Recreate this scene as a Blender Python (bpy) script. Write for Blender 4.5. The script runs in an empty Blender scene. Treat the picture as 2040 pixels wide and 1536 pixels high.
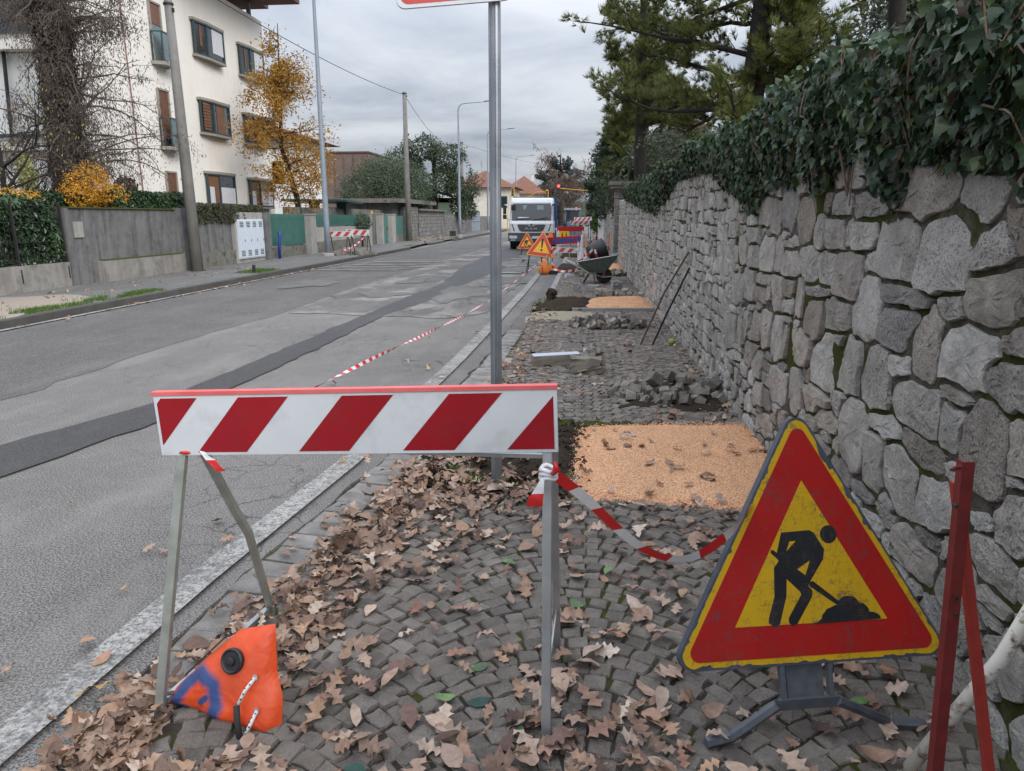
import bpy, bmesh, math, random
import numpy as np
from mathutils import Vector, Matrix

random.seed(7)
rng = np.random.default_rng(7)
R = math.radians
scn = bpy.context.scene
COL = scn.collection

# ------------------------------------------------------------------ camera
cam_d = bpy.data.cameras.new('camera')
cam_d.sensor_fit = 'HORIZONTAL'
cam_d.sensor_width = 36.0
cam_d.lens = 36.0 * 1440 / 2040
cam_d.clip_start = 0.05
cam_d.clip_end = 4000
cam = bpy.data.objects.new('camera', cam_d)
COL.objects.link(cam)
cam.location = (0, 0, 1.63)
cam.rotation_euler = (R(90 - 13.134), 0, R(5.2165))
scn.camera = cam

# ------------------------------------------------------------------ sky, sun, exposure
SUN_EL, SUN_AZ = 33.0, 132.0          # degrees, azimuth clockwise from +Y
world = bpy.data.worlds.new('World')
scn.world = world
world.use_nodes = True
wt = world.node_tree
wt.nodes.clear()
def wn(t, **k):
    n = wt.nodes.new(t)
    for a, b in k.items():
        setattr(n, a, b)
    return n
wout = wn('ShaderNodeOutputWorld')
sky = wn('ShaderNodeTexSky', sky_type='NISHITA', sun_disc=False)
sky.sun_elevation = R(SUN_EL)
sky.sun_rotation = R(SUN_AZ)
sky.air_density = 1.2
sky.dust_density = 2.5
bg_sky = wn('ShaderNodeBackground')
bg_sky.inputs[1].default_value = 0.10
wt.links.new(sky.outputs[0], bg_sky.inputs[0])
tc = wn('ShaderNodeTexCoord')
sep = wn('ShaderNodeSeparateXYZ')
wt.links.new(tc.outputs['Generated'], sep.inputs[0])
def wm(op, a, b=None, clamp=False):
    n = wn('ShaderNodeMath', operation=op, use_clamp=clamp)
    for i, v in enumerate((a, b)):
        if v is None:
            continue
        if isinstance(v, (int, float)):
            n.inputs[i].default_value = v
        else:
            wt.links.new(v, n.inputs[i])
    return n.outputs[0]
zc = wm('MAXIMUM', sep.outputs[2], 0.0)
den = wm('ADD', zc, 0.16)
comb = wn('ShaderNodeCombineXYZ')
wt.links.new(wm('DIVIDE', sep.outputs[0], den), comb.inputs[0])
wt.links.new(wm('DIVIDE', sep.outputs[1], den), comb.inputs[1])
comb.inputs[2].default_value = 1.7
nz = wn('ShaderNodeTexNoise')
nz.inputs['Scale'].default_value = 1.0
nz.inputs['Detail'].default_value = 6
nz.inputs['Roughness'].default_value = 0.58
nz.inputs['Distortion'].default_value = 0.35
wt.links.new(comb.outputs[0], nz.inputs['Vector'])
ramp = wn('ShaderNodeValToRGB')
ramp.color_ramp.elements[0].position = 0.36
ramp.color_ramp.elements[0].color = (0.38, 0.43, 0.53, 1)
ramp.color_ramp.elements[1].position = 0.64
ramp.color_ramp.elements[1].color = (0.78, 0.815, 0.88, 1)
wt.links.new(nz.outputs[0], ramp.inputs[0])
bg_cl = wn('ShaderNodeBackground')
wt.links.new(ramp.outputs[0], bg_cl.inputs[0])
# overcast sky: brighter overhead than at the horizon, the same all the way round
wt.links.new(wm('ADD', wm('MULTIPLY', wm('POWER', zc, 1.5), 1.85), 0.45), bg_cl.inputs[1])
mixs = wn('ShaderNodeMixShader')
mixs.inputs[0].default_value = 0.9
wt.links.new(bg_sky.outputs[0], mixs.inputs[1])
wt.links.new(bg_cl.outputs[0], mixs.inputs[2])
wt.links.new(mixs.outputs[0], wout.inputs[0])

sun_d = bpy.data.lights.new('sun', 'SUN')
sun_d.energy = 1.5
sun_d.angle = R(30)
sun_d.color = (1.0, 0.97, 0.93)
sun = bpy.data.objects.new('sun', sun_d)
COL.objects.link(sun)
az, el = R(SUN_AZ), R(SUN_EL)
sdir = Vector((math.sin(az) * math.cos(el), math.cos(az) * math.cos(el), math.sin(el)))
sun.rotation_euler = sdir.to_track_quat('Z', 'Y').to_euler()

vs = scn.view_settings
vs.view_transform = 'Standard'
vs.look = 'None'
vs.gamma = 1.0
vs.use_curve_mapping = False
vs.exposure = 0.80
scn.cycles.max_bounces = 5
scn.cycles.diffuse_bounces = 3
scn.cycles.glossy_bounces = 2
scn.cycles.transmission_bounces = 2

# ------------------------------------------------------------------ materials
MATS = {}
class NT:
    """small helper round one material's node tree"""
    def __init__(s, name):
        s.m = bpy.data.materials.new(name)
        s.m.use_nodes = True
        s.t = s.m.node_tree
        s.b = s.t.nodes['Principled BSDF']
        MATS[name] = s.m
    def n(s, typ, **k):
        x = s.t.nodes.new(typ)
        for a, b in k.items():
            setattr(x, a, b)
        return x
    def put(s, sock, v):
        if isinstance(v, (int, float)):
            sock.default_value = v
        elif isinstance(v, tuple):
            sock.default_value = v if len(v) == 4 or sock.type == 'VECTOR' else v + (1,)
        else:
            s.t.links.new(v, sock)
    def pos(s, rnd=False, obj=False):
        if obj:
            v = s.n('ShaderNodeTexCoord').outputs['Object']
        else:
            v = s.n('ShaderNodeNewGeometry').outputs['Position']
        if rnd:
            oi = s.n('ShaderNodeObjectInfo').outputs['Random']
            a = s.n('ShaderNodeVectorMath', operation='ADD')
            m = s.math('MULTIPLY', oi, 91.7)
            s.t.links.new(v, a.inputs[0])
            s.t.links.new(m, a.inputs[1])
            v = a.outputs[0]
        return v
    def scaled(s, v, sc):
        a = s.n('ShaderNodeVectorMath', operation='MULTIPLY')
        s.t.links.new(v, a.inputs[0])
        a.inputs[1].default_value = sc
        return a.outputs[0]
    def noise(s, v, scale, detail=4, rough=.55, dist=0):
        x = s.n('ShaderNodeTexNoise')
        s.t.links.new(v, x.inputs['Vector'])
        x.inputs['Scale'].default_value = scale
        x.inputs['Detail'].default_value = detail
        x.inputs['Roughness'].default_value = rough
        x.inputs['Distortion'].default_value = dist
        return x.outputs[0]
    def vor(s, v, scale, feature='F1', out=0):
        x = s.n('ShaderNodeTexVoronoi', feature=feature)
        s.t.links.new(v, x.inputs['Vector'])
        x.inputs['Scale'].default_value = scale
        return x.outputs[out]
    def math(s, op, a, b=None, c=None, clamp=False):
        x = s.n('ShaderNodeMath', operation=op, use_clamp=clamp)
        for i, v in enumerate((a, b, c)):
            if v is not None:
                s.put(x.inputs[i], v)
        return x.outputs[0]
    def ramp(s, f, stops):
        x = s.n('ShaderNodeValToRGB')
        e = x.color_ramp.elements
        while len(e) < len(stops):
            e.new(0.5)
        for k, (p, c) in enumerate(stops):
            e[k].position = p
            e[k].color = tuple(c) + (1,) if len(c) == 3 else c
        s.t.links.new(f, x.inputs[0])
        return x.outputs[0]
    def step(s, f, lo, hi):
        x = s.n('ShaderNodeMapRange')
        x.clamp = True
        s.put(x.inputs[0], f)
        x.inputs[1].default_value = lo
        x.inputs[2].default_value = hi
        return x.outputs[0]
    def mix(s, f, a, b, blend='MIX'):
        x = s.n('ShaderNodeMix', data_type='RGBA', blend_type=blend)
        s.put(x.inputs[0], f)
        s.put(x.inputs[6], a)
        s.put(x.inputs[7], b)
        return x.outputs[2]
    def hsv(s, c, h=None, sat=None, v=None):
        x = s.n('ShaderNodeHueSaturation')
        s.put(x.inputs['Color'], c)
        if h is not None: s.put(x.inputs['Hue'], h)
        if sat is not None: s.put(x.inputs['Saturation'], sat)
        if v is not None: s.put(x.inputs['Value'], v)
        return x.outputs[0]
    def island(s):
        return s.n('ShaderNodeNewGeometry').outputs['Random Per Island']
    def objrnd(s):
        return s.n('ShaderNodeObjectInfo').outputs['Random']
    def bump(s, h, strength=.5, dist=.01):
        x = s.n('ShaderNodeBump')
        x.inputs['Strength'].default_value = strength
        x.inputs['Distance'].default_value = dist
        s.t.links.new(h, x.inputs['Height'])
        s.t.links.new(x.outputs[0], s.b.inputs['Normal'])
    def fin(s, col=None, rough=.8, metal=0, spec=.5):
        if col is not None: s.put(s.b.inputs['Base Color'], col)
        s.put(s.b.inputs['Roughness'], rough)
        s.put(s.b.inputs['Metallic'], metal)
        s.b.inputs['Specular IOR Level'].default_value = spec
        return s.m

def simple(name, a, b=None, rough=.7, scale=6, metal=0, bump=0, bscale=80, spec=.5, obj=False, dirt=0):
    """paint, concrete, plastic: two tones in noise, fine bump, a little dirt"""
    t = NT(name)
    p = t.pos(obj=obj)
    b = b or tuple(x * .8 for x in a)
    c = t.mix(t.step(t.noise(p, scale, 5), .3, .7), a, b)
    if dirt:
        c = t.mix(t.math('MULTIPLY', t.step(t.noise(p, scale * 2.3, 7, .65), .5, .8), dirt), c, (.06, .05, .04))
    if bump:
        t.bump(t.noise(p, bscale, 3), bump, .004)
    r = t.math('ADD', t.math('MULTIPLY', t.noise(p, scale * 3, 3), .2), rough - .1)
    return t.fin(c, r, metal, spec)

def foliage(name, cols, rough=.5, island=True, spec=.4, trans=.12, back=None):
    t = NT(name)
    r = t.island() if island else t.objrnd()
    n = len(cols)
    c = t.ramp(r, [((i + .5) / n, k) for i, k in enumerate(cols)])
    c = t.hsv(c, v=t.math('ADD', t.math('MULTIPLY', t.noise(t.pos(), 1.3, 2), .7), .65))
    t.fin(c, rough, 0, spec)
    # thin leaves let some light through
    tr = t.n('ShaderNodeBsdfTranslucent')
    t.t.links.new(c, tr.inputs[0])
    mx = t.n('ShaderNodeMixShader')
    mx.inputs[0].default_value = trans
    t.t.links.new(t.b.outputs[0], mx.inputs[1])
    t.t.links.new(tr.outputs[0], mx.inputs[2])
    t.t.links.new(mx.outputs[0], t.t.nodes['Material Output'].inputs[0])
    return t.m

# asphalt in four ages
def asphalt(name, lo, hi, crack=0, tint=(1, 1, 1), wear=(.30, .285, .265), rough=.88):
    t = NT(name)
    p = t.pos()
    big = t.step(t.noise(p, .55, 4), .3, .7)
    c = t.mix(big, tuple(lo * k for k in tint), tuple(hi * k for k in tint))
    mid = t.noise(p, 7, 5, .6)
    c = t.mix(t.math('MULTIPLY', t.step(mid, .45, .75), .35), c, tuple(hi * 1.25 * k for k in tint))
    grit = t.noise(p, 105, 2, .6)
    c = t.mix(t.step(grit, .43, .56), t.hsv(c, v=1.38), t.hsv(c, v=.45))
    c = t.mix(t.math('MULTIPLY', t.step(t.noise(t.scaled(p, (1, .35, 1)), 1.6, 5, .65), .48, .66), .30), c, tuple(hi * 1.5 * k for k in tint))
    fine = t.noise(p, 260, 2)
    c = t.mix(t.math('MULTIPLY', t.step(fine, .58, .68), .75), c, wear)
    if crack:
        q = t.n('ShaderNodeVectorMath', operation='ADD')
        t.t.links.new(p, q.inputs[0])
        nn = t.n('ShaderNodeTexNoise')
        nn.inputs['Scale'].default_value = 2.2
        nn.inputs['Detail'].default_value = 5
        t.t.links.new(p, nn.inputs['Vector'])
        sc = t.n('ShaderNodeVectorMath', operation='SCALE')
        t.t.links.new(nn.outputs[1], sc.inputs[0])
        sc.inputs[3].default_value = .5
        t.t.links.new(sc.outputs[0], q.inputs[1])
        e = t.vor(q.outputs[0], 3.2, 'DISTANCE_TO_EDGE')
        where = t.step(t.noise(p, .7, 3), .5, .62)
        k = t.math('MULTIPLY', t.math('SUBTRACT', 1.0, t.step(e, .008, .03)), where)
        c = t.mix(t.math('MULTIPLY', k, crack), c, (.035, .034, .033))
    t.bump(t.math('ADD', t.math('MULTIPLY', grit, .6), fine), .55, .006)
    if crack == 1.0:
        ck = t.step(t.math('ADD', t.noise(t.scaled(p, (1, .5, 1)), 1.1, 4, .6), t.math('MULTIPLY', t.noise(p, 12, 5, .7), .3)), .64, .76)
        c = t.mix(t.math('MULTIPLY', ck, .55), c, (.33, .31, .28))
    return t.fin(c, rough, 0, .35)
asphalt('asphalt_old', .14, .20, .75, (1, .935, .865))
asphalt('asphalt_dark', .098, .13, .35, (1, .94, .88))
asphalt('asphalt_cracked', .095, .15, 1.0, (1, .935, .87), (.36, .34, .31))
asphalt('asphalt_trench', .050, .064, 0, (1, .965, .94), (.11, .11, .11), .62)
asphalt('asphalt_side', .12, .16, .2, (1.0, .97, .91))

def roadpaint():
    t = NT('road_paint')
    p = t.pos()
    w = t.math('ADD', t.noise(p, 26, 6, .7), t.math('MULTIPLY', t.noise(p, 2.0, 3), .45))
    f = t.math('MULTIPLY', t.step(w, .54, .78), t.step(t.noise(p, 75, 3, .7), .36, .54))
    base = t.mix(t.step(t.vor(p, 140), .15, .5), (.17, .165, .16), (.10, .098, .095))
    c = t.mix(f, base, (.40, .385, .355))
    t.bump(t.noise(p, 260, 2), .4, .005)
    t.fin(c, .85, 0, .3)
roadpaint()

def stone(name, cols, speck=.5, rnd=True, island=False, moss=0.0, stain=0):
    t = NT(name)
    p = t.pos(rnd=rnd)
    r = t.island() if island else t.objrnd()
    speck = t.math('MULTIPLY', t.math('FRACT', t.math('MULTIPLY', r, 37.3)), speck * 1.6)
    n = len(cols)
    c = t.ramp(r, [((i + .5) / n, k) for i, k in enumerate(cols)])
    blotch = t.noise(p, 9, 5, .6)
    c = t.hsv(c, v=t.math('ADD', t.math('MULTIPLY', blotch, 1.3), .38))
    g = t.noise(p, 95, 4, .75)
    c = t.mix(t.math('MULTIPLY', t.step(g, .52, .64), speck), c, (.055, .052, .05))
    c = t.mix(t.math('MULTIPLY', t.step(g, .34, .44), 0.0), c, (.5, .5, .48))
    g2 = t.noise(t.scaled(p, (1.3, 1.3, 1.3)), 120, 2)
    c = t.mix(t.math('MULTIPLY', t.step(g2, .56, .68), t.math('MULTIPLY', speck, .8)), c, (.52, .51, .49))
    if stain:
        st = t.step(t.math('ADD', t.math('MULTIPLY', t.noise(t.pos(), 1.3, 4, .6), .7), t.math('MULTIPLY', t.noise(t.scaled(t.pos(), (6, 6, .9)), 1.0, 4), .3)), .48, .64)
        c = t.mix(t.math('MULTIPLY', st, stain), c, t.mix(.5, t.hsv(c, v=.5), (.10, .088, .068)))
    if moss:
        mo = t.math('MULTIPLY', t.step(t.noise(t.pos(), 5.5, 6, .7), .56, .68), moss)
        c = t.mix(mo, c, (.055, .065, .018))
    t.bump(t.math('ADD', t.math('MULTIPLY', t.noise(p, 30, 6, .7), 1.6), g), .9, .014)
    return t.fin(c, .9, 0, .25)
stone('wall_stone', [(.33, .308, .28), (.45, .428, .395), (.37, .342, .308), (.50, .478, .445), (.41, .395, .37), (.60, .577, .54), (.34, .32, .297), (.40, .36, .31), (.47, .447, .415), (.25, .24, .232), (.30, .262, .225)], .6, stain=.5)
stone('wall_stone_far', [(.33, .308, .28), (.45, .42, .383), (.39, .355, .315), (.50, .47, .43), (.42, .395, .365), (.53, .495, .45), (.36, .325, .29)], .5, rnd=False, island=True, moss=.3, stain=.4)
stone('cobble', [(.175, .15, .128), (.22, .192, .166), (.19, .162, .138), (.255, .225, .196), (.225, .19, .16), (.165, .144, .127)], .2)
stone('cobble_far', [(.185, .16, .137), (.24, .21, .18), (.205, .176, .15), (.28, .248, .215), (.245, .208, .175), (.175, .153, .134)], .2, rnd=False, island=True)
stone('sett', [(.26, .243, .225), (.30, .282, .262), (.235, .22, .205), (.32, .30, .28)], .15)
stone('loose_stone', [(.20, .178, .152), (.28, .252, .218), (.22, .19, .158), (.33, .30, .262), (.16, .145, .13), (.27, .215, .165), (.36, .335, .30)], .25)
stone('garden_stone', [(.16, .155, .15), (.20, .195, .185), (.18, .17, .16), (.235, .23, .22)], .4, rnd=False, island=True, moss=.2)

def mortar():
    t = NT('mortar')
    p = t.pos()
    c = t.mix(t.step(t.noise(p, 14, 6, .7), .35, .7), (.065, .056, .045), (.22, .20, .17))
    c = t.mix(t.math('MULTIPLY', t.step(t.noise(p, 120, 3, .7), .54, .66), .7), c, (.27, .255, .225))
    mo = t.step(t.math('ADD', t.noise(p, 2.2, 4), t.math('MULTIPLY', t.noise(p, 30, 4, .7), .35)), .61, .74)
    c = t.mix(t.math('MULTIPLY', mo, .92), c, t.mix(t.noise(p, 60, 3), (.028, .036, .008), (.10, .115, .02)))
    t.bump(t.noise(p, 70, 6, .75), 1.0, .03)
    t.fin(c, .97, 0, .1)
mortar()

def bed():
    # soil, sand and moss between the cobbles
    t = NT('joint_soil')
    p = t.pos()
    c = t.mix(t.noise(p, 30, 5, .7), (.030, .024, .019), (.085, .072, .058))
    sand = t.step(t.noise(p, 1.1, 3), .52, .66)
    c = t.mix(t.math('MULTIPLY', sand, .5), c, (.27, .23, .16))
    mo = t.step(t.math('ADD', t.noise(p, 2.8, 3), t.math('MULTIPLY', t.noise(p, 40, 3), .3)), .66, .76)
    c = t.mix(mo, c, t.mix(t.noise(p, 90, 2), (.025, .035, .006), (.085, .105, .015)))
    t.bump(t.noise(p, 160, 4, .7), .9, .01)
    t.fin(c, .97, 0, .15)
bed()

def soil():
    t = NT('soil')
    p = t.pos()
    c = t.mix(t.noise(p, 26, 6, .7), (.020, .014, .010), (.095, .072, .052))
    c = t.mix(t.math('MULTIPLY', t.step(t.noise(p, 150, 3), .58, .7), .6), c, (.22, .18, .14))
    t.bump(t.noise(p, 55, 7, .75), 1.0, .03)
    t.fin(c, .98, 0, .1)
soil()

def gravel():
    t = NT('orange_gravel')
    p = t.pos()
    i = t.n('ShaderNodeTexVoronoi')
    i.inputs['Scale'].default_value = 85
    t.t.links.new(p, i.inputs['Vector'])
    rv = t.n('ShaderNodeSeparateColor')
    t.t.links.new(i.outputs['Color'], rv.inputs[0])
    c = t.ramp(rv.outputs[0], [(.1, (.72, .375, .19)), (.45, (.86, .475, .265)), (.7, (.92, .565, .345)), (.95, (.78, .415, .225))])
    c = t.hsv(c, v=t.math('ADD', t.math('MULTIPLY', t.noise(p, 3.5, 4), .5), .76))
    c = t.mix(t.step(i.outputs['Distance'], .35, .75), c, t.hsv(c, v=.72))  # gaps between pebbles darkened in the colour, as self-shadow
    t.bump(t.math('SUBTRACT', 1.0, i.outputs['Distance']), 1.0, .012)
    t.fin(c, .92, 0, .2)
gravel()
t = NT('orange_pebble')
t.fin(t.ramp(t.island(), [(.1, (.72, .375, .19)), (.5, (.88, .495, .285)), (.9, (.94, .60, .385))]), .9, 0, .25)

def concrete(name, a, b, streak=.6, moss=0, mscale=1.0):
    t = NT(name)
    p = t.pos()
    c = t.mix(t.step(t.noise(p, 1.6, 6, .65), .3, .7), a, b)
    st = t.math('ADD', t.math('MULTIPLY', t.noise(t.scaled(p, (4.5, 4.5, .5)), 1.0, 6, .65), .6), t.math('MULTIPLY', t.noise(p, 3.5, 6, .7), .4))
    c = t.mix(t.math('MULTIPLY', t.step(st, .46, .62), streak), c, tuple(x * .38 for x in a))
    st2 = t.noise(t.scaled(p, (8, 8, .5)), 1.3, 4, .6)
    c = t.mix(t.math('MULTIPLY', t.step(st2, .6, .75), streak * .5), c, tuple(min(1, x * 1.5) for x in b))
    if moss:
        c = t.mix(t.math('MULTIPLY', t.step(t.noise(p, 3.2 * mscale, 6, .7), .5, .66), moss), c, (.035, .042, .014))
    t.bump(t.noise(p, 45, 5, .7), .35, .008)
    return t.fin(c, .92, 0, .2)
concrete('concrete_wall', (.135, .134, .133), (.21, .208, .205), .75, .12)
concrete('concrete_plinth', (.24, .225, .205), (.32, .305, .28), .5, .45)
concrete('concrete_mossy', (.16, .15, .13), (.21, .20, .175), .3, .85)
concrete('concrete_pale', (.30, .29, .27), (.38, .365, .34), .4)
concrete('concrete_pole', (.175, .168, .155), (.23, .22, .205), .35)
concrete('concrete_kerb', (.070, .067, .063), (.105, .10, .094), .2, .1)
concrete('kerb_pale', (.27, .26, .245), (.36, .35, .33), .2)
concrete('plaster', (.78, .745, .685), (.82, .79, .735), .08)
concrete('plaster_white', (.76, .755, .74), (.80, .795, .78), .10)
concrete('plaster_far', (.62, .57, .48), (.70, .66, .58), .15)
concrete('pillar_stone', (.20, .19, .175), (.28, .27, .25), .5, .15)

def steel(name, a, b, rough=.45, metal=.85, rust=0, sc=14, lo=.60):
    t = NT(name)
    p = t.pos()
    c = t.mix(t.step(t.noise(p, sc, 5, .6), .3, .7), a, b)
    if rust:
        f = t.step(t.noise(p, sc * 1.4, 6, .7), lo, lo + .10)
        c = t.mix(t.math('MULTIPLY', f, rust), c, (.13, .048, .018))
    t.bump(t.noise(p, 120, 3), .12, .002)
    t.fin(c, t.math('ADD', t.math('MULTIPLY', t.noise(p, sc * 2, 3), .25), rough - .1), metal, .5)
steel('galvanised', (.40, .42, .43), (.52, .53, .53), .48, .8)
steel('galvanised_green', (.30, .32, .28), (.44, .46, .42), .5, .6)
steel('pole_steel', (.25, .27, .30), (.36, .38, .41), .38, .8, 0, 3)
steel('lamp_paint', (.22, .265, .315), (.28, .325, .375), .5, .2, 0, 3)
steel('grey_iron', (.10, .115, .135), (.16, .175, .195), .5, .5, .55, 22)
steel('dark_iron', (.028, .028, .03), (.05, .048, .046), .6, .4, .3)
steel('rusty_rod', (.10, .07, .055), (.17, .125, .10), .8, .3, .7, 30)
steel('red_iron', (.30, .028, .020), (.38, .040, .028), .5, 0, .35, 20)
steel('dark_red_iron', (.12, .012, .012), (.18, .018, .017), .5, 0, .25, 20)
steel('white_rusty', (.62, .60, .52), (.70, .69, .63), .5, 0, .95, 11, .52)
steel('barrow_tray', (.045, .085, .075), (.15, .15, .125), .6, .3, .6, 26)
simple('red_reflective', (.33, .004, .012), (.27, .003, .010), .38, 5, dirt=.25)
simple('white_reflective', (.56, .585, .61), (.63, .65, .67), .38, 4, dirt=.30)
simple('pink_edge', (.62, .10, .10), (.70, .18, .17), .5)
simple('tape_red', (.62, .025, .025), (.55, .02, .02), .35)
simple('tape_white', (.72, .71, .72), (.64, .63, .65), .35)
simple('sign_grey', (.045, .055, .075), (.075, .088, .11), .55, 18, dirt=.5)
def worn(name, a, b, chip=.35):
    t = NT(name)
    p = t.pos(obj=True)
    c = t.mix(t.step(t.noise(p, 5, 5), .3, .7), a, b)
    sc = t.noise(t.scaled(p, (1.5, 1, 6)), 30, 6, .75)
    c = t.mix(t.math('MULTIPLY', t.step(sc, .62, .66), .5), c, (.25, .12, .03))
    sc2 = t.noise(t.scaled(p, (7, 1, 1.6)), 26, 6, .75)
    c = t.mix(t.math('MULTIPLY', t.step(sc2, .63, .67), .45), c, (.16, .09, .045))
    c = t.mix(t.math('MULTIPLY', t.step(t.noise(p, 3.2, 5, .6), .5, .75), .35), c, tuple(x * .55 for x in b))
    where = t.step(t.noise(p, 7, 4, .6), .46, .6)
    for sc3, fr in (((9, 1, 1.2), 4.0), ((1.4, 1, 8), 5.0), ((5, 1, 5), 9.0)):
        ln = t.math('ABSOLUTE', t.math('SUBTRACT', t.noise(t.scaled(p, sc3), fr, 4, .6, .5), .5))
        c = t.mix(t.math('MULTIPLY', t.math('MULTIPLY', t.math('SUBTRACT', 1.0, t.step(ln, .004, .012)), where), .6), c, (.09, .06, .045))
    ch = t.noise(p, 22, 7, .72, .4)
    c = t.mix(t.math('MULTIPLY', t.step(ch, .60, .63), chip * 2), c, (.055, .062, .075))
    t.fin(c, t.math('ADD', t.math('MULTIPLY', t.noise(p, 20, 4), .3), .34), 0, .45)
worn('sign_red', (.44, .010, .008), (.37, .007, .008), .28)
worn('sign_yellow', (.66, .40, .008), (.58, .34, .008), .25)
worn('sign_black', (.010, .012, .016), (.016, .018, .022), .1)
simple('sign_red_fresh', (.52, .055, .045), (.46, .05, .045), .5)
simple('sign_yellow_fresh', (.80, .43, .015), (.75, .40, .015), .5)
simple('sign_orange', (.80, .22, .03), (.72, .18, .03), .6)
simple('board_red', (.42, .010, .018), (.36, .008, .016), .45, dirt=.3)
simple('board_blue', (.012, .05, .22), (.02, .07, .28), .6, 10)
simple('black_plastic', (.014, .014, .016), (.022, .022, .024), .5)
simple('black_rubber', (.018, .017, .017), (.035, .033, .03), .8)
simple('rope', (.66, .65, .64), (.55, .54, .52), .8)
simple('cabinet_white', (.56, .62, .69), (.60, .66, .72), .45, dirt=.12)
simple('slot_dark', (.02, .02, .022), (.03, .03, .03), .8)
simple('green_metal', (.05, .145, .125), (.07, .18, .155), .5, 3, dirt=.12)
simple('green_dark', (.014, .055, .055), (.02, .075, .075), .5)
simple('blue_paint', (.012, .028, .20), (.02, .04, .26), .5)
simple('window_frame', (.025, .050, .054), (.035, .062, .066), .45)
simple('shutter', (.19, .095, .055), (.15, .07, .04), .6, 3)
simple('shutter_red', (.24, .12, .09), (.20, .095, .07), .6, 3)
simple('curtain', (.62, .63, .66), (.50, .52, .56), .9, 9)
simple('hood_stone', (.32, .29, .25), (.25, .23, .20), .9, 8)
simple('soffit_brown', (.11, .05, .035), (.09, .04, .03), .7)
simple('brown_cladding', (.13, .092, .078), (.17, .12, .10), .5, 1.2)
simple('truck_white', (.62, .64, .67), (.66, .68, .70), .28, 2)
simple('truck_grey', (.055, .06, .066), (.075, .08, .085), .55, dirt=.3)
simple('truck_blue', (.012, .05, .22), (.018, .065, .27), .4)
simple('chrome', (.62, .63, .64), (.7, .7, .7), .18, metal=1)
simple('lamp_glass', (.50, .52, .54), (.62, .64, .66), .15)
simple('plate', (.68, .68, .66), (.6, .6, .6), .4)
simple('signal_yellow', (.62, .33, .02), (.55, .28, .02), .5)
simple('tractor_blue', (.05, .11, .16), (.07, .15, .20), .45)
simple('yellow_paint', (.62, .42, .02), (.55, .36, .02), .5)
simple('green_ball', (.33, .40, .10), (.24, .30, .06), .8, 60, bump=.5)
simple('block_grey', (.24, .235, .225), (.31, .30, .29), .9, 20, bump=.4)
simple('block_brown', (.20, .172, .138), (.27, .235, .19), .95, 14, bump=.8, bscale=50)
simple('slab_pale', (.46, .50, .55), (.52, .55, .60), .7, 12)
simple('moss_green', (.035, .05, .01), (.08, .10, .02), .95, 40, bump=.8)
simple('bark_dark', (.011, .0095, .008), (.026, .021, .018), .95, 12, bump=1, bscale=40)
simple('bark_brown', (.075, .058, .046), (.12, .095, .075), .95, 12, bump=1, bscale=40)
simple('bark_grey', (.11, .10, .09), (.16, .145, .13), .95, 12, bump=1, bscale=40)
simple('twig_brown', (.13, .085, .06), (.19, .13, .095), .9, 20)
simple('house_pink', (.55, .32, .22), (.5, .29, .2), .9)
simple('ground_earth', (.10, .095, .07), (.14, .13, .095), .95, 2, bump=.5)
simple('sand', (.34, .29, .20), (.28, .24, .17), .95, 16, bump=.6, bscale=200)
simple('pale_gravel', (.34, .29, .23), (.25, .205, .16), .95, 24, bump=.8, bscale=90)

def tiles(name):
    t = NT(name)
    p = t.pos()
    w = t.n('ShaderNodeTexWave')
    w.inputs['Scale'].default_value = 2.0
    t.t.links.new(p, w.inputs['Vector'])
    c = t.mix(t.step(t.noise(p, 2.5, 5), .3, .7), (.17, .085, .062), (.23, .125, .095))
    c = t.mix(t.math('MULTIPLY', w.outputs[1], .3), c, (.16, .06, .035))
    t.fin(c, .9, 0, .2)
tiles('roof_tile')

def glass(name, col, rough=.06):
    t = NT(name)
    p = t.pos()
    t.fin(t.mix(t.noise(p, 1.2, 2), col, tuple(x * .6 for x in col)), rough, 0, 1.0)
glass('window_glass', (.035, .045, .052))
glass('balcony_glass', (.16, .24, .26), .25)
glass('cab_glass', (.018, .024, .03), .05)
def emis(name, c, s):
    t = NT(name)
    t.put(t.b.inputs['Base Color'], c)
    t.put(t.b.inputs['Emission Color'], c)
    t.b.inputs['Emission Strength'].default_value = s
emis('signal_red', (1.0, .03, .035), 5.0)
emis('signal_amber', (1.0, .5, .06), 1.2)
simple('signal_off', (.03, .035, .03), (.04, .04, .04), .4)

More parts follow.
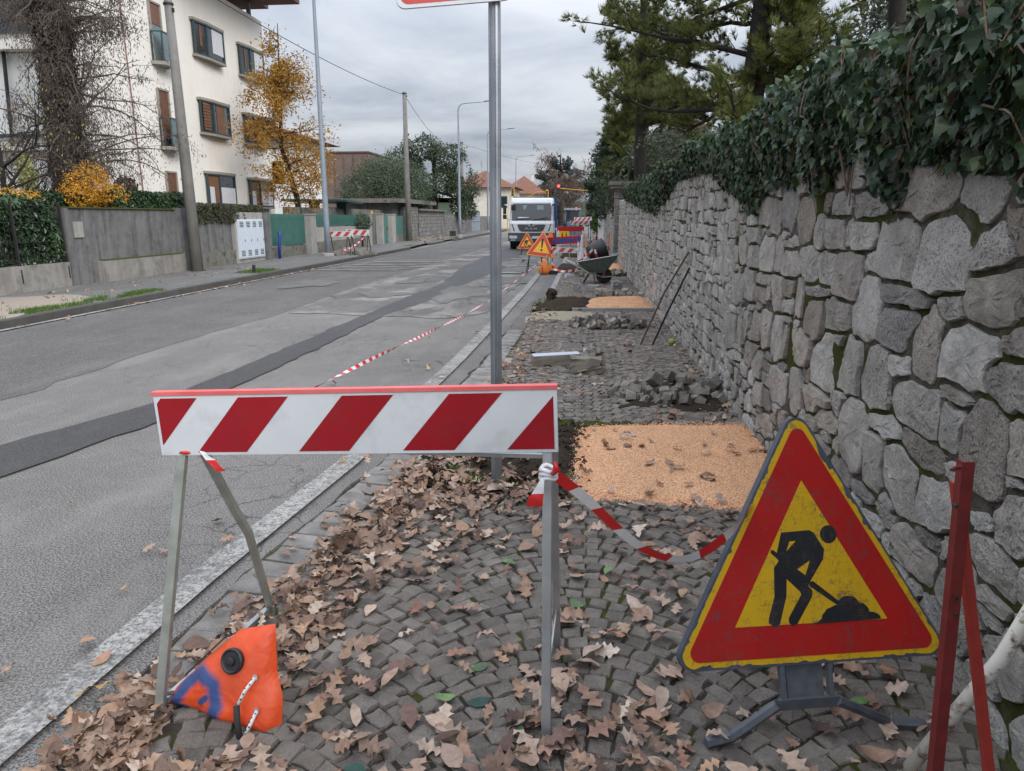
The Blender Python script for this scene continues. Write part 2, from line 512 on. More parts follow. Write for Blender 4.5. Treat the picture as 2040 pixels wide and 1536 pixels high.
def bagmat():
    t = NT('bag_orange')
    p = t.pos(obj=True)
    s = t.n('ShaderNodeSeparateXYZ')
    t.t.links.new(p, s.inputs[0])
    w = t.noise(p, 16, 3)
    def seg(ax, ay, bx, by, rad):
        # soft distance to a sprayed stroke
        dx, dy = bx - ax, by - ay
        L = dx * dx + dy * dy
        px = t.math('SUBTRACT', s.outputs[0], ax)
        py = t.math('SUBTRACT', s.outputs[1], ay)
        u = t.math('DIVIDE', t.math('ADD', t.math('MULTIPLY', px, dx), t.math('MULTIPLY', py, dy)), L, clamp=True)
        ex = t.math('SUBTRACT', px, t.math('MULTIPLY', u, dx))
        ey = t.math('SUBTRACT', py, t.math('MULTIPLY', u, dy))
        d = t.math('SQRT', t.math('ADD', t.math('MULTIPLY', ex, ex), t.math('MULTIPLY', ey, ey)))
        d = t.math('ADD', d, t.math('MULTIPLY', t.math('SUBTRACT', w, .5), .02))
        return t.math('SUBTRACT', 1.0, t.step(d, rad * .45, rad * 1.15))
    k = None
    for a in ((-.150, .02, -.130, .085, .032), (-.130, .085, -.075, .140, .030), (-.075, .140, -.015, .110, .030), (-.015, .110, .012, .05, .031), (.012, .05, .0, -.02, .030), (-.145, .02, -.090, -.01, .026), (-.03, .07, -.05, .05, .012)):
        q = seg(*a)
        k = q if k is None else t.math('MAXIMUM', k, q)
    c = t.mix(t.step(t.noise(p, 14, 4), .3, .7), (.72, .085, .018), (.62, .065, .016))
    c = t.mix(t.math('MULTIPLY', t.step(t.noise(p, 6, 3), .5, .8), .18), c, (.30, .16, .14))
    c = t.mix(t.math('MULTIPLY', k, .97), c, (.018, .072, .20))
    t.bump(t.noise(p, 11, 3, .5, .6), .4, .02)
    t.fin(c, .45, 0, .4)
bagmat()

# fallen leaves and foliage
def leafmat(name, cols, island):
    t = NT(name)
    r = t.island() if island else t.objrnd()
    n = len(cols)
    c = t.ramp(r, [((i + .5) / n, k) for i, k in enumerate(cols)])
    p = t.pos()
    c = t.hsv(c, v=t.math('ADD', t.math('MULTIPLY', t.noise(p, 40, 5, .7), 1.3), .35))
    t.bump(t.noise(p, 110, 3), .4, .004)
    t.fin(c, .75, 0, .25)
LC = [(.30, .19, .138), (.40, .28, .21), (.21, .105, .075), (.49, .37, .285), (.34, .215, .155), (.42, .265, .17), (.27, .14, .095), (.57, .465, .375), (.37, .25, .19), (.47, .355, .28), (.17, .105, .085)]
leafmat('leaf_brown', LC, False)
LD = [(.22, .14, .10), (.32, .22, .16), (.13, .08, .06), (.41, .30, .225), (.25, .15, .105), (.35, .225, .15), (.50, .39, .305), (.275, .185, .135), (.16, .10, .08), (.38, .24, .155), (.10, .064, .052)]  # darker browns, partly the shading within the drift put into the colour
leafmat('leaf_litter', LD, True)
leafmat('leaf_green', [(.12, .20, .07), (.16, .25, .10), (.035, .075, .06)], False)
leafmat('leaf_ochre', [(.40, .25, .10), (.36, .20, .085), (.44, .29, .14)], False)
IV = [(.014, .035, .016), (.024, .054, .022), (.034, .066, .036), (.018, .042, .022), (.05, .084, .024), (.027, .055, .029), (.042, .075, .047), (.075, .11, .03), (.06, .092, .062), (.03, .06, .02)]
foliage('ivy_leaf', IV, .38, False, .45, .10)
foliage('ivy_mass', IV + IV + [(.010, .022, .010), (.09, .055, .032)], .48, True, .36, .10)
foliage('pine_needle', [(.075, .105, .042), (.11, .14, .046), (.15, .175, .048), (.20, .205, .052), (.09, .125, .048), (.24, .225, .06)], .6, True, .3, .38)
foliage('dark_needle', [(.04, .065, .042), (.058, .085, .05), (.072, .10, .055), (.048, .074, .046)], .65, True, .3, .2)
foliage('evergreen', [(.030, .050, .024), (.046, .068, .032), (.060, .086, .040), (.038, .058, .028)], .55, True, .35, .2)
foliage('olive_leaf', [(.060, .078, .046), (.085, .10, .062), (.11, .128, .082), (.055, .07, .045), (.13, .135, .09)], .6, True, .3, .2)
foliage('bush_leaf', [(.07, .10, .058), (.092, .125, .074), (.115, .15, .09), (.06, .086, .052)], .6, True, .3, .25)
foliage('laurel', [(.015, .038, .013), (.024, .056, .018), (.036, .075, .026), (.05, .095, .035), (.02, .046, .016)], .35, True, .5, .12)
foliage('hedge_dull', [(.05, .06, .03), (.075, .08, .042), (.055, .065, .035), (.10, .085, .05)], .6, True, .3, .15)
foliage('yellow_leaf', [(.40, .215, .035), (.48, .27, .045), (.34, .165, .03), (.53, .33, .07), (.29, .14, .03)], .6, True, .3, .35)
foliage('orange_berry', [(.56, .26, .02), (.66, .34, .03), (.48, .20, .015), (.40, .24, .03)], .5, True, .4, .1)
foliage('yellow_green', [(.36, .34, .08), (.42, .40, .12), (.25, .28, .08)], .6, True, .3, .3)
foliage('dry_pod', [(.085, .066, .057), (.12, .094, .080), (.068, .054, .048), (.16, .12, .098), (.10, .080, .070)], .8, True, .2, .1)
foliage('far_brown', [(.12, .085, .07), (.16, .115, .095), (.10, .075, .06), (.19, .14, .115)], .9, True, .1, .1)
foliage('grass', [(.06, .13, .015), (.09, .17, .022), (.12, .20, .03), (.05, .10, .015)], .6, True, .3, .3)
foliage('far_conifer', [(.055, .080, .075), (.075, .10, .092), (.045, .066, .062)], .7, True, .2, .2)

# ------------------------------------------------------------------ geometry helpers
W = {}                                   # world position of every object's origin
def mt(m):
    return MATS[m] if isinstance(m, str) else m
def reg(o, loc):
    W[o.name] = Vector(loc)
def tag(o, label=None, cat=None, group=None, kind=None):
    if label: o['label'] = label
    if cat: o['category'] = cat
    if group: o['group'] = group
    if kind: o['kind'] = kind
    return o
def thing(name, loc, label, cat, group=None):
    o = bpy.data.objects.new(name, None)
    COL.objects.link(o)
    o.location = loc
    o.empty_display_size = .1
    reg(o, loc)
    return tag(o, label, cat, group)
def link(name, me, parent=None, loc=None):
    o = bpy.data.objects.new(name, me)
    COL.objects.link(o)
    if parent is not None:
        o.parent = parent
    if loc is not None:
        o.location = loc
    return o

class MB:
    """collects shapes, then links them as ONE mesh object"""
    def __init__(s):
        s.v, s.f, s.mi, s.k = [], [], [], 0
    def mat(s, k):
        s.k = k
        return s
    def add(s, vs, fs):
        n = len(s.v)
        s.v += [tuple(p) for p in vs]
        s.f += [tuple(i + n for i in f) for f in fs]
        s.mi += [s.k] * len(fs)
        return s
    def box(s, c, d, rz=0, m=None):
        x, y, z = d[0] / 2, d[1] / 2, d[2] / 2
        vs = [Vector((a * x, b * y, e * z)) for e in (-1, 1) for a, b in ((-1, -1), (1, -1), (1, 1), (-1, 1))]
        M = Matrix.Rotation(rz, 3, 'Z') if m is None else m
        vs = [M @ v + Vector(c) for v in vs]
        return s.add(vs, [(3, 2, 1, 0), (4, 5, 6, 7), (0, 1, 5, 4), (1, 2, 6, 5), (2, 3, 7, 6), (3, 0, 4, 7)])
    def bar(s, p, q, w, h=None, up=(0, 0, 1)):
        p, q = Vector(p), Vector(q)
        h = h or w
        d = (q - p).normalized()
        u = Vector(up)
        if abs(d.dot(u)) > .95:
            u = Vector((0, 1, 0))
        a = d.cross(u).normalized() * (w / 2)
        b = a.normalized().cross(d) * (h / 2)
        vs = [e + i * a + j * b for e in (p, q) for i, j in ((-1, -1), (1, -1), (1, 1), (-1, 1))]
        return s.add(vs, [(3, 2, 1, 0), (4, 5, 6, 7), (0, 1, 5, 4), (1, 2, 6, 5), (2, 3, 7, 6), (3, 0, 4, 7)])
    def tube(s, pts, r, n=8, cap=True):
        pts = [Vector(p) for p in pts]
        m = len(pts)
        rs = r if isinstance(r, (list, tuple)) else [r] * m
        vs = []
        u = None
        for i, p in enumerate(pts):
            d = (pts[min(i + 1, m - 1)] - pts[max(i - 1, 0)]).normalized()
            if u is None:
                u = d.orthogonal().normalized()
            else:
                u = (u - d * u.dot(d))
                u = u.normalized() if u.length > 1e-6 else d.orthogonal().normalized()
            w = d.cross(u)
            for k in range(n):
                a = 2 * math.pi * k / n
                vs.append(p + (u * math.cos(a) + w * math.sin(a)) * rs[i])
        fs = []
        for i in range(m - 1):
            for k in range(n):
                a, b = i * n + k, i * n + (k + 1) % n
                fs.append((a, b, b + n, a + n))
        if cap:
            fs.append(tuple(range(n - 1, -1, -1)))
            fs.append(tuple((m - 1) * n + k for k in range(n)))
        return s.add(vs, fs)
    def ext(s, pts, vec):
        pts = [Vector(p) for p in pts]
        n = len(pts)
        vec = Vector(vec)
        fs = [tuple(range(n - 1, -1, -1)), tuple(range(n, 2 * n))]
        fs += [(i, (i + 1) % n, n + (i + 1) % n, n + i) for i in range(n)]
        return s.add(pts + [p + vec for p in pts], fs)
    def sheet(s, pts):
        return s.add(pts, [tuple(range(len(pts)))])
    def lathe(s, prof, c, n=16, ax='Z'):
        vs = []
        for r, h in prof:
            for k in range(n):
                a = 2 * math.pi * k / n
                p = (r * math.cos(a), r * math.sin(a), h)
                if ax == 'X': p = (p[2], p[0], p[1])
                if ax == 'Y': p = (p[1], p[2], p[0])
                vs.append((p[0] + c[0], p[1] + c[1], p[2] + c[2]))
        fs = []
        m = len(prof)
        for i in range(m - 1):
            for k in range(n):
                a, b = i * n + k, i * n + (k + 1) % n
                fs.append((a, b, b + n, a + n))
        fs.append(tuple(range(n - 1, -1, -1)))
        fs.append(tuple((m - 1) * n + k for k in range(n)))
        return s.add(vs, fs)
    def mesh(s, name, mats, off=(0, 0, 0), smooth=False):
        me = bpy.data.meshes.new(name)
        o = Vector(off)
        me.from_pydata([Vector(v) - o for v in s.v], [], s.f)
        for m in (mats if isinstance(mats, list) else [mats]):
            me.materials.append(mt(m))
        if any(s.mi):
            me.polygons.foreach_set('material_index', s.mi)
        if smooth:
            me.polygons.foreach_set('use_smooth', [True] * len(s.f))
        me.update()
        return me
    def build(s, name, mats, parent=None, loc=None, smooth=False, bevel=0):
        base = Vector(loc) if loc is not None else (W[parent.name] if parent is not None else Vector((0, 0, 0)))
        me = s.mesh(name, mats, base, smooth)
        o = link(name, me, parent)
        if parent is None:
            o.location = base
        elif loc is not None:
            o.location = base - W[parent.name]
        reg(o, base)
        if bevel:
            b = o.modifiers.new('bevel', 'BEVEL')
            b.width = bevel
            b.segments = 2
            b.limit_method = 'ANGLE'
        return o

def copy_tree(o, parent=None):
    c = o.copy()
    COL.objects.link(c)
    c.parent = parent
    for ch in list(o.children):
        copy_tree(ch, c)
    return c

def np_mesh(name, V, F, mats, mi=None, smooth=False):
    """V (n,3); F (m,k) with constant k"""
    me = bpy.data.meshes.new(name)
    V = np.asarray(V, np.float32)
    F = np.asarray(F, np.int32)
    me.vertices.add(len(V))
    me.vertices.foreach_set('co', V.ravel())
    k = F.shape[1]
    me.loops.add(F.size)
    me.loops.foreach_set('vertex_index', F.ravel())
    me.polygons.add(len(F))
    me.polygons.foreach_set('loop_start', np.arange(0, F.size, k, dtype=np.int32))
    me.polygons.foreach_set('loop_total', np.full(len(F), k, np.int32))
    for m in (mats if isinstance(mats, list) else [mats]):
        me.materials.append(mt(m))
    if mi is not None:
        me.polygons.foreach_set('material_index', np.asarray(mi, np.int32))
    me.polygons.foreach_set('use_smooth', np.full(len(F), smooth))
    me.update(calc_edges=True)
    return me

def quats(n, z=None):
    q = rng.normal(size=(n, 4))
    return q / np.linalg.norm(q, axis=1, keepdims=True)
def qmat(q):
    w, x, y, z = q.T
    return np.stack([1 - 2 * (y * y + z * z), 2 * (x * y - z * w), 2 * (x * z + y * w),
                     2 * (x * y + z * w), 1 - 2 * (x * x + z * z), 2 * (y * z - x * w),
                     2 * (x * z - y * w), 2 * (y * z + x * w), 1 - 2 * (x * x + y * y)], 1).reshape(-1, 3, 3)
def eul(rx, ry, rz):
    """rotation matrices Rz @ Ry @ Rx for arrays of angles"""
    cx, sx, cy, sy, cz, sz = np.cos(rx), np.sin(rx), np.cos(ry), np.sin(ry), np.cos(rz), np.sin(rz)
    return np.stack([cz * cy, cz * sy * sx - sz * cx, cz * sy * cx + sz * sx,
                     sz * cy, sz * sy * sx + cz * cx, sz * sy * cx - cz * sx,
                     -sy, cy * sx, cy * cx], 1).reshape(-1, 3, 3)
def scatter(proto, P, M, S):
    """copies of proto (V, F) at points P with rotation matrices M and scales S, merged"""
    V, F = proto
    V = np.asarray(V, float)
    F = np.asarray(F)
    S = np.asarray(S, float)
    if S.ndim == 1:
        S = S[:, None].repeat(3, 1)
    X = np.einsum('nij,nkj->nki', M, V[None] * S[:, None]) + np.asarray(P)[:, None]
    FF = F[None] + (np.arange(len(P)) * len(V))[:, None, None]
    return X.reshape(-1, 3), FF.reshape(-1, F.shape[1])
def merge(parts):
    Vs, Fs, n = [], [], 0
    for V, F in parts:
        Vs.append(V)
        Fs.append(F + n)
        n += len(V)
    return np.concatenate(Vs), np.concatenate(Fs)
def fbm(P, seed=0, sc=1.0, oct=4):
    """cheap smooth noise from summed sines, about -1..1"""
    r = np.random.default_rng(seed)
    P = np.asarray(P, float) * sc
    o = np.zeros(len(P))
    a, t = 1.0, 0
    for k in range(oct):
        for j in range(3):
            d = r.normal(size=P.shape[1])
            d /= np.linalg.norm(d)
            o += a * np.sin(P @ d * 2.1 * 2 ** k + r.uniform(0, 6.3)) / 3
        t += a * .6
        a *= .55
    return o / t
def inpoly(P, poly):
    P = np.asarray(P)
    x, y = P[:, 0], P[:, 1]
    q = np.asarray(poly)
    r = np.zeros(len(P), bool)
    j = len(q) - 1
    for i in range(len(q)):
        a, b = q[i], q[j]
        c = (a[1] > y) != (b[1] > y)
        r ^= c & (x < (b[0] - a[0]) * (y - a[1]) / (b[1] - a[1] + 1e-12) + a[0])
        j = i
    return r
def ragged(poly, amp=.03, step=.25, seed=0):
    """an outline with its edges broken up"""
    r = np.random.default_rng(seed)
    out = []
    n = len(poly)
    for i in range(n):
        a, b = np.array(poly[i], float), np.array(poly[(i + 1) % n], float)
        L = np.linalg.norm(b - a)
        k = max(1, int(L / step))
        nn = np.array([-(b - a)[1], (b - a)[0]]) / (L + 1e-9)
        for j in range(k):
            out.append(tuple(a + (b - a) * j / k + nn * r.normal(0, amp) * (1 if j else .4)))
    return out

# leaf shapes: rows along the midrib, (V, F quads)
def leaf_proto(rows, seed, curl=.25, wave=.10, fold=.15):
    r = np.random.default_rng(seed)
    V, F = [], []
    n = len(rows)
    tw = r.uniform(-.5, .5)
    for i, (t, w) in enumerate(rows):
        yy = t - .5
        base = curl * (yy * yy) * 1.6 * (1 if seed % 3 else -1)
        wl, wr = w * r.uniform(.95, 1.05), w * r.uniform(.95, 1.05)
        ph_ = 5.5 * yy + seed
        j = np.array([math.sin(ph_ * 2.3) * wave, 0, math.sin(ph_ * 2.9 + 1) * wave]) * .8 + r.normal(0, wave, 3) * .12
        side = tw * yy
        V += [(-wl, yy - .04 * w, base + fold * wl + j[0] - side * wl), (0, yy, base + j[1] * .3), (wr, yy - .04 * w, base + fold * wr + j[2] + side * wr)]
    for i in range(n - 1):
        a = i * 3
        F += [(a, a + 1, a + 4, a + 3), (a + 1, a + 2, a + 5, a + 4)]
    V = np.array(V)
    V[:, 2] -= V[:, 2].min()
    return V, np.array(F)
def oakrows(lobes, depth, ph):
    rows = [(-.14, .007), (-.01, .010)]
    for t_ in np.linspace(.03, .97, 21):
        env = .37 * math.sin(math.pi * t_ ** .8) ** .75
        rows.append((t_, max(.02, env * (1 - depth * (.5 - .5 * math.cos(2 * math.pi * (lobes * t_ + ph))) ** .8))))
    return rows + [(1.0, .035)]
OAK, OAK2 = oakrows(4.0, .55, .4), oakrows(3.5, .68, .25)
BEECH = [(-.1, .008), (.0, .015), (.1, .15), (.25, .26), (.45, .31), (.65, .27), (.82, .17), (.93, .08), (1.0, .0)]
OAKS = [leaf_proto(OAK if k % 2 else OAK2, 20 + k, (.28, .6, .15, .8, .4, .2)[k % 6], .09, (.12, .45, .05, .25, .7, .2)[k % 6]) for k in range(10)] + [leaf_proto(BEECH, 51 + k, .3 + .2 * k, .05, .2) for k in range(3)]
IVYR = [(-.10, .22), (.0, .40), (.12, .50), (.24, .46), (.36, .34), (.50, .29), (.66, .21), (.82, .11), (1.0, .0)]
IVYS = [leaf_proto(IVYR, 80 + k, .28, .04, -.25 + .12 * k) for k in range(5)]
QUAD = (np.array([(-.28, 0, 0), (0, -.5, .05), (.28, 0, 0), (0, .5, -.05)]), np.array([(0, 1, 2, 3)]))
LEAF = (np.array([(0, -.5, 0), (.2, -.12, .06), (.17, .2, .04), (0, .5, -.05), (-.17, .2, .04), (-.2, -.12, .06)]), np.array([(0, 1, 2, 3), (0, 3, 4, 5)]))
def tuft_proto(n, w, seed, spread=.9):
    r = np.random.default_rng(seed)
    V, F = [], []
    for k in range(n):
        a = r.uniform(0, 6.283)
        s = r.uniform(.15, spread)
        d = np.array([math.cos(a) * s, math.sin(a) * s, 1.0])
        d /= np.linalg.norm(d)
        o = np.cross(d, r.normal(size=3))
        o /= np.linalg.norm(o)
        L = r.uniform(.7, 1.0)
        b = len(V)
        V += [o * w, -o * w, d * L * .6 - o * w * .8, d * L]
        F += [(b, b + 1, b + 2, b + 3)]
    return np.array(V), np.array(F)
TUFT = tuft_proto(24, .026, 5, .8)
TUFTS = tuft_proto(9, .05, 6, 1.3)
def toward(D):
    """rotation matrices taking +Z to the rows of D"""
    D = np.asarray(D, float)
    D = D / np.linalg.norm(D, axis=1, keepdims=True)
    h = np.where(np.abs(D[:, 2:3]) > .9, np.array([[1., 0, 0]]), np.array([[0, 0, 1.]]))
    a = np.cross(h, D)
    a /= np.linalg.norm(a, axis=1, keepdims=True)
    b = np.cross(D, a)
    return np.stack([a, b, D], 2)

# ------------------------------------------------------------------ ground, road, pavements
KERB = -8.5
EDGE = [(-6, -1.62), (0, -1.58), (1.7, -1.57), (2.9, -1.55), (4.5, -1.33), (8.15, -1.09), (17, -.86), (30, -.82), (140, -.82)]
def edge(y):
    return float(np.interp(y, [e[0] for e in EDGE], [e[1] for e in EDGE]))
ZP = .04                                  # top of the cobbled pavement
tag(MB().sheet([(-2500, -600, -.08), (2500, -600, -.08), (2500, 3500, -.08), (-2500, 3500, -.08)]).build('ground', 'ground_earth'), kind='structure')
m = MB()
ys = [-6] + list(np.arange(0, 14, .11)) + [17, 30, 60, 140]
RAG = {y: edge(y) + (random.gauss(0, .009) + .012 * math.sin(y * 7.3) if 0 < y < 14 else 0) for y in ys}
pts = [(-9.4, -6, 0)] + [(RAG[y], y, 0) for y in ys] + [(-9.4, 140, 0)]
m.sheet(pts)
# the raw edge of the asphalt stands a little above the gutter stones
for y, y_ in zip(ys[:-1], ys[1:]):
    m.sheet([(RAG[y], y, 0), (RAG[y_], y_, 0), (RAG[y_] + .008, y_, -.06), (RAG[y] + .008, y, -.06)])
road = m.build('road', 'asphalt_old')
tag(road, kind='structure')
def patch(name, poly, mat_, z, amp=.02, step=.3, seed=1):
    return tag(MB().sheet([(x, y, z) for x, y in ragged(poly, amp, step, seed)]).build(name, mat_, road), kind='structure')
patch('smooth_asphalt', [(KERB + .02, -5), (-6.6, -5), (-5.35, 4), (-5.2, 6), (-5.3, 8.8), (-5.1, 12), (-5.3, 16), (-5.2, 30), (-4.9, 60), (KERB + .02, 60)], 'asphalt_dark', .004, .03, .35, 3)
patch('cracked_asphalt', [(-5.0, 12.1), (-3.8, 11.95), (-2.1, 11.7), (-1.55, 12.4), (-1.5, 20), (-1.4, 38), (-4.8, 38), (-5.15, 20)], 'asphalt_cracked', .008, .05, .3, 4)
patch('trench_strip', [(-5.75, 0), (-5.2, 0), (-3.65, 4.04), (-3.38, 5.4), (-3.28, 8.5), (-3.26, 11.9), (-2.95, 14), (-2.95, 16.5), (-2.45, 22.4), (-1.9, 30), (-1.9, 45), (-3.7, 45), (-3.9, 30), (-3.85, 24), (-3.4, 18), (-3.55, 14), (-3.62, 11.2), (-3.75, 6.03), (-4.17, 4.66)], 'asphalt_trench', .012, .018, .22, 5)
for k, (cx, cy, rx, ry) in enumerate([(-4.15, 15.2, .55, .6), (-2.55, 15.6, .55, 1.5), (-1.95, 18.6, .5, 1.2), (-4.25, 18.6, .35, .9), (-2.4, 26, .45, 2.2), (-1.75, 23, .3, 1.2), (-1.9, 30, .5, 3), (-4.9, 21, .3, .8), (-6.6, 17.5, .5, 1.2)]):
    a = np.linspace(0, 6.283, 26)[:-1]
    rr = 1 + .25 * np.sin(a * 3 + k) + rng.normal(0, .13, 25)
    tag(MB().sheet([(cx + rx * r_ * math.cos(t_), cy + ry * r_ * math.sin(t_), .016) for t_, r_ in zip(a, rr)]).build('pale_patch', 'asphalt_side', road), kind='structure')
# edge line, worn
L = [(y, edge(y) - .20 - .02 * math.sin(y)) for y in (-5, 0, 1.7, 2.9, 4.5, 6, 8.15, 12, 17, 22, 30, 60)]
L = [(y, float(np.interp(y, [-5, 1.9, 2.4, 3, 4.64, 9.2, 17.3, 30, 60], [-1.85, -1.78, -1.73, -1.69, -1.51, -1.33, -1.18, -1.12, -1.1]))) for y, x in L]
m = MB()
for (y0, x0), (y1, x1) in zip(L[:-1], L[1:]):
    m.sheet([(x0 - .075, y0, .020), (x0 + .075, y0, .020), (x1 + .075, y1, .020), (x1 - .075, y1, .020)])
tag(m.build('edge_line', 'road_paint', road), kind='structure')
m = MB()
L = [(y, KERB + .14) for y in (4, 12, 20, 40, 64)]
for (y0, x0), (y1, x1) in zip(L[:-1], L[1:]):
    m.sheet([(x0 - .05, y0, .020), (x0 + .05, y0, .020), (x1 + .05, y1, .020), (x1 - .05, y1, .020)])
tag(m.build('edge_line', 'road_paint', road), kind='structure')
for k in range(6):                        # faded zebra bars
    y0 = 21.9 + k * .85
    s_ = MB().sheet([(x, y, .024) for x, y in ragged([(-8.1 + .12 * k, y0), (-5.6 + .35 * (k % 3), y0 + .2), (-5.6 + .35 * (k % 3), y0 + .45), (-8.1 + .12 * k, y0 + .3)], .03, .3, 40 + k)])
    tag(s_.build('zebra_bar', 'road_paint', road), kind='structure')
for k, (x0, y0, x1, y1) in enumerate([(-5.1, 27.3, -4.0, 27.6), (-2.6, 24.5, -1.6, 24.8), (-2.6, 21.3, -1.7, 21.6), (-2.7, 28.5, -1.7, 28.9)]):
    tag(MB().sheet([(x, y, .028) for x, y in ragged([(x0, y0), (x1, y0), (x1, y1), (x0, y1)], .02, .3, 60 + k)]).build('zebra_bar', 'road_paint', road), kind='structure')

# far pavement (left): asphalt footway, kerb stones, verges
ZL = .12
lp = MB().sheet([(-11.6, -6, ZL), (KERB - .15, -6, ZL), (KERB - .15, 38, ZL), (-8.9, 41, ZL), (-8.75, 140, ZL), (-11.6, 140, ZL)]).build('left_pavement', 'asphalt_side')
tag(lp, kind='structure')
kerb_me = None
def kerbrun(parent, x0, y0, x1, y1, w, ztop, mat_, L=1.0, zb=-.05):
    n = max(1, int(math.hypot(x1 - x0, y1 - y0) / L))
    for i in range(n):
        a, b = i / n, (i + 1) / n
        p = Vector((x0 + (x1 - x0) * a, y0 + (y1 - y0) * a, 0))
        q = Vector((x0 + (x1 - x0) * b, y0 + (y1 - y0) * b, 0))
        d = (q - p).normalized() * .006
        j = random.uniform(-.004, .004)
        o = MB().bar(p + d + Vector((0, 0, (zb + ztop) / 2 + j)), q - d + Vector((0, 0, (zb + ztop) / 2 + j)), w, ztop - zb).build('kerb_stone', mat_, parent, bevel=.012)
kerbrun(lp, KERB - .07, -5, KERB - .07, 36.6, .15, ZL + .012, 'concrete_kerb', 1.55)
kerbrun(lp, -8.8, 42.5, -8.75, 47, .15, ZL + .012, 'concrete_kerb', 1.2)
kerbrun(lp, -8.6, 50, -8.6, 90, .15, ZL + .012, 'concrete_kerb', 2)
def strip(name, poly, mat_, z, parent, amp=.04, step=.3, seed=1):
    return tag(MB().sheet([(x, y, z) for x, y in ragged(poly, amp, step, seed)]).build(name, mat_, parent), kind='structure')
strip('gravel_verge', [(-11.2, 4), (-8.8, 4), (-8.75, 11.6), (-9.3, 13.2), (-10.2, 13.6), (-11.1, 12.9)], 'pale_gravel', ZL + .004, lp, .08, .3, 11)
strip('tree_pit', [(-9.5, 19.3), (-8.72, 19.3), (-8.72, 20.9), (-9.5, 20.9)], 'moss_green', ZL + .004, lp, .02, .3, 12)
strip('tree_pit', [(-9.5, 38.5), (-8.8, 38.5), (-8.8, 40.5), (-9.5, 40.5)], 'moss_green', ZL + .004, lp, .02, .3, 12)
strip('tree_pit', [(-9.8, 53), (-9.0, 53), (-9.0, 57), (-9.8, 57)], 'moss_green', ZL + .004, lp, .02, .3, 12)
# grass along the left kerb
n = 5200
gy = rng.uniform(9.5, 14.6, n)
gx = np.where(rng.random(n) < .8, rng.uniform(-9.05, -8.66, n), rng.uniform(-9.5, -8.66, n))
keep = fbm(np.stack([gx, gy], 1), 3, 1.2) > -.25
gx, gy = gx[keep], gy[keep]
n2 = 900
gx = np.concatenate([gx, rng.uniform(-9.45, -8.78, n2)])
gy = np.concatenate([gy, rng.uniform(19.35, 20.85, n2)])
BL = (np.array([(-.06, 0, 0), (.06, 0, 0), (.05, .12, .6), (0, .3, 1.0)]), np.array([(0, 1, 2, 3)]))
n = len(gx)
V, F = scatter(BL, np.stack([gx, gy, np.full(n, ZL + .004)], 1), eul(np.zeros(n), np.zeros(n), rng.uniform(0, 6.28, n)), rng.uniform(.03, .075, n))
tag(link('grass', np_mesh('grass', V, F, 'grass')), 'short green grass along the left kerb', 'grass', kind='stuff')

# near pavement (right): bed, cobbles in arcs, gutter setts, patches of soil and gravel
WX = 1.35
def inner(y):                             # inner side of the gutter
    return edge(y) + .26
m = MB()
ys2 = [-6, 0, 1.7, 2.9, 3.7, 4.5, 6, 8.15, 12, 17, 30, 60, 140]
nx = 2
for y, y_ in zip(ys2[:-1], ys2[1:]):
    m.sheet([(edge(y) - .01, y, -.012), (edge(y_) - .01, y_, -.012), (inner(y_), y_, -.012), (inner(y), y, -.012)])
    m.sheet([(inner(y), y, ZP - .009), (inner(y_), y_, ZP - .009), (2.3, y_, ZP - .009), (2.3, y, ZP - .009)])
    m.sheet([(inner(y), y, -.012), (inner(y_), y_, -.012), (inner(y_), y_, ZP - .009), (inner(y), y, ZP - .009)])
rp = m.build('right_pavement', 'joint_soil')
tag(rp, kind='structure')
PATCHES = [[(-.92, 4.02), (1.36, 3.88), (1.36, 5.62), (-.10, 5.60), (-.75, 5.3)], [(-.86, 12.5), (1.36, 12.6), (1.36, 14.8), (-.55, 14.7)], [(-.82, 21.4), (1.4, 21.5), (1.4, 25.2), (-.75, 24.8)], [(-.8, 29.5), (1.4, 29.5), (1.4, 32.5), (-.8, 32.5)]]
def inpatch(P):
    r = np.zeros(len(P), bool)
    for q in PATCHES:
        r |= inpoly(P, q)
    return r
def cob_proto(seed):
    r = np.random.default_rng(seed)
    c = np.array([(-1, -1), (0, -1.04), (1, -1), (1.04, 0), (1, 1), (0, 1.04), (-1, 1), (-1.04, 0)]) * .5
    c = c * r.uniform(.90, 1.08, (8, 1)) + r.normal(0, .025, (8, 2))
    V, F = [], []
    for sc, z in ((.92, -.45), (.935, -.06), (.84, .015)):
        for p in c:
            V.append((p[0] * sc, p[1] * sc, z + (r.normal(0, .03) if z > -.2 else 0)))
    V.append((0, 0, .025 + r.normal(0, .015)))
    for i in range(2):
        for k in range(8):
            F.append((i * 8 + k, i * 8 + (k + 1) % 8, i * 8 + 8 + (k + 1) % 8, i * 8 + 8 + k))
    for k in range(0, 8, 2):
        F.append((16 + k, 16 + (k + 1) % 8, 16 + (k + 2) % 8, 24))
    return np.array(V), np.array(F)
COB = [cob_proto(k) for k in range(10)]
COBME = [np_mesh('cobble', V, F, 'cobble', smooth=False) for V, F in COB]
AW, PX = 1.05, .078                       # arc width, stone pitch
cells = []
for col in range(-2, 4):
    xc = .02 + col * AW
    for row in range(0, 412):
        y0 = .2 + row * PX
        nst = 13
        for k in range(nst):
            u = (k + .5 + .25 * ((row % 2) - .5)) / nst * 2 - 1
            x = xc + u * AW / 2
            y = y0 + .28 * (1 - u * u) - .1 + random.gauss(0, .004)
            ang = math.atan(-2 * .28 * u / (AW / 2))
            cells.append((x + random.gauss(0, .004), y, ang, random.uniform(.94, 1.05), math.cos(ang)))
cells = np.array(cells)
ok = (cells[:, 0] > np.array([inner(y) + .035 for y in cells[:, 1]])) & (cells[:, 0] < WX - .03) & (cells[:, 1] < 31) & ~inpatch(cells[:, :2])
cells = cells[ok]
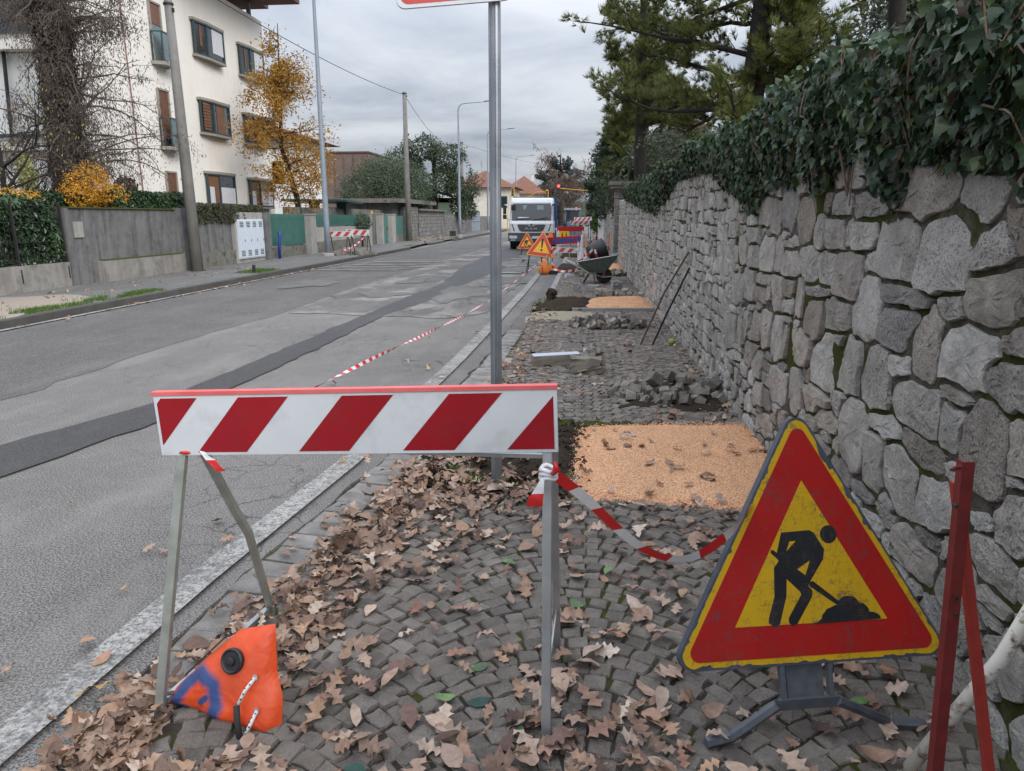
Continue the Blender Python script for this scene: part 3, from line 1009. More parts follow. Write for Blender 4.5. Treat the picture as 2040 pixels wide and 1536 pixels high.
hn = fbm(cells[:, :2], 9, .9)
order = np.argsort(cells[:, 1] + .25 * np.abs(cells[:, 0]) + np.where(cells[:, 1] < 1.62, 50, 0))
near, far = order[:300], order[300:]
for i in near:
    x, y, a, s_, ca = cells[i]
    o = link('cobble', random.choice(COBME), rp, (x, y, ZP + .004 * hn[i] + random.gauss(0, .0014)))
    o.rotation_euler = (random.gauss(0, .014), random.gauss(0, .014), a + random.gauss(0, .05))
    o.scale = (PX * s_ * 1.02 / ca ** .8, PX * s_ * 1.02 * ca ** .8, PX)
parts = []
for k in range(10):
    idx = far[k::10]
    n = len(idx)
    c = cells[idx]
    parts.append(scatter(COB[k], np.stack([c[:, 0], c[:, 1], ZP + .004 * hn[idx] + rng.normal(0, .0025, n)], 1),
                         eul(rng.normal(0, .014, n), rng.normal(0, .014, n), c[:, 2] + rng.normal(0, .05, n)),
                         np.stack([PX * c[:, 3] * 1.02 / c[:, 4] ** .8, PX * c[:, 3] * 1.02 * c[:, 4] ** .8, np.full(n, PX)], 1)))
V, F = merge(parts)
tag(link('cobble_paving', np_mesh('cobble_paving', V, F, 'cobble_far'), rp), kind='stuff')
# gutter setts
sett_me = []
for k in range(4):
    V, F = cob_proto(70 + k)
    sett_me.append(np_mesh('gutter_sett', V, F, 'sett'))
y = .6
while y < 10.5:
    x = (edge(y) + inner(y)) / 2
    sl = math.atan((edge(y + .1) - edge(y - .1)) / .2)
    o = link('gutter_sett', random.choice(sett_me), rp, (x + random.gauss(0, .004), y, .002 + random.gauss(0, .003)))
    o.rotation_euler = (random.gauss(0, .015), random.gauss(0, .015), -sl + random.gauss(0, .02))
    o.scale = (.245, .150, .07)
    y += .152
# low kerb strip on the pavement side of the gutter
kerbrun(rp, inner(4.4) + .05, 4.4, inner(8.2) + .05, 8.2, .09, ZP + .004, 'kerb_pale', .95, -.02)
kerbrun(rp, inner(14.9) + .06, 14.9, inner(21.3) + .06, 21.3, .13, ZP + .010, 'kerb_pale', 1.0, -.02)
kerbrun(rp, inner(25) + .06, 25, inner(40) + .06, 40, .13, ZP + .010, 'kerb_pale', 1.0, -.02)
m = MB()
yy = [10.5, 12, 17, 30, 60, 140]
for y, y_ in zip(yy[:-1], yy[1:]):
    m.sheet([(edge(y) + .002, y, .002), (edge(y_) + .002, y_, .002), (inner(y_) - .004, y_, .002), (inner(y) - .004, y, .002)])
tag(m.build('gutter_strip', 'asphalt_side', rp), kind='structure')
m = MB().sheet([(inner(31), 31, ZP), (1.9, 31, ZP), (1.9, 140, ZP), (inner(140), 140, ZP)])
tag(m.build('far_footway', 'asphalt_side', rp), kind='structure')

def lumpy(name, poly, mat_, z, amp, parent, seed, cell=.05, crown=.03, sc=6):
    """a bed of loose ground: a grid inside an outline, humped and rough"""
    q = np.array(poly)
    x0, y0 = q.min(0)
    x1, y1 = q.max(0)
    nx, ny = int((x1 - x0) / cell) + 2, int((y1 - y0) / cell) + 2
    gx, gy = np.meshgrid(np.linspace(x0, x1, nx), np.linspace(y0, y1, ny))
    P = np.stack([gx.ravel(), gy.ravel()], 1)
    # distance to outline
    d = np.full(len(P), 9.)
    for i in range(len(q)):
        a, b = q[i], q[(i + 1) % len(q)]
        t_ = np.clip(((P - a) @ (b - a)) / ((b - a) @ (b - a)), 0, 1)
        d = np.minimum(d, np.linalg.norm(P - a - t_[:, None] * (b - a), axis=1))
    ins = inpoly(P, poly)
    d = np.where(ins, d, -d) + .05 * fbm(P, seed + 5, 9)
    h = np.clip(d / .12, -1, 1)
    Z = z + crown * h + amp * fbm(P, seed, sc, 5) * np.clip(h + .3, 0, 1) - .03 * (h < -.2)
    V = np.stack([P[:, 0], P[:, 1], Z], 1)
    idx = np.arange(nx * ny).reshape(ny, nx)
    F = np.stack([idx[:-1, :-1], idx[:-1, 1:], idx[1:, 1:], idx[1:, :-1]], -1).reshape(-1, 4)
    k = (h[F] > -.6).any(1)
    return tag(link(name, np_mesh(name, V, F[k], mat_, smooth=True), parent), kind='structure')
G1 = [(.03, 3.96), (1.0, 3.84), (1.31, 3.95), (1.33, 5.62), (.6, 5.56), (.04, 5.40), (.0, 4.6)]
D1 = [(-1.05, 3.95), (-.5, 3.80), (.0, 3.98), (.05, 4.6), (.06, 5.55), (-.35, 5.6), (-.8, 5.1), (-.98, 4.6)]
lumpy('soil_patch', D1, 'soil', ZP - .02, .022, rp, 1, .028, .025, 5)
lumpy('gravel_bed', G1, 'orange_gravel', ZP - .005, .010, rp, 2, .03, .018, 3)
G2 = [(.10, 12.7), (1.33, 12.9), (1.34, 14.6), (.3, 14.5), (.12, 13.6)]
lumpy('soil_patch', [(-.82, 12.6), (.2, 12.6), (.25, 14.4), (-.5, 14.3)], 'soil', ZP, .05, rp, 3, .05, .06, 5)
lumpy('gravel_bed', G2, 'orange_gravel', ZP, .02, rp, 4, .05, .06, 3)
lumpy('soil_patch', [(-.75, 21.6), (.2, 21.6), (.2, 24.4), (-.6, 24.3)], 'soil', ZP, .06, rp, 6, .07, .08, 5)
lumpy('gravel_bed', [(.15, 21.7), (1.36, 21.8), (1.36, 25), (.2, 24.8)], 'orange_gravel', ZP, .03, rp, 7, .07, .08, 3)
lumpy('soil_patch', [(-.75, 29.6), (.25, 29.6), (.25, 32.2), (-.6, 32.2)], 'soil', ZP, .10, rp, 8, .1, .14, 4)
lumpy('gravel_bed', [(.25, 29.6), (1.2, 29.6), (1.2, 32.4), (.25, 32.3)], 'orange_gravel', ZP, .04, rp, 9, .1, .08, 3)
lumpy('sand_spill', [(-.85, 11.4), (.2, 11.35), (.5, 11.9), (.4, 12.6), (-.7, 12.55)], 'sand', ZP - .012, .006, rp, 10, .05, .018, 3)
# pale kerb left lying along the trench edge
m = MB().bar((-.1, 12.62, ZP + .02), (1.32, 12.72, ZP + .02), .09, .05)
m.build('trench_kerb', 'kerb_pale', rp)
# loose pebbles on the near gravel bed: nobody could count them
n = 26000
P = np.stack([rng.uniform(-.06, 1.34, n), rng.uniform(3.8, 5.66, n)], 1)
q = np.array(G1)
P = P[inpoly(P + rng.normal(0, .035, P.shape), G1)]
n = len(P)
TET = (np.array([(-.5, -.4, 0), (.5, -.45, 0), (.05, .55, 0), (.05, 0, .32)]), np.array([(0, 1, 3), (1, 2, 3), (2, 0, 3)]))
zz = ZP + .008 + .010 * fbm(P, 2, 3, 5)
V, F = scatter(TET, np.stack([P[:, 0], P[:, 1], zz], 1), eul(rng.normal(0, .4, n), rng.normal(0, .4, n), rng.uniform(0, 6.28, n)), rng.uniform(.005, .012, n))
tag(link('gravel_pebbles', np_mesh('gravel_pebbles', V, F, 'orange_pebble'), rp), kind='stuff')
# crumbs of soil
n = 1500
P = np.stack([rng.uniform(-1.1, .15, n), rng.uniform(3.75, 5.7, n)], 1)
P = P[inpoly(P + rng.normal(0, .06, P.shape), D1)]
n = len(P)
V, F = scatter(TET, np.stack([P[:, 0], P[:, 1], np.full(n, ZP + .008)], 1), eul(rng.normal(0, .6, n), rng.normal(0, .6, n), rng.uniform(0, 6.28, n)), rng.uniform(.012, .045, n))
tag(link('soil_crumbs', np_mesh('soil_crumbs', V, F, 'soil'), rp), kind='stuff')

# ------------------------------------------------------------------ rubble wall on the right
# outlines of the near stones on the wall's face, cm: y, z, y, z, ...
STONES = [[409,174,384,173,380,168,385,165,410,164,410,170],[378,173,357,172,341,170,338,167,342,164,374,163,379,167],[416,161,390,161,387,156,386,147,412,146,416,153],[387,160,380,160,378,149,385,148],[371,160,350,160,347,154,355,148,374,147,378,157],[347,162,316,162,315,157,318,150,317,138,341,139,347,154],[313,160,307,156,304,148,304,139,311,137,315,140,316,147,313,152],[295,162,275,164,264,161,264,154,267,146,266,138,273,137,299,135,303,141,300,153,299,160],[260,157,248,159,240,154,239,152,245,149,263,146,265,151],[244,165,236,166,232,159,233,154,238,154,243,161],[392,145,379,146,362,145,363,134,365,123,391,124,395,133],[359,146,344,147,342,140,360,139],[353,136,340,135,332,126,335,110,361,108,366,120,358,130],[334,134,300,135,290,132,290,129,315,128,331,127,337,131],[281,134,266,136,265,130,278,129],[263,141,238,146,234,145,234,139,238,130,245,129,263,132,265,135],[329,124,303,126,298,123,308,115,308,108,321,108,331,110],[234,145,229,147,225,137,233,136],[330,182,283,181,280,174,285,166,300,163,333,167],[275,178,258,176,250,172,256,161,275,168],[286,129,279,126,278,113,283,101,297,103,297,114,291,123],[366,104,354,104,352,97,352,87,351,79,379,77,383,91,374,97],[340,104,329,107,319,106,320,98,317,82,333,78,346,79,351,87,343,94],[316,106,302,106,300,101,307,99,317,102],[277,118,270,122,261,124,250,124,242,124,241,119,246,114,245,107,258,107,274,106,277,113],[239,126,231,128,226,128,224,122,238,123],[242,115,224,120,220,106,236,106,243,109],[271,103,260,103,250,101,263,99],[305,97,292,98,272,98,270,91,273,82,278,80,305,80,312,87,312,92],[268,97,252,96,255,91,258,82,265,81,270,93],[247,104,238,103,232,99,228,92,228,83,227,76,244,76,253,81,252,95,249,100],[225,103,217,103,213,88,225,85,226,93],[358,77,341,78,336,74,335,62,335,49,346,44,362,48,365,67],[380,75,368,76,368,66,372,62,380,64],[331,76,317,78,304,78,303,73,311,71,319,72,332,70],[331,66,318,67,316,59,315,49,317,43,332,44,332,56],[308,68,297,70,285,65,284,58,282,46,291,44,304,48,311,56],[299,79,277,79,263,78,264,72,270,70,286,71,298,73],[277,64,256,68,252,56,260,50,276,47,279,55],[316,39,308,41,297,40,298,34,307,35],[288,41,275,39,260,40,262,31,263,26,279,29,292,33],[276,46,260,47,260,42,269,41,276,41],[227,72,221,80,211,82,208,69,213,62,221,63,227,62,228,68],[240,65,229,66,229,64,238,61],[238,60,227,62,214,59,216,49,229,47,235,53],[252,40,242,47,236,45,229,32,235,25,247,24,255,30],[211,61,205,65,202,54,209,53],[222,31,210,39,203,34,203,24,209,21,219,24],[204,9,195,21,190,9,199,3],[242,21,231,30,226,24,238,15],[566,93,544,93,542,77,553,73,565,75],[540,95,517,97,518,76,533,72,539,76],[506,96,486,97,485,77,488,70,511,69,511,87],[481,95,472,96,473,77,480,75],[467,95,426,94,427,83,429,77,470,74,469,86],[399,102,377,99,386,87,386,74,392,72,417,73,417,82,412,93],[389,103,374,104,375,99,386,100],[456,72,439,73,433,64,431,51,449,45,464,47,461,61],[428,67,410,70,388,67,388,63,401,63,405,57,427,51],[400,60,384,62,370,61,370,54,391,51,408,52],[541,64,530,63,530,48,553,45,560,55],[581,66,543,69,553,62,565,51,586,48,586,60],[522,62,501,63,507,57,518,57],[498,62,483,65,464,64,468,46,491,40,499,52],[526,54,502,57,501,48,524,47],[546,42,526,45,521,30,550,24,550,34],[522,43,503,45,494,34,515,30],[533,20,505,27,485,22,491,15,535,7],[633,50,606,53,600,48,627,43],[625,38,598,40,601,27,625,26],[678,77,628,83,624,60,658,46],[616,84,601,84,594,62,608,60],[595,87,581,88,579,72,591,69],[479,34,457,41,459,32,476,25],[572,28,552,31,552,19,574,13],[562,177,536,173,541,157,565,158],[530,173,512,171,516,152,533,153],[507,184,478,178,477,167,484,155,503,157,506,171],[466,172,447,172,439,161,449,149,464,148,470,162],[436,161,424,162,417,156,420,147,432,148,436,154],[607,155,577,155,577,145,603,145],[570,154,558,154,558,145,567,145],[551,150,523,148,521,126,551,125,553,140],[515,149,502,147,501,128,515,128,516,141],[501,149,477,147,478,144,499,145],[493,141,460,143,457,130,484,126,496,127],[453,145,427,143,427,130,434,126,452,128,456,141],[414,144,396,144,397,135,399,127,419,128,427,137],[591,140,562,140,561,127,590,125],[603,122,572,122,569,101,603,101],[569,121,522,123,523,116,554,115,570,115],[562,111,536,113,536,103,569,102],[517,123,492,123,489,112,493,103,524,101,517,115],[490,123,469,123,471,113,488,113],[490,109,469,113,466,104,490,102],[458,127,449,125,450,106,463,103,461,118],[445,123,400,125,401,122,441,118],[442,114,412,117,412,109,411,97,441,96],[406,120,370,120,368,110,383,105,404,105],[638,148,608,148,601,128,630,125],[710,140,682,140,667,112,703,107],[651,115,609,118,609,95,643,91],[676,136,642,137,638,125,667,123]]
wall = thing('stone_wall', (WX, 4, 0), 'long grey rubble stone wall along the right pavement, ivy on top', 'wall')
WB = Vector(W[wall.name])
gy = np.arange(-2.0, 25.6, .05)
gz = np.arange(-.02, 2.18, .05)
YY, ZZ = np.meshgrid(gy, gz)
P = np.stack([YY.ravel(), ZZ.ravel()], 1)
XX = WX + .001 + .008 * fbm(P, 21, 7, 4)
V = np.stack([XX, P[:, 0], P[:, 1]], 1)
idx = np.arange(len(V)).reshape(len(gz), len(gy))
F = np.stack([idx[:-1, 1:], idx[:-1, :-1], idx[1:, :-1], idx[1:, 1:]], -1).reshape(-1, 4)
V2 = [(WX + .03, -2, -.05), (WX + .5, -2, -.05), (WX + .5, 25.6, -.05), (WX + .03, 25.6, -.05), (WX + .03, -2, 2.14), (WX + .5, -2, 2.14), (WX + .5, 25.6, 2.14), (WX + .03, 25.6, 2.14)]
F2 = np.array([(3, 2, 1, 0), (4, 5, 6, 7), (0, 1, 5, 4), (1, 2, 6, 5), (2, 3, 7, 6), (3, 0, 4, 7)])
V, F = merge([(V, F), (np.array(V2), F2)])
link('mortar', np_mesh('mortar', V - np.array(WB), F, 'mortar', smooth=True), wall)

def stone_geo(poly, seed, n=None, proud=.03):
    """a rough hewn stone from its outline (y, z): rim, shoulder, face"""
    r = np.random.default_rng(seed)
    q = np.array(poly, float)
    if ((q[:, 0] * np.roll(q[:, 1], -1) - np.roll(q[:, 0], -1) * q[:, 1]).sum()) < 0:
        q = q[::-1]
    per = np.linalg.norm(np.roll(q, -1, 0) - q, axis=1).sum()
    if n:
        out = []
        L = np.linalg.norm(np.roll(q, -1, 0) - q, axis=1)
        for i in range(len(q)):
            k = max(1, int(round(L[i] / per * n)))
            for j in range(k):
                p = q[i] + (q[(i + 1) % len(q)] - q[i]) * j / k
                out.append(p + r.normal(0, min(.0045, L[i] / k * .18) if j else .0015, 2))
        q = np.array(out)
    c = q.mean(0)
    size = math.sqrt(abs((q[:, 0] * np.roll(q[:, 1], -1) - np.roll(q[:, 0], -1) * q[:, 1]).sum()) / 2)
    m_ = len(q)
    V, F = [], []
    pr = proud * r.uniform(.65, 1.3)
    tilt = r.normal(0, .04, 2)
    planes = [(r.uniform(0, 6.283), r.uniform(.10, .42), r.uniform(.25, .8)) for _ in range(r.integers(2, 5))]
    ext_ = np.abs(q - c).max(0) + 1e-6
    RG = ((1.01, .03, 0), (1.0, -pr * .70, .0015), (.965, -pr * 1.0, .0015), (.80, -pr, .0018), (.56, -pr, .002), (.30, -pr, .002)) if n and n > 10 else ((1.05, .03, 0), (1.03, -pr * .5, .002), (.965, -pr * .95, .003), (.60, -pr, .004))
    for sc, x, jit in RG:
        for p in q:
            d = (p - c) * sc
            cut = 0
            if x < 0:
                for a_, sl, o_ in planes:
                    e_ = (d[0] / ext_[0]) * math.cos(a_) + (d[1] / ext_[1]) * math.sin(a_) - o_
                    cut = max(cut, e_ * sl * size * .4)
                cut = min(cut, pr * .6)
            V.append((WX + x + cut + (r.normal(0, jit) + d @ tilt * (x < 0)), c[0] + d[0] + (r.normal(0, .003) if sc < .95 else 0), c[1] + d[1] + (r.normal(0, .003) if sc < .95 else 0)))
    V.append((WX - pr * r.uniform(.9, 1.2), c[0], c[1]))
    nr = len(RG)
    for i in range(nr - 1):
        for k in range(m_):
            a, b = i * m_ + k, i * m_ + (k + 1) % m_
            F.append((a, a + m_, b + m_, b))
    for k in range(m_):
        F.append(((nr - 1) * m_ + k, nr * m_, (nr - 1) * m_ + (k + 1) % m_))
    return V, F
def add_stone(V, F):
    c = Vector(np.array(V).mean(0))
    me = bpy.data.meshes.new('stone')
    me.from_pydata([Vector(v) - c for v in V], [], F)
    me.materials.append(MATS['wall_stone'])
    nrim = 2 * sum(1 for f in F if len(f) == 3)
    me.polygons.foreach_set('use_smooth', [False] * len(F))
    link('stone', me, wall, c - WB)
traced = [np.array(s_, float).reshape(-1, 2) / 100 for s_ in STONES]
def courses(y0, y1, seed, hmin=.10, hmax=.20):
    r = random.Random(seed)
    z = .0
    out = []
    while z < 2.12:
        h = r.uniform(hmin, hmax)
        y = y0 + r.uniform(-.2, 0)
        while y < y1:
            w = r.uniform(.11, .40) * (1 if h > .14 else .85)
            g_ = .010
            ww = .018 * math.sin(y * 3.1 + z * 5) + .02 * math.sin(y * 1.3)
            zs = z + ww
            j = lambda s=.02: r.gauss(0, s)
            def blk(a, b, c, d):
                out.append([(a + g_ + j(.012), c + g_ + j(.014)), ((a + b) / 2, c + g_ + j(.008)), (b - g_ + j(.012), c + g_ + j(.014)), (b - g_ + j(.01), d - g_ + j(.014)), ((a + b) / 2 + j(.02), d - g_ + j(.010)), (a + g_ + j(.01), d - g_ + j(.014))])
            if r.random() < .22 and h > .13:
                k = r.uniform(.35, .65)
                blk(y, y + w, zs, zs + h * k)
                blk(y, y + w, zs + h * k, zs + h)
            else:
                blk(y, y + w, zs, zs + h)
            y += w
        z += h
    return out
cand = courses(-1.9, 6.6, 3, .08, .17) + courses(-1.9, 6.6, 4, .05, .09)
fill = []
def clash(q, others, lim=.06):
    c = q.mean(0)
    P = np.concatenate([q, (q + c) / 2, c[None], (q + np.roll(q, 1, 0)) / 2])
    for o in others:
        if o[:, 0].max() < q[:, 0].min() or o[:, 0].min() > q[:, 0].max() or o[:, 1].max() < q[:, 1].min() or o[:, 1].min() > q[:, 1].max():
            continue
        if inpoly(P, o).mean() > lim or inpoly(np.concatenate([o, o.mean(0)[None], (o + o.mean(0)) / 2]), q).any():
            return True
    return False
for q in cand:
    for sc in (1.0, .72, .5):
        qq = np.array(q)
        qq = qq.mean(0) + (qq - qq.mean(0)) * sc
        if sc < 1 and np.ptp(qq[:, 0]) < .06:
            break
        if not clash(qq, traced + fill, .02):
            fill.append(qq)
            break
def densify(q, n):
    L = np.linalg.norm(np.roll(q, -1, 0) - q, axis=1)
    out = []
    for i in range(len(q)):
        k = max(1, int(round(L[i] / L.sum() * n)))
        for j in range(k):
            out.append(q[i] + (q[(i + 1) % len(q)] - q[i]) * j / k)
    return np.array(out)
# let every near stone grow until the joints are narrow
grow = [densify(q, 26) for q in traced] + [densify(q, 18) for q in fill]
cen = np.array([q.mean(0) for q in grow])
rad_ = np.array([np.linalg.norm(q - c_, axis=1).max() for q, c_ in zip(grow, cen)])
for it in range(6):
    for i, q in enumerate(grow):
        nb = [j for j in range(len(grow)) if j != i and np.hypot(*(cen[j] - cen[i])) < rad_[i] + rad_[j] + .06]
        if not nb: continue
        O = np.concatenate([grow[j] for j in nb])
        O = np.concatenate([O, np.concatenate([(grow[j] + np.roll(grow[j], 1, 0)) / 2 for j in nb])])
        d = q - cen[i]
        d = d / (np.linalg.norm(d, axis=1, keepdims=True) + 1e-9)
        new = q + d * .005
        dist = np.sqrt(((new[:, None] - O[None]) ** 2).sum(-1)).min(1)
        new[:, 1] = np.clip(new[:, 1], .0, 2.13)
        grow[i] = np.where((dist > .024)[:, None], new, q)
traced, fill = grow[:len(traced)], grow[len(traced):]
for k, q in enumerate(traced):
    add_stone(*stone_geo(q, 100 + k, 26, .019))
rest = courses(6.5, 25.5, 5, .09, .19)
rest = [np.array(q) for q in rest if np.array(q)[:, 0].min() > 6.42]
allp = sorted([q for q in fill if q[:, 0].max() > 1.9], key=lambda q: q[:, 0].mean()) + sorted(rest, key=lambda q: q[:, 0].mean())
back = [q for q in fill if q[:, 0].max() <= 1.9]
nsing = 300 - len(traced)
for k, q in enumerate(allp[:nsing]):
    add_stone(*stone_geo(q, 900 + k, 14, .019))
mbw = MB()
for k, q in enumerate(back + allp[nsing:]):
    V, F = stone_geo(q, 3000 + k, 8 if q[:, 0].mean() < 12 else None, .022)
    mbw.add(V, F)
o = mbw.build('stone_facing', 'wall_stone_far', wall)
tag(o, kind='stuff')

# capped pillar at the wall's end and the wall that goes on behind it
pil = thing('wall_pillar', (1.42, 26.0, 0), 'square stone pillar with dark overhanging cap at the end of the ivy wall', 'pillar')
for k in range(9):
    z = k * .28
    MB().box((1.42 + random.gauss(0, .008), 26.0, z + .135), (.46, .46, .262), random.gauss(0, .02)).build('block', 'pillar_stone', pil, bevel=.015)
MB().box((1.62, 26.0, 2.62), (1.16, .95, .11)).box((1.62, 26.0, 2.74), (1.28, 1.05, .12)).build('cap', 'concrete_mossy', pil)
fw_ = thing('garden_wall', (1.6, 36, 0), 'pale rubble wall running on beyond the capped pillar', 'wall')
MB().box((1.75, 36.5, 1.0), (.4, 20.4, 2.0)).build('core', 'mortar', fw_)
mbf = MB()
for k, q in enumerate(courses(26.4, 46.5, 8, .12, .22)):
    q = np.array(q)
    if q[:, 1].max() < 2.05 and q[:, 0].min() > 26.3:
        V, F = stone_geo(q, 7000 + k, None, .03)
        mbf.add([(v[0] + .19, v[1], v[2]) for v in V], F)
tag(mbf.build('stone_facing', 'wall_stone_far', fw_), kind='stuff')
po = thing('gate_post', (1.75, 49.5, 0), 'white gate post at the far end of the right pavement', 'post')
MB().box((1.45, 49.5, .95), (.45, .4, 1.9)).build('shaft', 'plaster_white', po)
MB().box((1.45, 49.5, 1.95), (.55, .5, .1)).build('cap', 'plaster_white', po)

# ------------------------------------------------------------------ ivy on the wall
ivy = thing('ivy', (WX + .1, 4, 2.1), 'dark green ivy hanging over the top of the stone wall', 'ivy')
IB = [(-2, 1.78), (1.0, 1.75), (2.0, 1.72), (2.24, 1.70), (2.3, 1.66), (2.38, 1.74), (2.47, 1.78), (2.77, 1.80), (3.15, 1.83), (3.19, 1.71), (3.28, 1.63), (3.35, 1.70), (3.54, 1.86), (3.76, 1.92), (4.09, 1.82), (4.32, 1.74), (4.47, 1.86), (4.77, 1.82), (5.43, 1.84), (5.77, 1.64), (6.07, 1.73), (6.99, 1.91), (7.89, 2.09), (10.38, 2.12), (11.2, 1.95), (12.99, 1.66), (15, 1.75), (19.97, 2.02), (22.5, 2.16)]
def ivlow(y):
    return np.interp(y, [a for a, b in IB], [b for a, b in IB])
def bulge(z, y):
    """how far the ivy stands out from the wall face at height z"""
    f = np.clip((z - ivlow(y)) / .5, 0, 1)
    return .025 + .13 * np.sin(f * 1.9) + .04 * np.sin(y * 2.3) * f
# dark core added inside the ivy to stop light coming through
m = MB()
yy = np.linspace(-2, 22.5, 130)
prof = []
for y in yy:
    lo = float(ivlow(y)) + .16
    tp = 2.30 + .05 * math.sin(y * 1.7) + .03 * math.sin(y * 5)
    prof.append([(WX - .01, y, lo), (WX - .03 - .03 * math.sin(y * 2.3 + 1) ** 2, y, lo + .12), (WX - .05, y, max(2.08, lo + .2)), (WX - .02, y, tp - .03), (WX + .22, y, tp + .02), (WX + .55, y, tp - .1), (WX + .6, y, 1.9)])
k = len(prof[0])
m.add([p for r_ in prof for p in r_], [(i * k + j, i * k + j + 1, (i + 1) * k + j + 1, (i + 1) * k + j) for i in range(len(yy) - 1) for j in range(k - 1)])
m.build('blocking_core', simple('ivy_blocking_core', (.022, .024, .014), (.055, .042, .028), .95, 30, bump=1, bscale=40), ivy)
def ivy_points(n, y0, y1, pw=1.0):
    y = y0 + (y1 - y0) * rng.random(n) ** pw
    lo = ivlow(y)
    top = 2.36 + .05 * np.sin(y * 1.7) + .04 * np.sin(y * 5.3)
    u = rng.random(n)
    over = rng.random(n) < .26
    z = lo - .02 + (top - lo) * u ** .9
    out = bulge(z, y) + rng.normal(0, .025, n)
    x = WX - out
    # the top rolls back over the wall
    xo = WX - .12 + rng.random(n) * .62
    x = np.where(over, xo, x)
    z = np.where(over, top + .04 * np.sin((xo - WX) * 5) + rng.normal(0, .035, n), z)
    lean = np.where(over, rng.normal(.7, .35, n), rng.normal(1.35, .33, n))
    return np.stack([x, y, z], 1), lean
def ivy_rot(lean, n):
    # leaf hangs with its tip down and its face towards the road
    yaw = rng.normal(0, .55, n)
    roll = rng.normal(0, .45, n)
    base = eul(np.zeros(n), np.zeros(n), np.full(n, math.pi / 2))            # tip (+y) to -x
    pitch = eul(np.zeros(n), -lean, np.zeros(n))                             # swing tip down
    spin = eul(np.zeros(n), np.zeros(n), yaw)
    ro = eul(np.zeros(n), roll, np.zeros(n))
    return np.einsum('nij,njk,nkl,nlm->nim', spin, pitch, base, ro)
def flip(M):
    return M
P1, l1 = ivy_points(340, 1.9, 5.2, 1.1)
M1 = ivy_rot(l1, 340)
IVME = [np_mesh('ivy_leaf', V, F, 'ivy_leaf', smooth=True) for V, F in IVYS]
S1 = rng.uniform(.034, .076, 340)
P1[:, 0] -= .02
vis = 0
for i in range(300):
    o = link('leaf', IVME[i % 5], ivy, Vector(P1[i]) - W[ivy.name])
    M4 = Matrix([list(r_) for r_ in M1[i]]).to_4x4()
    o.rotation_euler = M4.to_euler()
    o.scale = (S1[i],) * 3
parts = []
for k in range(5):
    for (nn, y0, y1, s0, s1) in ((2500, -1.8, 6.5, .024, .062), (1300, 6, 12, .028, .062), (900, 11, 22.3, .034, .072)):
        Pk, lk = ivy_points(nn, y0, y1)
        parts.append(scatter(IVYS[k], Pk, ivy_rot(lk, nn), rng.uniform(s0, s1, nn)))
V, F = merge(parts)
o = link('leaf_mass', np_mesh('leaf_mass', V - np.array(W[ivy.name]), F, 'ivy_mass', smooth=True), ivy)
tag(o, kind='stuff')
for k in range(46):
    y = random.uniform(1.9, 9) if k < 34 else random.uniform(9, 20)
    z = random.uniform(1.95, 2.38)
    x = WX - float(bulge(np.array(z), np.array(y))) - .03
    L = random.uniform(.12, .5)
    dy = random.uniform(-.3, .3)
    pts = []
    for j in range(6):
        t_ = j / 5
        zz = z - L * t_ * random.uniform(.6, 1) * (1 if random.random() < .8 else .3)
        y_ = y + dy * t_ + random.gauss(0, .015)
        pts.append((WX - float(bulge(np.array(max(zz, 1.75)), np.array(y_))) - .035 + random.gauss(0, .01), y_, zz))
    r0 = random.choice((.003, .004, .006, .014 if k < 8 and y > 3.6 else .004))
    MB().tube(pts, [r0, r0, r0 * .9, r0 * .8, r0 * .7, r0 * .5], 5).build('stem', 'twig_brown', ivy)

# ------------------------------------------------------------------ foreground: barrier, bag, tape, signs
bar_ = thing('road_barrier', (-.70, 2.12, 0), 'red and white striped barrier board on galvanised legs across the near pavement', 'barrier')
TL, TR, BL_, BR = Vector((-1.33, 2.10, 1.082)), Vector((-.058, 2.10, 1.132)), Vector((-1.322, 2.10, .882)), Vector((-.05, 2.10, .938))
ex = (TR - TL).normalized()
ez = (BL_ - TL).normalized()
nrm = Vector((0, -1, 0))
Lb, Hb = (TR - TL).length, (BL_ - TL).length
def bp(u, v, d=0):
    return TL + ex * u + ez * v + nrm * d
MB().ext([bp(0, 0), bp(0, Hb), bp(Lb, Hb), bp(Lb, 0)], (0, .022, 0)).build('board', 'white_reflective', bar_, bevel=.002)
b = .011
def stripe(poly):
    MB().ext([bp(u, v, .0012) for u, v in poly], (0, .0006, 0)).build('red_stripe', 'red_reflective', bar_)
def clipstripe(u0, w):
    # slanted band: top edge further right than the bottom edge
    sl = .155
    poly = [(u0 + sl, b), (u0, Hb - b), (u0 + w, Hb - b), (u0 + w + sl, b)]
    out = []
    # clip to the board left/right
    def clip(ps, f):
        r_ = []
        for i in range(len(ps)):
            a, c = ps[i], ps[(i + 1) % len(ps)]
            fa, fc = f(a), f(c)
            if fa >= 0: r_.append(a)
            if fa * fc < 0:
                t_ = fa / (fa - fc)
                r_.append((a[0] + (c[0] - a[0]) * t_, a[1] + (c[1] - a[1]) * t_))
        return r_
    poly = clip(poly, lambda p: p[0] - b)
    poly = clip(poly, lambda p: Lb - b - p[0])
    if len(poly) > 2:
        stripe(poly)
for u0 in (-.13, .125, .458, .792, 1.117):
    clipstripe(u0, .162 if u0 > 0 else .12)
MB().ext([bp(-.004, -.010, .003), bp(Lb + .002, -.010, .003), bp(Lb + .002, .002, .003), bp(-.004, .002, .003)], (0, .03, 0)).build('top_edge', 'pink_edge', bar_)
MB().box(bp(Lb / 2, Hb - .004, -.028), (Lb - .1, .02, .012)).build('rail', 'galvanised', bar_)
LFT, LBT = Vector((-1.248, 2.135, 1.0)), Vector((-1.235, 2.16, .93))
RFT, RBT = Vector((-.085, 2.135, 1.05)), Vector((-.068, 2.165, .96))
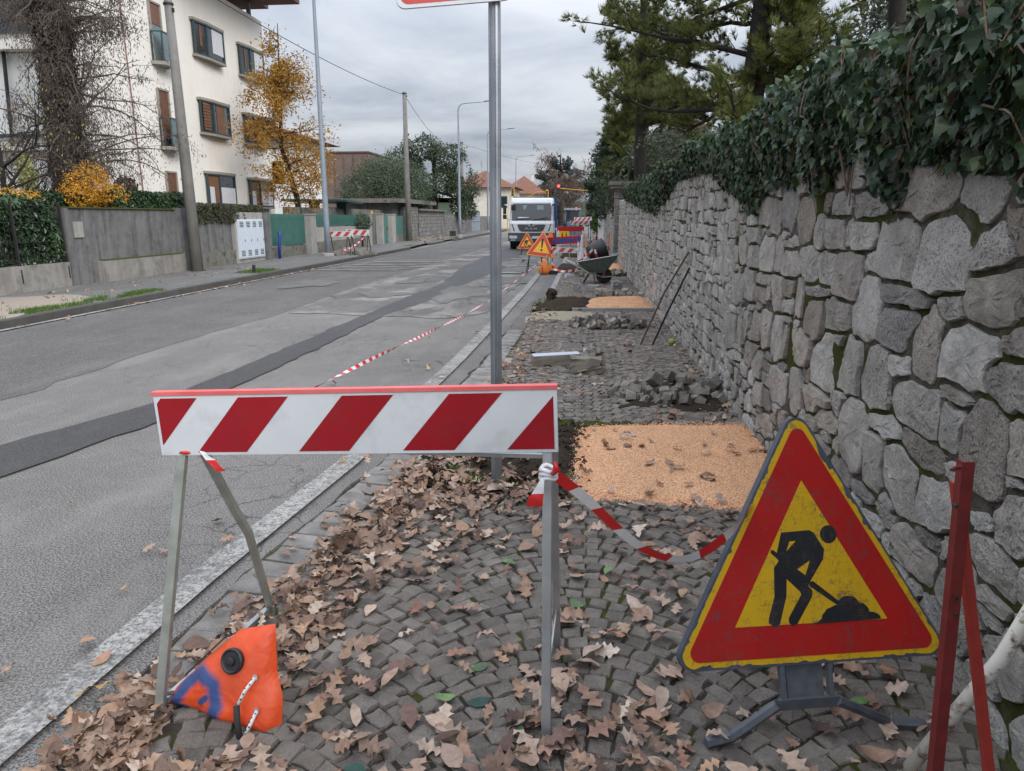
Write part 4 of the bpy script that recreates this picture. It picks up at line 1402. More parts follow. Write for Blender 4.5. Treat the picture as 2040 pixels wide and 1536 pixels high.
for p, q, mm in ((LFT, (-1.345, 1.95, .012), 'galvanised_green'), (RFT, (-.072, 1.97, .04), 'galvanised')):
    MB().bar(p, q, .030, .024).build('leg', mm, bar_, bevel=.003)
# the rear left leg is bent half way down
MB().tube([LBT, (-1.20, 2.30, .62), (-1.185, 2.36, .50), (-1.235, 2.60, .03)], .0165, 4).build('leg', 'galvanised_green', bar_)
MB().bar(RBT, (-.052, 2.46, .04), .026, .022).build('leg', 'galvanised', bar_)
MB().bar((-1.335, 1.985, .07), (-1.235, 2.56, .07), .022, .02).build('leg_brace', 'galvanised', bar_)
MB().bar((-.075, 2.0, .19), (-.055, 2.41, .22), .006, .02).build('leg_brace', 'galvanised', bar_)

def ribbon(name, pts, width, parent=None, seg=.11, label=None, group=None, twist=0.0, seed=1, wob=.25):
    """plastic tape, red and white in turn, with real slanted joints between the colours"""
    r = np.random.default_rng(seed)
    P = np.array(pts, float)
    d = np.r_[0, np.cumsum(np.linalg.norm(np.diff(P, axis=0), axis=1))]
    n = max(2, int(d[-1] / (seg / 4)))
    s_ = np.linspace(0, d[-1], n + 1)
    Q = np.stack([np.interp(s_, d, P[:, k]) for k in range(3)], 1)
    if len(P) > 3:      # smooth the corners
        for _ in range(6):
            Q[1:-1] = (Q[:-2] + 2 * Q[1:-1] + Q[2:]) / 4
    m = MB()
    prev = None
    ang = 0
    ph = r.uniform(0, 6)
    vs = []
    for i in range(n + 1):
        t_ = Vector(Q[min(i + 1, n)] - Q[max(i - 1, 0)]).normalized()
        u = Vector((0, 0, 1))
        u = (u - t_ * u.dot(t_)).normalized()
        v = t_.cross(u)
        ang = twist * s_[i] + wob * math.sin(s_[i] * 5 + ph)
        wv = (u * math.cos(ang) + v * math.sin(ang)) * width / 2
        vs += [Vector(Q[i]) - wv - t_ * width * .2, Vector(Q[i]) + wv + t_ * width * .2]
    fs = [(2 * i, 2 * i + 2, 2 * i + 3, 2 * i + 1) for i in range(n)]
    m.add(vs, fs)
    m.mi = [int(s_[i] / seg) % 2 for i in range(n)]
    o = m.build(name, ['tape_red', 'tape_white'], parent, loc=pts[0] if parent is None else None, smooth=True)
    if label:
        tag(o, label, 'tape', group)
    return o
ribbon('barrier_tape', [(-.07, 2.02, .896), (-.021, 2.05, .853), (.057, 2.08, .775), (.137, 2.10, .686), (.219, 2.12, .612), (.29, 2.13, .578), (.345, 2.13, .573), (.40, 2.12, .60), (.448, 2.10, .661), (.505, 2.09, .72), (.55, 2.16, .76)], .034, seg=.10, label='red and white tape sagging from the near barrier to the worn roadworks sign', twist=.9, seed=3)
ribbon('barrier_tape', [(-.90, 21.30, .55), (-.94, 18.8, .55), (-1.05, 12.4, .575), (-1.10, 9.23, .60), (-1.14, 6.89, .68), (-1.16, 5.47, .75), (-1.19, 4.13, .82), (-1.20, 3.11, .865), (-1.215, 2.2, .905)], .020, seg=.062, label='long taut red and white tape along the road edge from near barrier to far sign', twist=2.2, seed=5)
kn = thing('tape_knot', (-.075, 2.05, .89), 'white tape knotted round the right leg of the near barrier, red tail hanging', 'tape')
m = MB()
for k in range(3):
    a = np.linspace(0, 6.5, 15)
    m.tube([(-.077 + .023 * math.cos(t_), 1.998 + .05 * 0 + .026 * math.sin(t_) + .03, .880 + .012 * k + .004 * math.sin(t_ * 3 + k)) for t_ in a], .0075, 5)
m.build('wrap', 'tape_white', kn, smooth=True)
m = MB()
m.tube([(-.062, 2.0, .90), (-.052, 1.985, .918), (-.055, 1.985, .935), (-.06, 1.99, .915)], [.008, .011, .009, .004], 6)
m.build('bow', 'tape_red', kn, smooth=True)
def tail(parent, pts, w, mats=('tape_white', 'tape_red')):
    m = MB()
    vs = []
    for i, p in enumerate(pts):
        vs += [(p[0] - w[i], p[1], p[2]), (p[0] + w[i], p[1] + .006 * (-1) ** i, p[2])]
    m.add(vs, [(2 * i, 2 * i + 1, 2 * i + 3, 2 * i + 2) for i in range(len(pts) - 1)])
    m.mi = [0 if i < (len(pts) - 1) / 2 else 1 for i in range(len(pts) - 1)]
    m.build('tail', list(mats), parent, smooth=True)
tail(kn, [(-.092, 1.995, .885), (-.10, 1.99, .86), (-.106, 1.985, .84), (-.112, 1.985, .825), (-.115, 1.985, .80)], [.005, .012, .018, .022, .024])
kn2 = thing('tape_knot', (-1.24, 2.12, .89), 'red tape tied under the left end of the near barrier board, loose end dangling', 'tape')
MB().tube([(-1.262, 2.105, .893), (-1.24, 2.095, .897), (-1.215, 2.11, .893), (-1.22, 2.15, .89), (-1.26, 2.15, .89)], .006, 5).build('wrap', 'tape_red', kn2, smooth=True)
tail(kn2, [(-1.19, 2.10, .905), (-1.172, 2.095, .892), (-1.155, 2.09, .875), (-1.135, 2.085, .86), (-1.118, 2.08, .842)], [.006, .012, .015, .017, .014])

# orange ballast bag at the barrier's foot
BO = Vector((-1.15, 1.985, .015))
b1 = Vector((.9617, -.2645, -.0721))
b2 = Vector((.1674, .3582, .9185)).normalized()
b2 = (b2 - b1 * b2.dot(b1)).normalized()
b3 = b1.cross(b2)                         # towards the camera
bag = thing('ballast_bag', BO, 'bright orange ballast bag with blue spray mark at the left foot of the barrier', 'bag')
OUT = [(121, 334), (149, 251), (170, 192), (211, 124), (238, 9), (164, -4), (55, -9), (-81, -8), (-212, -16), (-210, 25), (-164, 84), (-97, 178), (-4, 285)]
q = np.array(OUT) / 1000
q[:, 1] += .004
ring = []
for i in range(len(q)):
    for j in range(3):
        ring.append(q[i] + (q[(i + 1) % len(q)] - q[i]) * j / 3)
ring = np.array(ring)
c = np.array([.0, .11])
vs, fs = [], []
lev = [1.0, .96, .86, .70, .5, .28]
th = [0, .012, .030, .046, .054, .056]
n_ = len(ring)
r2 = np.random.default_rng(4)
for side in (1, -1):
    for l, h in zip(lev, th):
        for k, p in enumerate(ring):
            d = c + (p - c) * l
            cr = .004 * math.sin(d[0] * 42 + d[1] * 31) + .010 * abs(math.sin((d[0] * .55 - d[1]) * 17 + 1.0)) ** .6 - .006 + .008 * (1 - abs(math.sin((d[0] * .9 + d[1] * .6) * 14))) ** 3
            hh = (h + (cr if 0 < h else 0)) * (side if side > 0 else -.8)
            if d[1] < .04: hh *= 1.25
            vs.append((d[0], d[1], hh))
    vs.append((c[0], c[1], .058 * side * (1 if side > 0 else .8)))
N1 = n_ * len(lev) + 1
for s_ in range(2):
    o_ = s_ * N1
    for i in range(len(lev) - 1):
        for k in range(n_):
            a, b_ = o_ + i * n_ + k, o_ + i * n_ + (k + 1) % n_
            f = (a, b_, b_ + n_, a + n_)
            fs.append(f[::-1] if s_ == 0 else f)
    for k in range(n_):
        f = (o_ + (len(lev) - 1) * n_ + k, o_ + (len(lev) - 1) * n_ + (k + 1) % n_, o_ + N1 - 1)
        fs.append(f[::-1] if s_ == 0 else f)
me = bpy.data.meshes.new('sack')
me.from_pydata(vs, [], fs)
me.materials.append(MATS['bag_orange'])
me.polygons.foreach_set('use_smooth', [True] * len(fs))
sk = link('sack', me, bag)
BM = Matrix((b1, b2, b3)).transposed().to_4x4()
sk.rotation_euler = BM.to_euler()
reg(sk, BO)
def bg(u, v, h):
    return BO + b1 * u + b2 * v + b3 * h
def disc(cx, cy, prof, h0, mat_, name, parent, n=24):
    m = MB()
    m.lathe(prof, (0, 0, 0), n)
    m.v = [tuple(bg(cx + p[0], cy + p[1], h0 + p[2])) for p in m.v]
    return m.build(name, mat_, parent, smooth=False)
cap = disc(.039, .206, [(.041, .0), (.041, .012), (.036, .016), (.030, .012), (.016, .012), (.014, .020), (.007, .022)], .060, 'black_plastic', 'valve_cap', bag)
for u, v in ((.127, .174), (.163, .081)):
    disc(u, v, [(.0105, 0), (.0105, .005), (.006, .005)], .048 if v > .1 else .052, 'chrome', 'eyelet', bag, 14)
def rope(pts):
    m = MB()
    P = [bg(*p) for p in pts]
    m.tube(P, .0062, 6)
    o = m.build('rope', 'rope', bag, smooth=True)
    k = MB()
    for i in range(len(P) - 1):
        for j in range(3):
            cpt = P[i].lerp(P[i + 1], (j + .5) / 3) + b3 * .0045 + b1 * random.choice((-.002, .002))
            k.box(cpt, (.0045, .004, .0045), .4)
    k.build('fleck', 'black_plastic', o)
rope([(.127, .174, .052), (.118, .135, .076), (.108, .085, .084)])
rope([(.163, .081, .054), (.166, .045, .076), (.160, .012, .082)])
MB().tube([bg(.106, .088, .084), bg(.128, .045, .092), bg(.152, -.002, .090)], .0105, 8).build('handle', 'black_rubber', bag, smooth=True)
MB().tube([bg(.0, .285, .0), bg(-.05, .25, .012), bg(-.16, .10, .02)], .003, 5).build('cord', 'black_rubber', bag)

# worn roadworks triangle on its rail stand
SO = Vector((.745, 2.035, .30))
s1 = Vector((.973, .2296, -.0219)).normalized()
s2 = Vector((-.0605, .3454, .9365))
s2 = (s2 - s1 * s2.dot(s1)).normalized()
s3 = s1.cross(s2)
def trisign(name, O, e1, e2, side, label, mats, figure, group=None, depth=.03, chips=False):
    e3 = e1.cross(e2)
    sg = thing(name, (O.x, O.y, 0), label, 'sign', group)
    def sp(u, v, h):
        return O + e1 * u + e2 * v + e3 * h
    H = side * .8660
    def rtri(inset, rad):
        cx, cy = 0, H / 3
        out = []
        for k in range(3):
            a = math.pi / 2 + k * 2 * math.pi / 3
            rr = 2 * H / 3 - 2 * inset - 2 * rad
            c_ = (cx + rr * math.cos(a), cy + rr * math.sin(a))
            for j in range(9):
                t_ = a - math.pi / 3 + j * (2 * math.pi / 3) / 8
                out.append((c_[0] + rad * math.cos(t_), c_[1] + rad * math.sin(t_)))
        return out
    def layer(poly, h0, h1, mat_, nm, parent=sg):
        return MB().ext([sp(u, v, h0) for u, v in poly], e3 * (h1 - h0)).build(nm, mat_, parent)
    pn = layer(rtri(0, side * .045), -depth, 0, mats[0], 'panel')
    def rough(poly, amp, seed):
        r_ = np.random.default_rng(seed)
        out = []
        for i in range(len(poly)):
            a, c_ = np.array(poly[i]), np.array(poly[(i + 1) % len(poly)])
            k = max(1, int(np.linalg.norm(c_ - a) / .012))
            for j in range(k):
                out.append(tuple(a + (c_ - a) * j / k + r_.normal(0, amp, 2)))
        return out
    yb = rtri(side * .008, side * .040)
    if chips:
        # paint knocked off along the rim
        r_ = np.random.default_rng(8)
        pts = np.array(rough(yb, .0006, 3))
        cen = np.array([0, H / 3])
        for _ in range(26):
            k = r_.integers(len(pts))
            w_ = r_.integers(1, 5)
            for j in range(k, k + w_):
                v_ = pts[j % len(pts)]
                pts[j % len(pts)] = v_ + (cen - v_) / np.linalg.norm(cen - v_) * r_.uniform(.003, .009)
        # the long bare stretch on the right shoulder
        for j in range(len(pts)):
            u_, v_ = pts[j]
            if u_ > 0 and .60 < v_ < .665:
                pts[j] = pts[j] + (cen - pts[j]) / np.linalg.norm(cen - pts[j]) * .016
        yb = [tuple(p) for p in pts]
    layer(yb, 0, .0012, mats[2], 'yellow_border')
    rd = layer(rtri(side * .027, side * .030), .0012, .0022, mats[1], 'red_band')
    layer(rtri(side * .131, .001), .0022, .0032, mats[2], 'yellow_field')
    figure(layer, side)
    return sg, sp
def man(layer, side):
    k = side / .92 / 1000
    sc = lambda l: [(u * k, v * k) for u, v in l]
    BODY = [(-80, 397), (13, 401), (27, 393), (58, 340), (51, 310), (6, 250), (-5, 232), (8, 217), (5, 199), (-50, 121), (-64, 116), (-77, 124), (-77, 139), (-30, 207), (-33, 216), (-74, 256), (-79, 206), (-107, 123), (-125, 116), (-143, 128), (-141, 142), (-118, 205), (-113, 291), (-96, 311), (-99, 317), (-120, 336), (-119, 346), (-110, 344), (-100, 336), (-84, 388)]
    layer(sc(BODY), .0032, .0040, 'sign_black', 'worker_figure')
    layer(sc([(-56, 369), (-35, 370), (-68, 340)]), .0040, .0044, 'sign_yellow' if side > .85 else 'sign_yellow_fresh', 'gap')
    layer(sc([(7, 308), (-12, 265), (-37, 284)]), .0040, .0044, 'sign_yellow' if side > .85 else 'sign_yellow_fresh', 'gap')
    layer(sc([(2, 244), (12, 246), (98, 178), (85, 171), (-2, 232)]), .0032, .0040, 'sign_black', 'shovel')
    HEAP = [(3, 117), (20, 124), (32, 133), (34, 143), (43, 151), (50, 160), (64, 164), (78, 170), (88, 171), (91, 182), (99, 189), (110, 195), (123, 196), (138, 195), (149, 189), (156, 180), (161, 173), (174, 171), (183, 163), (190, 155), (192, 145), (206, 143), (218, 138), (226, 131), (229, 122)]
    layer(sc(HEAP), .0032, .0040, 'sign_black', 'heap')
    layer(sc([(76 + 28 * math.cos(t_), 386 + 28 * math.sin(t_)) for t_ in np.linspace(0, 6.283, 25)[:-1]]), .0032, .0040, 'sign_black', 'head')
def bang(layer, side):
    layer([(-.035, .50), (-.012, .53), (.012, .53), (.035, .50), (.016, .26), (-.016, .26)], .0032, .005, 'sign_black', 'exclamation_stroke')
    layer([(.032 * math.cos(t_), .195 + .032 * math.sin(t_)) for t_ in np.linspace(0, 6.283, 19)[:-1]], .0032, .005, 'sign_black', 'exclamation_dot')
sg, sp = trisign('roadworks_sign', SO, s1, s2, .92, 'large worn yellow and red triangle sign with digging worker, leaning near the wall', ('sign_grey', 'sign_red', 'sign_yellow'), man, chips=True)
# stand: flat post, side rods, bent rail with two feet
MB().ext([sp(-.088, -.105, -.012), sp(.028, -.105, -.012), sp(.045, .35, -.04), sp(-.09, .35, -.04)], s3 * -.008).build('post', 'grey_iron', sg)
for u in (-.106, .050):
    MB().bar(sp(u, .05, -.014), sp(u, -.108, -.012), .014, .02).build('post_rod', 'grey_iron', sg)
A, B = sp(-.125, -.115, -.012), sp(.070, -.115, -.012)
MB().bar(A, B, .012, .035, up=(0, 0, 1)).build('rail', 'grey_iron', sg)
for (p, mid, tip) in ((A, Vector((.50, 1.985, .062)), Vector((.42, 1.955, .058))), (B, Vector((1.02, 2.10, .062)), Vector((1.125, 2.105, .058)))):
    MB().tube([p, p.lerp(mid, .9), mid, mid.lerp(tip, .3), tip], .0165, 6).build('foot', 'grey_iron', sg)
MB().bar(sp(-.03, .45, -.05), (.72, 2.62, .05), .02, .02).build('prop', 'grey_iron', sg)

# red trestle and white rusty pole at the right edge
tr = thing('steel_trestle', (.90, 1.5, 0), 'red painted steel trestle legs at the right edge, in front of the wall', 'trestle')
def lprof(p, q, w, th_, name, mat_):
    # angle iron
    p, q = Vector(p), Vector(q)
    d = (q - p).normalized()
    a = d.cross(Vector((0, 1, 0))).normalized()
    b_ = a.cross(d)
    poly = [a * 0, a * w, a * w + b_ * th_, a * th_ + b_ * th_, a * th_ + b_ * w, b_ * w]
    MB().ext([p + v for v in poly], q - p).build(name, mat_, tr)
lprof((.800, 1.50, 1.135), (.850, 1.50, .035), .025, .004, 'leg', 'dark_red_iron')
lprof((.806, 1.535, 1.075), (1.055, 1.545, .035), .020, .004, 'leg', 'red_iron')
MB().bar((.803, 1.502, 1.126), (.812, 1.55, 1.10), .018, .005).build('top_plate', 'dark_red_iron', tr)
MB().bar((.835, 1.507, .16), (1.02, 1.545, .16), .02, .004).build('brace', 'dark_red_iron', tr)
for k, (x, z) in enumerate(((.797, 1.04), (.826, .83), (.83, .79))):
    MB().tube([(x, 1.492, z), (x, 1.505, z)], .004, 8).build('bolt', 'dark_iron', tr)
wp = MB().tube([(.955, 1.87, .05), (1.08, 1.72, .55), (1.255, 1.62, 1.28)], .0185, 14).build('steel_pole', 'white_rusty', loc=(.955, 1.87, .05), smooth=True)
tag(wp, 'white rust-streaked steel pole slanting behind the red trestle', 'pole')

# ribbed sign pole with the plate cut off by the top of the picture
sp_ = thing('sign_pole', (-.47, 4.13, 0), 'tall ribbed grey steel sign pole standing in the soil patch behind the barrier', 'sign')
m = MB()
prof = []
for k in range(48):
    a = 2 * math.pi * k / 48
    rr = .033 - .005 * (1 if k % 6 in (0, 1) else 0)
    prof.append((-.47 + rr * math.cos(a), 4.13 + rr * math.sin(a)))
m.ext([(x, y, -.05) for x, y in prof], (0, 0, 3.75))
m.build('shaft', 'pole_steel', sp_)
PA, PB = Vector((-.385, 4.09, 2.728)), Vector((-.945, 3.93, 2.655))
e1_ = (PA - PB).normalized()
e2_ = Vector((0, 0, 1))
e3_ = e1_.cross(e2_)
def rr_(w, h, ins, rad):
    out = []
    for cx, cy, a0 in ((w - ins - rad, ins + rad, -90), (w - ins - rad, h - ins - rad, 0), (ins + rad, h - ins - rad, 90), (ins + rad, ins + rad, 180)):
        for j in range(6):
            t_ = R(a0 + j * 18)
            out.append((cx + rad * math.cos(t_), cy + rad * math.sin(t_)))
    return out
for ins, h0, h1, mm, nm in ((0, -.022, 0, 'white_reflective', 'plate'), (.018, 0, .0015, 'sign_red_fresh', 'red_border'), (.075, .0015, .003, 'white_reflective', 'plate_field')):
    MB().ext([PB + e1_ * u + e2_ * v + e3_ * h0 for u, v in rr_(.60, .60, ins, .045 if ins < .05 else .02)], e3_ * (h1 - h0)).build(nm, mm, sp_)
for z in (2.85, 3.2):
    MB().lathe([(.040, 0), (.040, .03)], (-.47, 4.13, z), 20).build('clamp', 'dark_iron', sp_)
MB().ext([PB + e1_ * u + e3_ * -.023 + e2_ * v for u, v in ((.05, .004), (.58, .004), (.58, .016), (.05, .016))], e3_ * -.006).build('plate_rim', 'dark_iron', sp_)

# ------------------------------------------------------------------ stones, slab, rods, ball on the pavement
SLM = []
for k in range(8):
    r_ = np.random.default_rng(300 + k)
    m = MB()
    bx = [(a, b_, c_) for c_ in (-.5, .5) for a, b_ in ((-.5, -.5), (.5, -.5), (.5, .5), (-.5, .5))]
    V = np.array(bx) * r_.uniform(.8, 1.1, (8, 1)) + r_.normal(0, .07, (8, 3))
    # cut corners so that it reads as broken porphyry
    bmx = bmesh.new()
    for v in V: bmx.verts.new(v)
    for j in range(3):
        p = r_.normal(0, 1, 3)
        p = p / np.abs(p).max() * .47
        bmx.verts.new(p)
    bmesh.ops.convex_hull(bmx, input=bmx.verts)
    me = bpy.data.meshes.new('loose_stone')
    bmx.to_mesh(me)
    bmx.free()
    me.materials.append(MATS['loose_stone'])
    SLM.append(me)
def heap(cx, cy, rx, ry, h, n, s0, s1, label, group, seed):
    r_ = np.random.default_rng(seed)
    placed = []
    for k in range(n):
        a = r_.uniform(0, 6.283)
        d = math.sqrt(r_.random())
        x, y = cx + rx * d * math.cos(a), cy + ry * d * math.sin(a)
        s_ = r_.uniform(s0, s1)
        # rest on what lies below
        z = ZP + s_ * .38
        for (px, py, pz, ps) in placed:
            dd = math.hypot(px - x, py - y)
            if dd < (ps + s_) * .42:
                z = max(z, pz + (ps + s_) * .30)
        z = min(z, ZP + s_ * .4 + h * max(0, 1 - d * .85))
        placed.append((x, y, z, s_))
        o = link('loose_stone', SLM[int(r_.integers(8))], None, (x, y, z))
        o.rotation_euler = (r_.normal(0, .5), r_.normal(0, .5), r_.uniform(0, 6.28))
        o.scale = (s_ * r_.uniform(.9, 1.35), s_, s_ * r_.uniform(.75, 1.0))
        fx, fy = (x - cx) / rx, (y - cy) / ry
        where = 'on top' if z > ZP + s_ * .4 + h * .35 else ('at its wall side' if fx > .45 else ('at its road side' if fx < -.45 else ('along its near edge' if fy < 0 else 'along its far edge')))
        big = 'larger' if s_ > (s0 + s1) / 2 else 'smaller'
        tag(o, f'{big} {label}, {where}', 'stone', f'{big} {group}, {where}')
heap(.86, 6.60, .54, .44, .13, 125, .05, .095, 'loose stone of the heap against the wall', 'stones of the heap against the wall', 1)
heap(.45, 10.75, .54, .32, .19, 100, .055, .10, 'loose stone of the heap before the second gravel bed', 'stones of the heap before the second gravel bed', 2)
heap(.85, 15.0, .50, .18, .08, 34, .07, .12, 'loose stone of the low row beyond the gravel', 'stones in the low row beyond the second gravel bed', 3)
heap(.95, 20.4, .40, .35, .12, 26, .08, .13, 'loose stone behind the wheelbarrow', 'stones behind the wheelbarrow', 4)
# a rough wedge where the heap meets the wall
lumpy('soil_spill', [(.35, 6.05), (1.33, 5.9), (1.34, 7.1), (.6, 6.95)], 'soil', ZP - .012, .02, rp, 15, .04, .022, 5)
def block(name, c_, d_, rz, mat_, label, cat='block', tilt=(0, 0), jag=.006, seed=1):
    r_ = np.random.default_rng(seed)
    m = MB()
    m.box((0, 0, 0), d_)
    bmx = bmesh.new()
    me = m.mesh(name, mat_)
    bmx.from_mesh(me)
    bmesh.ops.subdivide_edges(bmx, edges=bmx.edges, cuts=3, use_grid_fill=True)
    for v in bmx.verts:
        v.co += Vector(r_.normal(0, jag, 3))
    bmx.to_mesh(me)
    bmx.free()
    o = link(name, me, None, c_)
    o.rotation_euler = (tilt[0], tilt[1], rz)
    return tag(o, label, cat)
o = block('kerb_slab', (-.23, 7.86, ZP + .055), (.52, .16, .11), R(11), 'block_brown', 'pale topped kerb slab lying on the cobbles behind the sign pole', 'slab', (0, R(-2)), .003, 1)
tp = MB().box((0, 0, 0), (.515, .155, .008)).build('sawn_face', 'slab_pale', None)
tp.parent = o
tp.location = (0, 0, .0600)
block('stone_block', (.10, 7.46, ZP + .075), (.32, .19, .16), R(-6), 'block_brown', 'rough brown stone block lying beside the pale kerb slab', 'block', (0, 0), .012, 2)
block('stone_block', (-.04, 15.75, ZP + .10), (.16, .15, .20), R(5), 'block_grey', 'upright grey concrete block, leftmost of those beyond the second gravel bed', 'block', (0, 0), .003, 3)
block('stone_block', (.33, 16.0, ZP + .07), (.28, .18, .13), R(-12), 'block_grey', 'broken grey concrete block, middle of those beyond the second gravel bed', 'block', (0, .05), .008, 4)
block('stone_block', (.86, 16.6, ZP + .09), (.22, .17, .17), R(18), 'block_grey', 'tilted grey concrete block nearest the wall, in front of the wheelbarrow', 'block', (.1, .1), .006, 5)
block('stone_block', (.52, 15.2, ZP + .07), (.34, .2, .12), R(8), 'sand', 'sandy coloured stone among the low row of paving stones', 'block', (.05, .05), .015, 6)
block('stone_block', (-.25, 19.6, ZP + .05), (.2, .12, .1), R(30), 'slab_pale', 'small pale block on the cobbles left of the wheelbarrow leg', 'block', (0, .1), .004, 7)
block('stone_block', (.02, 19.9, ZP + .09), (.24, .2, .17), R(-10), 'block_brown', 'brown block behind the wheelbarrow leg', 'block', (0, .1), .012, 8)
block('soil_clod', (-.52, 14.1, ZP + .12), (.13, .13, .16), R(30), 'soil', 'dark clod of earth on the left end of the second soil patch', 'clod', (.2, .1), .02, 9)
mh = MB().box((-.02, 8.95, ZP + .004), (.42, .42, .012)).build('manhole_cover', 'cobble_far', rp)
for k in range(5):
    MB().box((-.02, 8.79 + k * .08, ZP + .012), (.36, .012, .006)).build('rib', 'grey_iron', mh)
for pts, lb in (([(.80, 9.20, ZP), (1.06, 9.09, .72), (1.31, 8.97, 1.22)], 'thin rusty iron rod leaning on the wall, the longer of the two'), ([(.96, 9.23, ZP), (1.10, 9.1, .45), (1.31, 8.83, 1.04)], 'thin dark iron rod leaning on the wall, the shorter of the two')):
    o = MB().tube(pts, .0125, 7).build('iron_rod', 'rusty_rod' if 'rusty' in lb else 'dark_iron', loc=pts[0])
    tag(o, lb, 'rod')
bmx = bmesh.new()
bmesh.ops.create_icosphere(bmx, subdivisions=3, radius=.042)
for v in bmx.verts:
    v.co *= 1 + .05 * math.sin(v.co.x * 150) * math.sin(v.co.y * 170 + v.co.z * 140)
me = bpy.data.meshes.new('green_fruit')
bmx.to_mesh(me)
bmx.free()
me.materials.append(MATS['green_ball'])
tag(link('green_fruit', me, None, (1.20, 9.25, ZP + .04)), 'round yellow-green fruit lying at the foot of the wall', 'fruit')

# wheelbarrow with a black tub, seen side on
wb = thing('wheelbarrow', (.4, 17.95, ZP), 'dirty green wheelbarrow with tub standing on the cobbles, wheel towards the wall', 'wheelbarrow')
Yb = 17.95
def tray():
    # open tapering tray: rim rises towards the wheel
    top = [(-.02, -.30, .58), (.90, -.30, .74), (.98, 0, .76), (.90, .30, .74), (-.02, .30, .58), (-.06, 0, .57)]
    bot = [(.22, -.17, .32), (.62, -.17, .30), (.66, 0, .30), (.62, .17, .30), (.22, .17, .32), (.20, 0, .32)]
    m = MB()
    n = 6
    vs = [(x, Yb + y, z) for x, y, z in top] + [(x, Yb + y, z) for x, y, z in bot]
    vi = [(x * .985 + .006, Yb + y * .97, z) for x, y, z in top] + [(x * .98 + .008, Yb + y * .94, z + .015) for x, y, z in bot]
    m.add(vs, [(i, (i + 1) % n, n + (i + 1) % n, n + i) for i in range(n)] + [tuple(range(n, 2 * n))])
    m.add(vi, [(n + i, n + (i + 1) % n, (i + 1) % n, i) for i in range(n)] + [tuple(range(2 * n - 1, n - 1, -1))])
    m.build('tray', 'barrow_tray', wb)
    m = MB()
    m.tube([(x, Yb + y, z) for x, y, z in top + top[:1]], .012, 6)
    m.build('rim', 'galvanised', wb)
tray()
for s_ in (-1, 1):
    y = Yb + s_ * .24
    MB().tube([(-.33, y + .05 * s_, .60), (-.10, y, .50), (.25, y, .31), (.60, Yb + s_ * .10, .20), (.80, Yb + s_ * .06, .22)], .017, 8).build('handle', 'galvanised', wb)
    MB().tube([(.27, y, .31), (.12, y, ZP), ], .014, 6).build('leg', 'dark_iron', wb)
    MB().tube([(.36, y, .28), (.42, y, ZP), (.50, y, ZP + .02), (.52, y, .26)], .012, 6).build('leg', 'dark_iron', wb)
    MB().tube([(.60, Yb + s_ * .09, .22), (.68, Yb + s_ * .28, .70)], .012, 6).build('stay', 'galvanised', wb)
whl = MB().lathe([(.12, -.045), (.175, -.04), (.195, 0), (.175, .04), (.12, .045)], (.62, Yb, ZP + .195), 24, 'Y').build('wheel', 'black_rubber', wb, smooth=True)
MB().lathe([(.02, -.05), (.115, -.038), (.115, .038), (.02, .05)], (.62, Yb, ZP + .195), 18, 'Y').build('rim', 'board_red', whl)
tb = thing('rubble_tub', (.42, 18.3, .6), 'black rubber tub lying on its side across the wheelbarrow, bound with tape', 'tub')
ma = Matrix.Rotation(R(100), 3, 'Z') @ Matrix.Rotation(R(68), 3, 'X')
m = MB()
m.lathe([(.20, -.22), (.225, -.1), (.25, .1), (.268, .2), (.275, .21), (.262, .215), (.24, .1), (.19, -.20)], (0, 0, 0), 28)
m.v = [tuple(ma @ Vector(v) + Vector((.44, 18.25, .80))) for v in m.v]
m.build('shell', 'black_plastic', tb, smooth=True)
m = MB()
for s_ in (-1, 1):
    m2 = [Vector((s_ * .27, a, b_)) for a, b_ in ((-.06, .17), (-.04, .25), (.04, .25), (.06, .17))]
    m.tube([ma @ v + Vector((.44, 18.25, .80)) for v in m2], .014, 6)
m.build('grip', 'black_plastic', tb)
ribbon('barrier_tape', [(.02, 17.9, .60), (.15, 17.82, .66), (.30, 17.80, .84), (.36, 17.80, .92), (.40, 17.78, .78), (.44, 17.80, .66)], .05, label='red and white tape looped over the black tub in the wheelbarrow', seed=9)

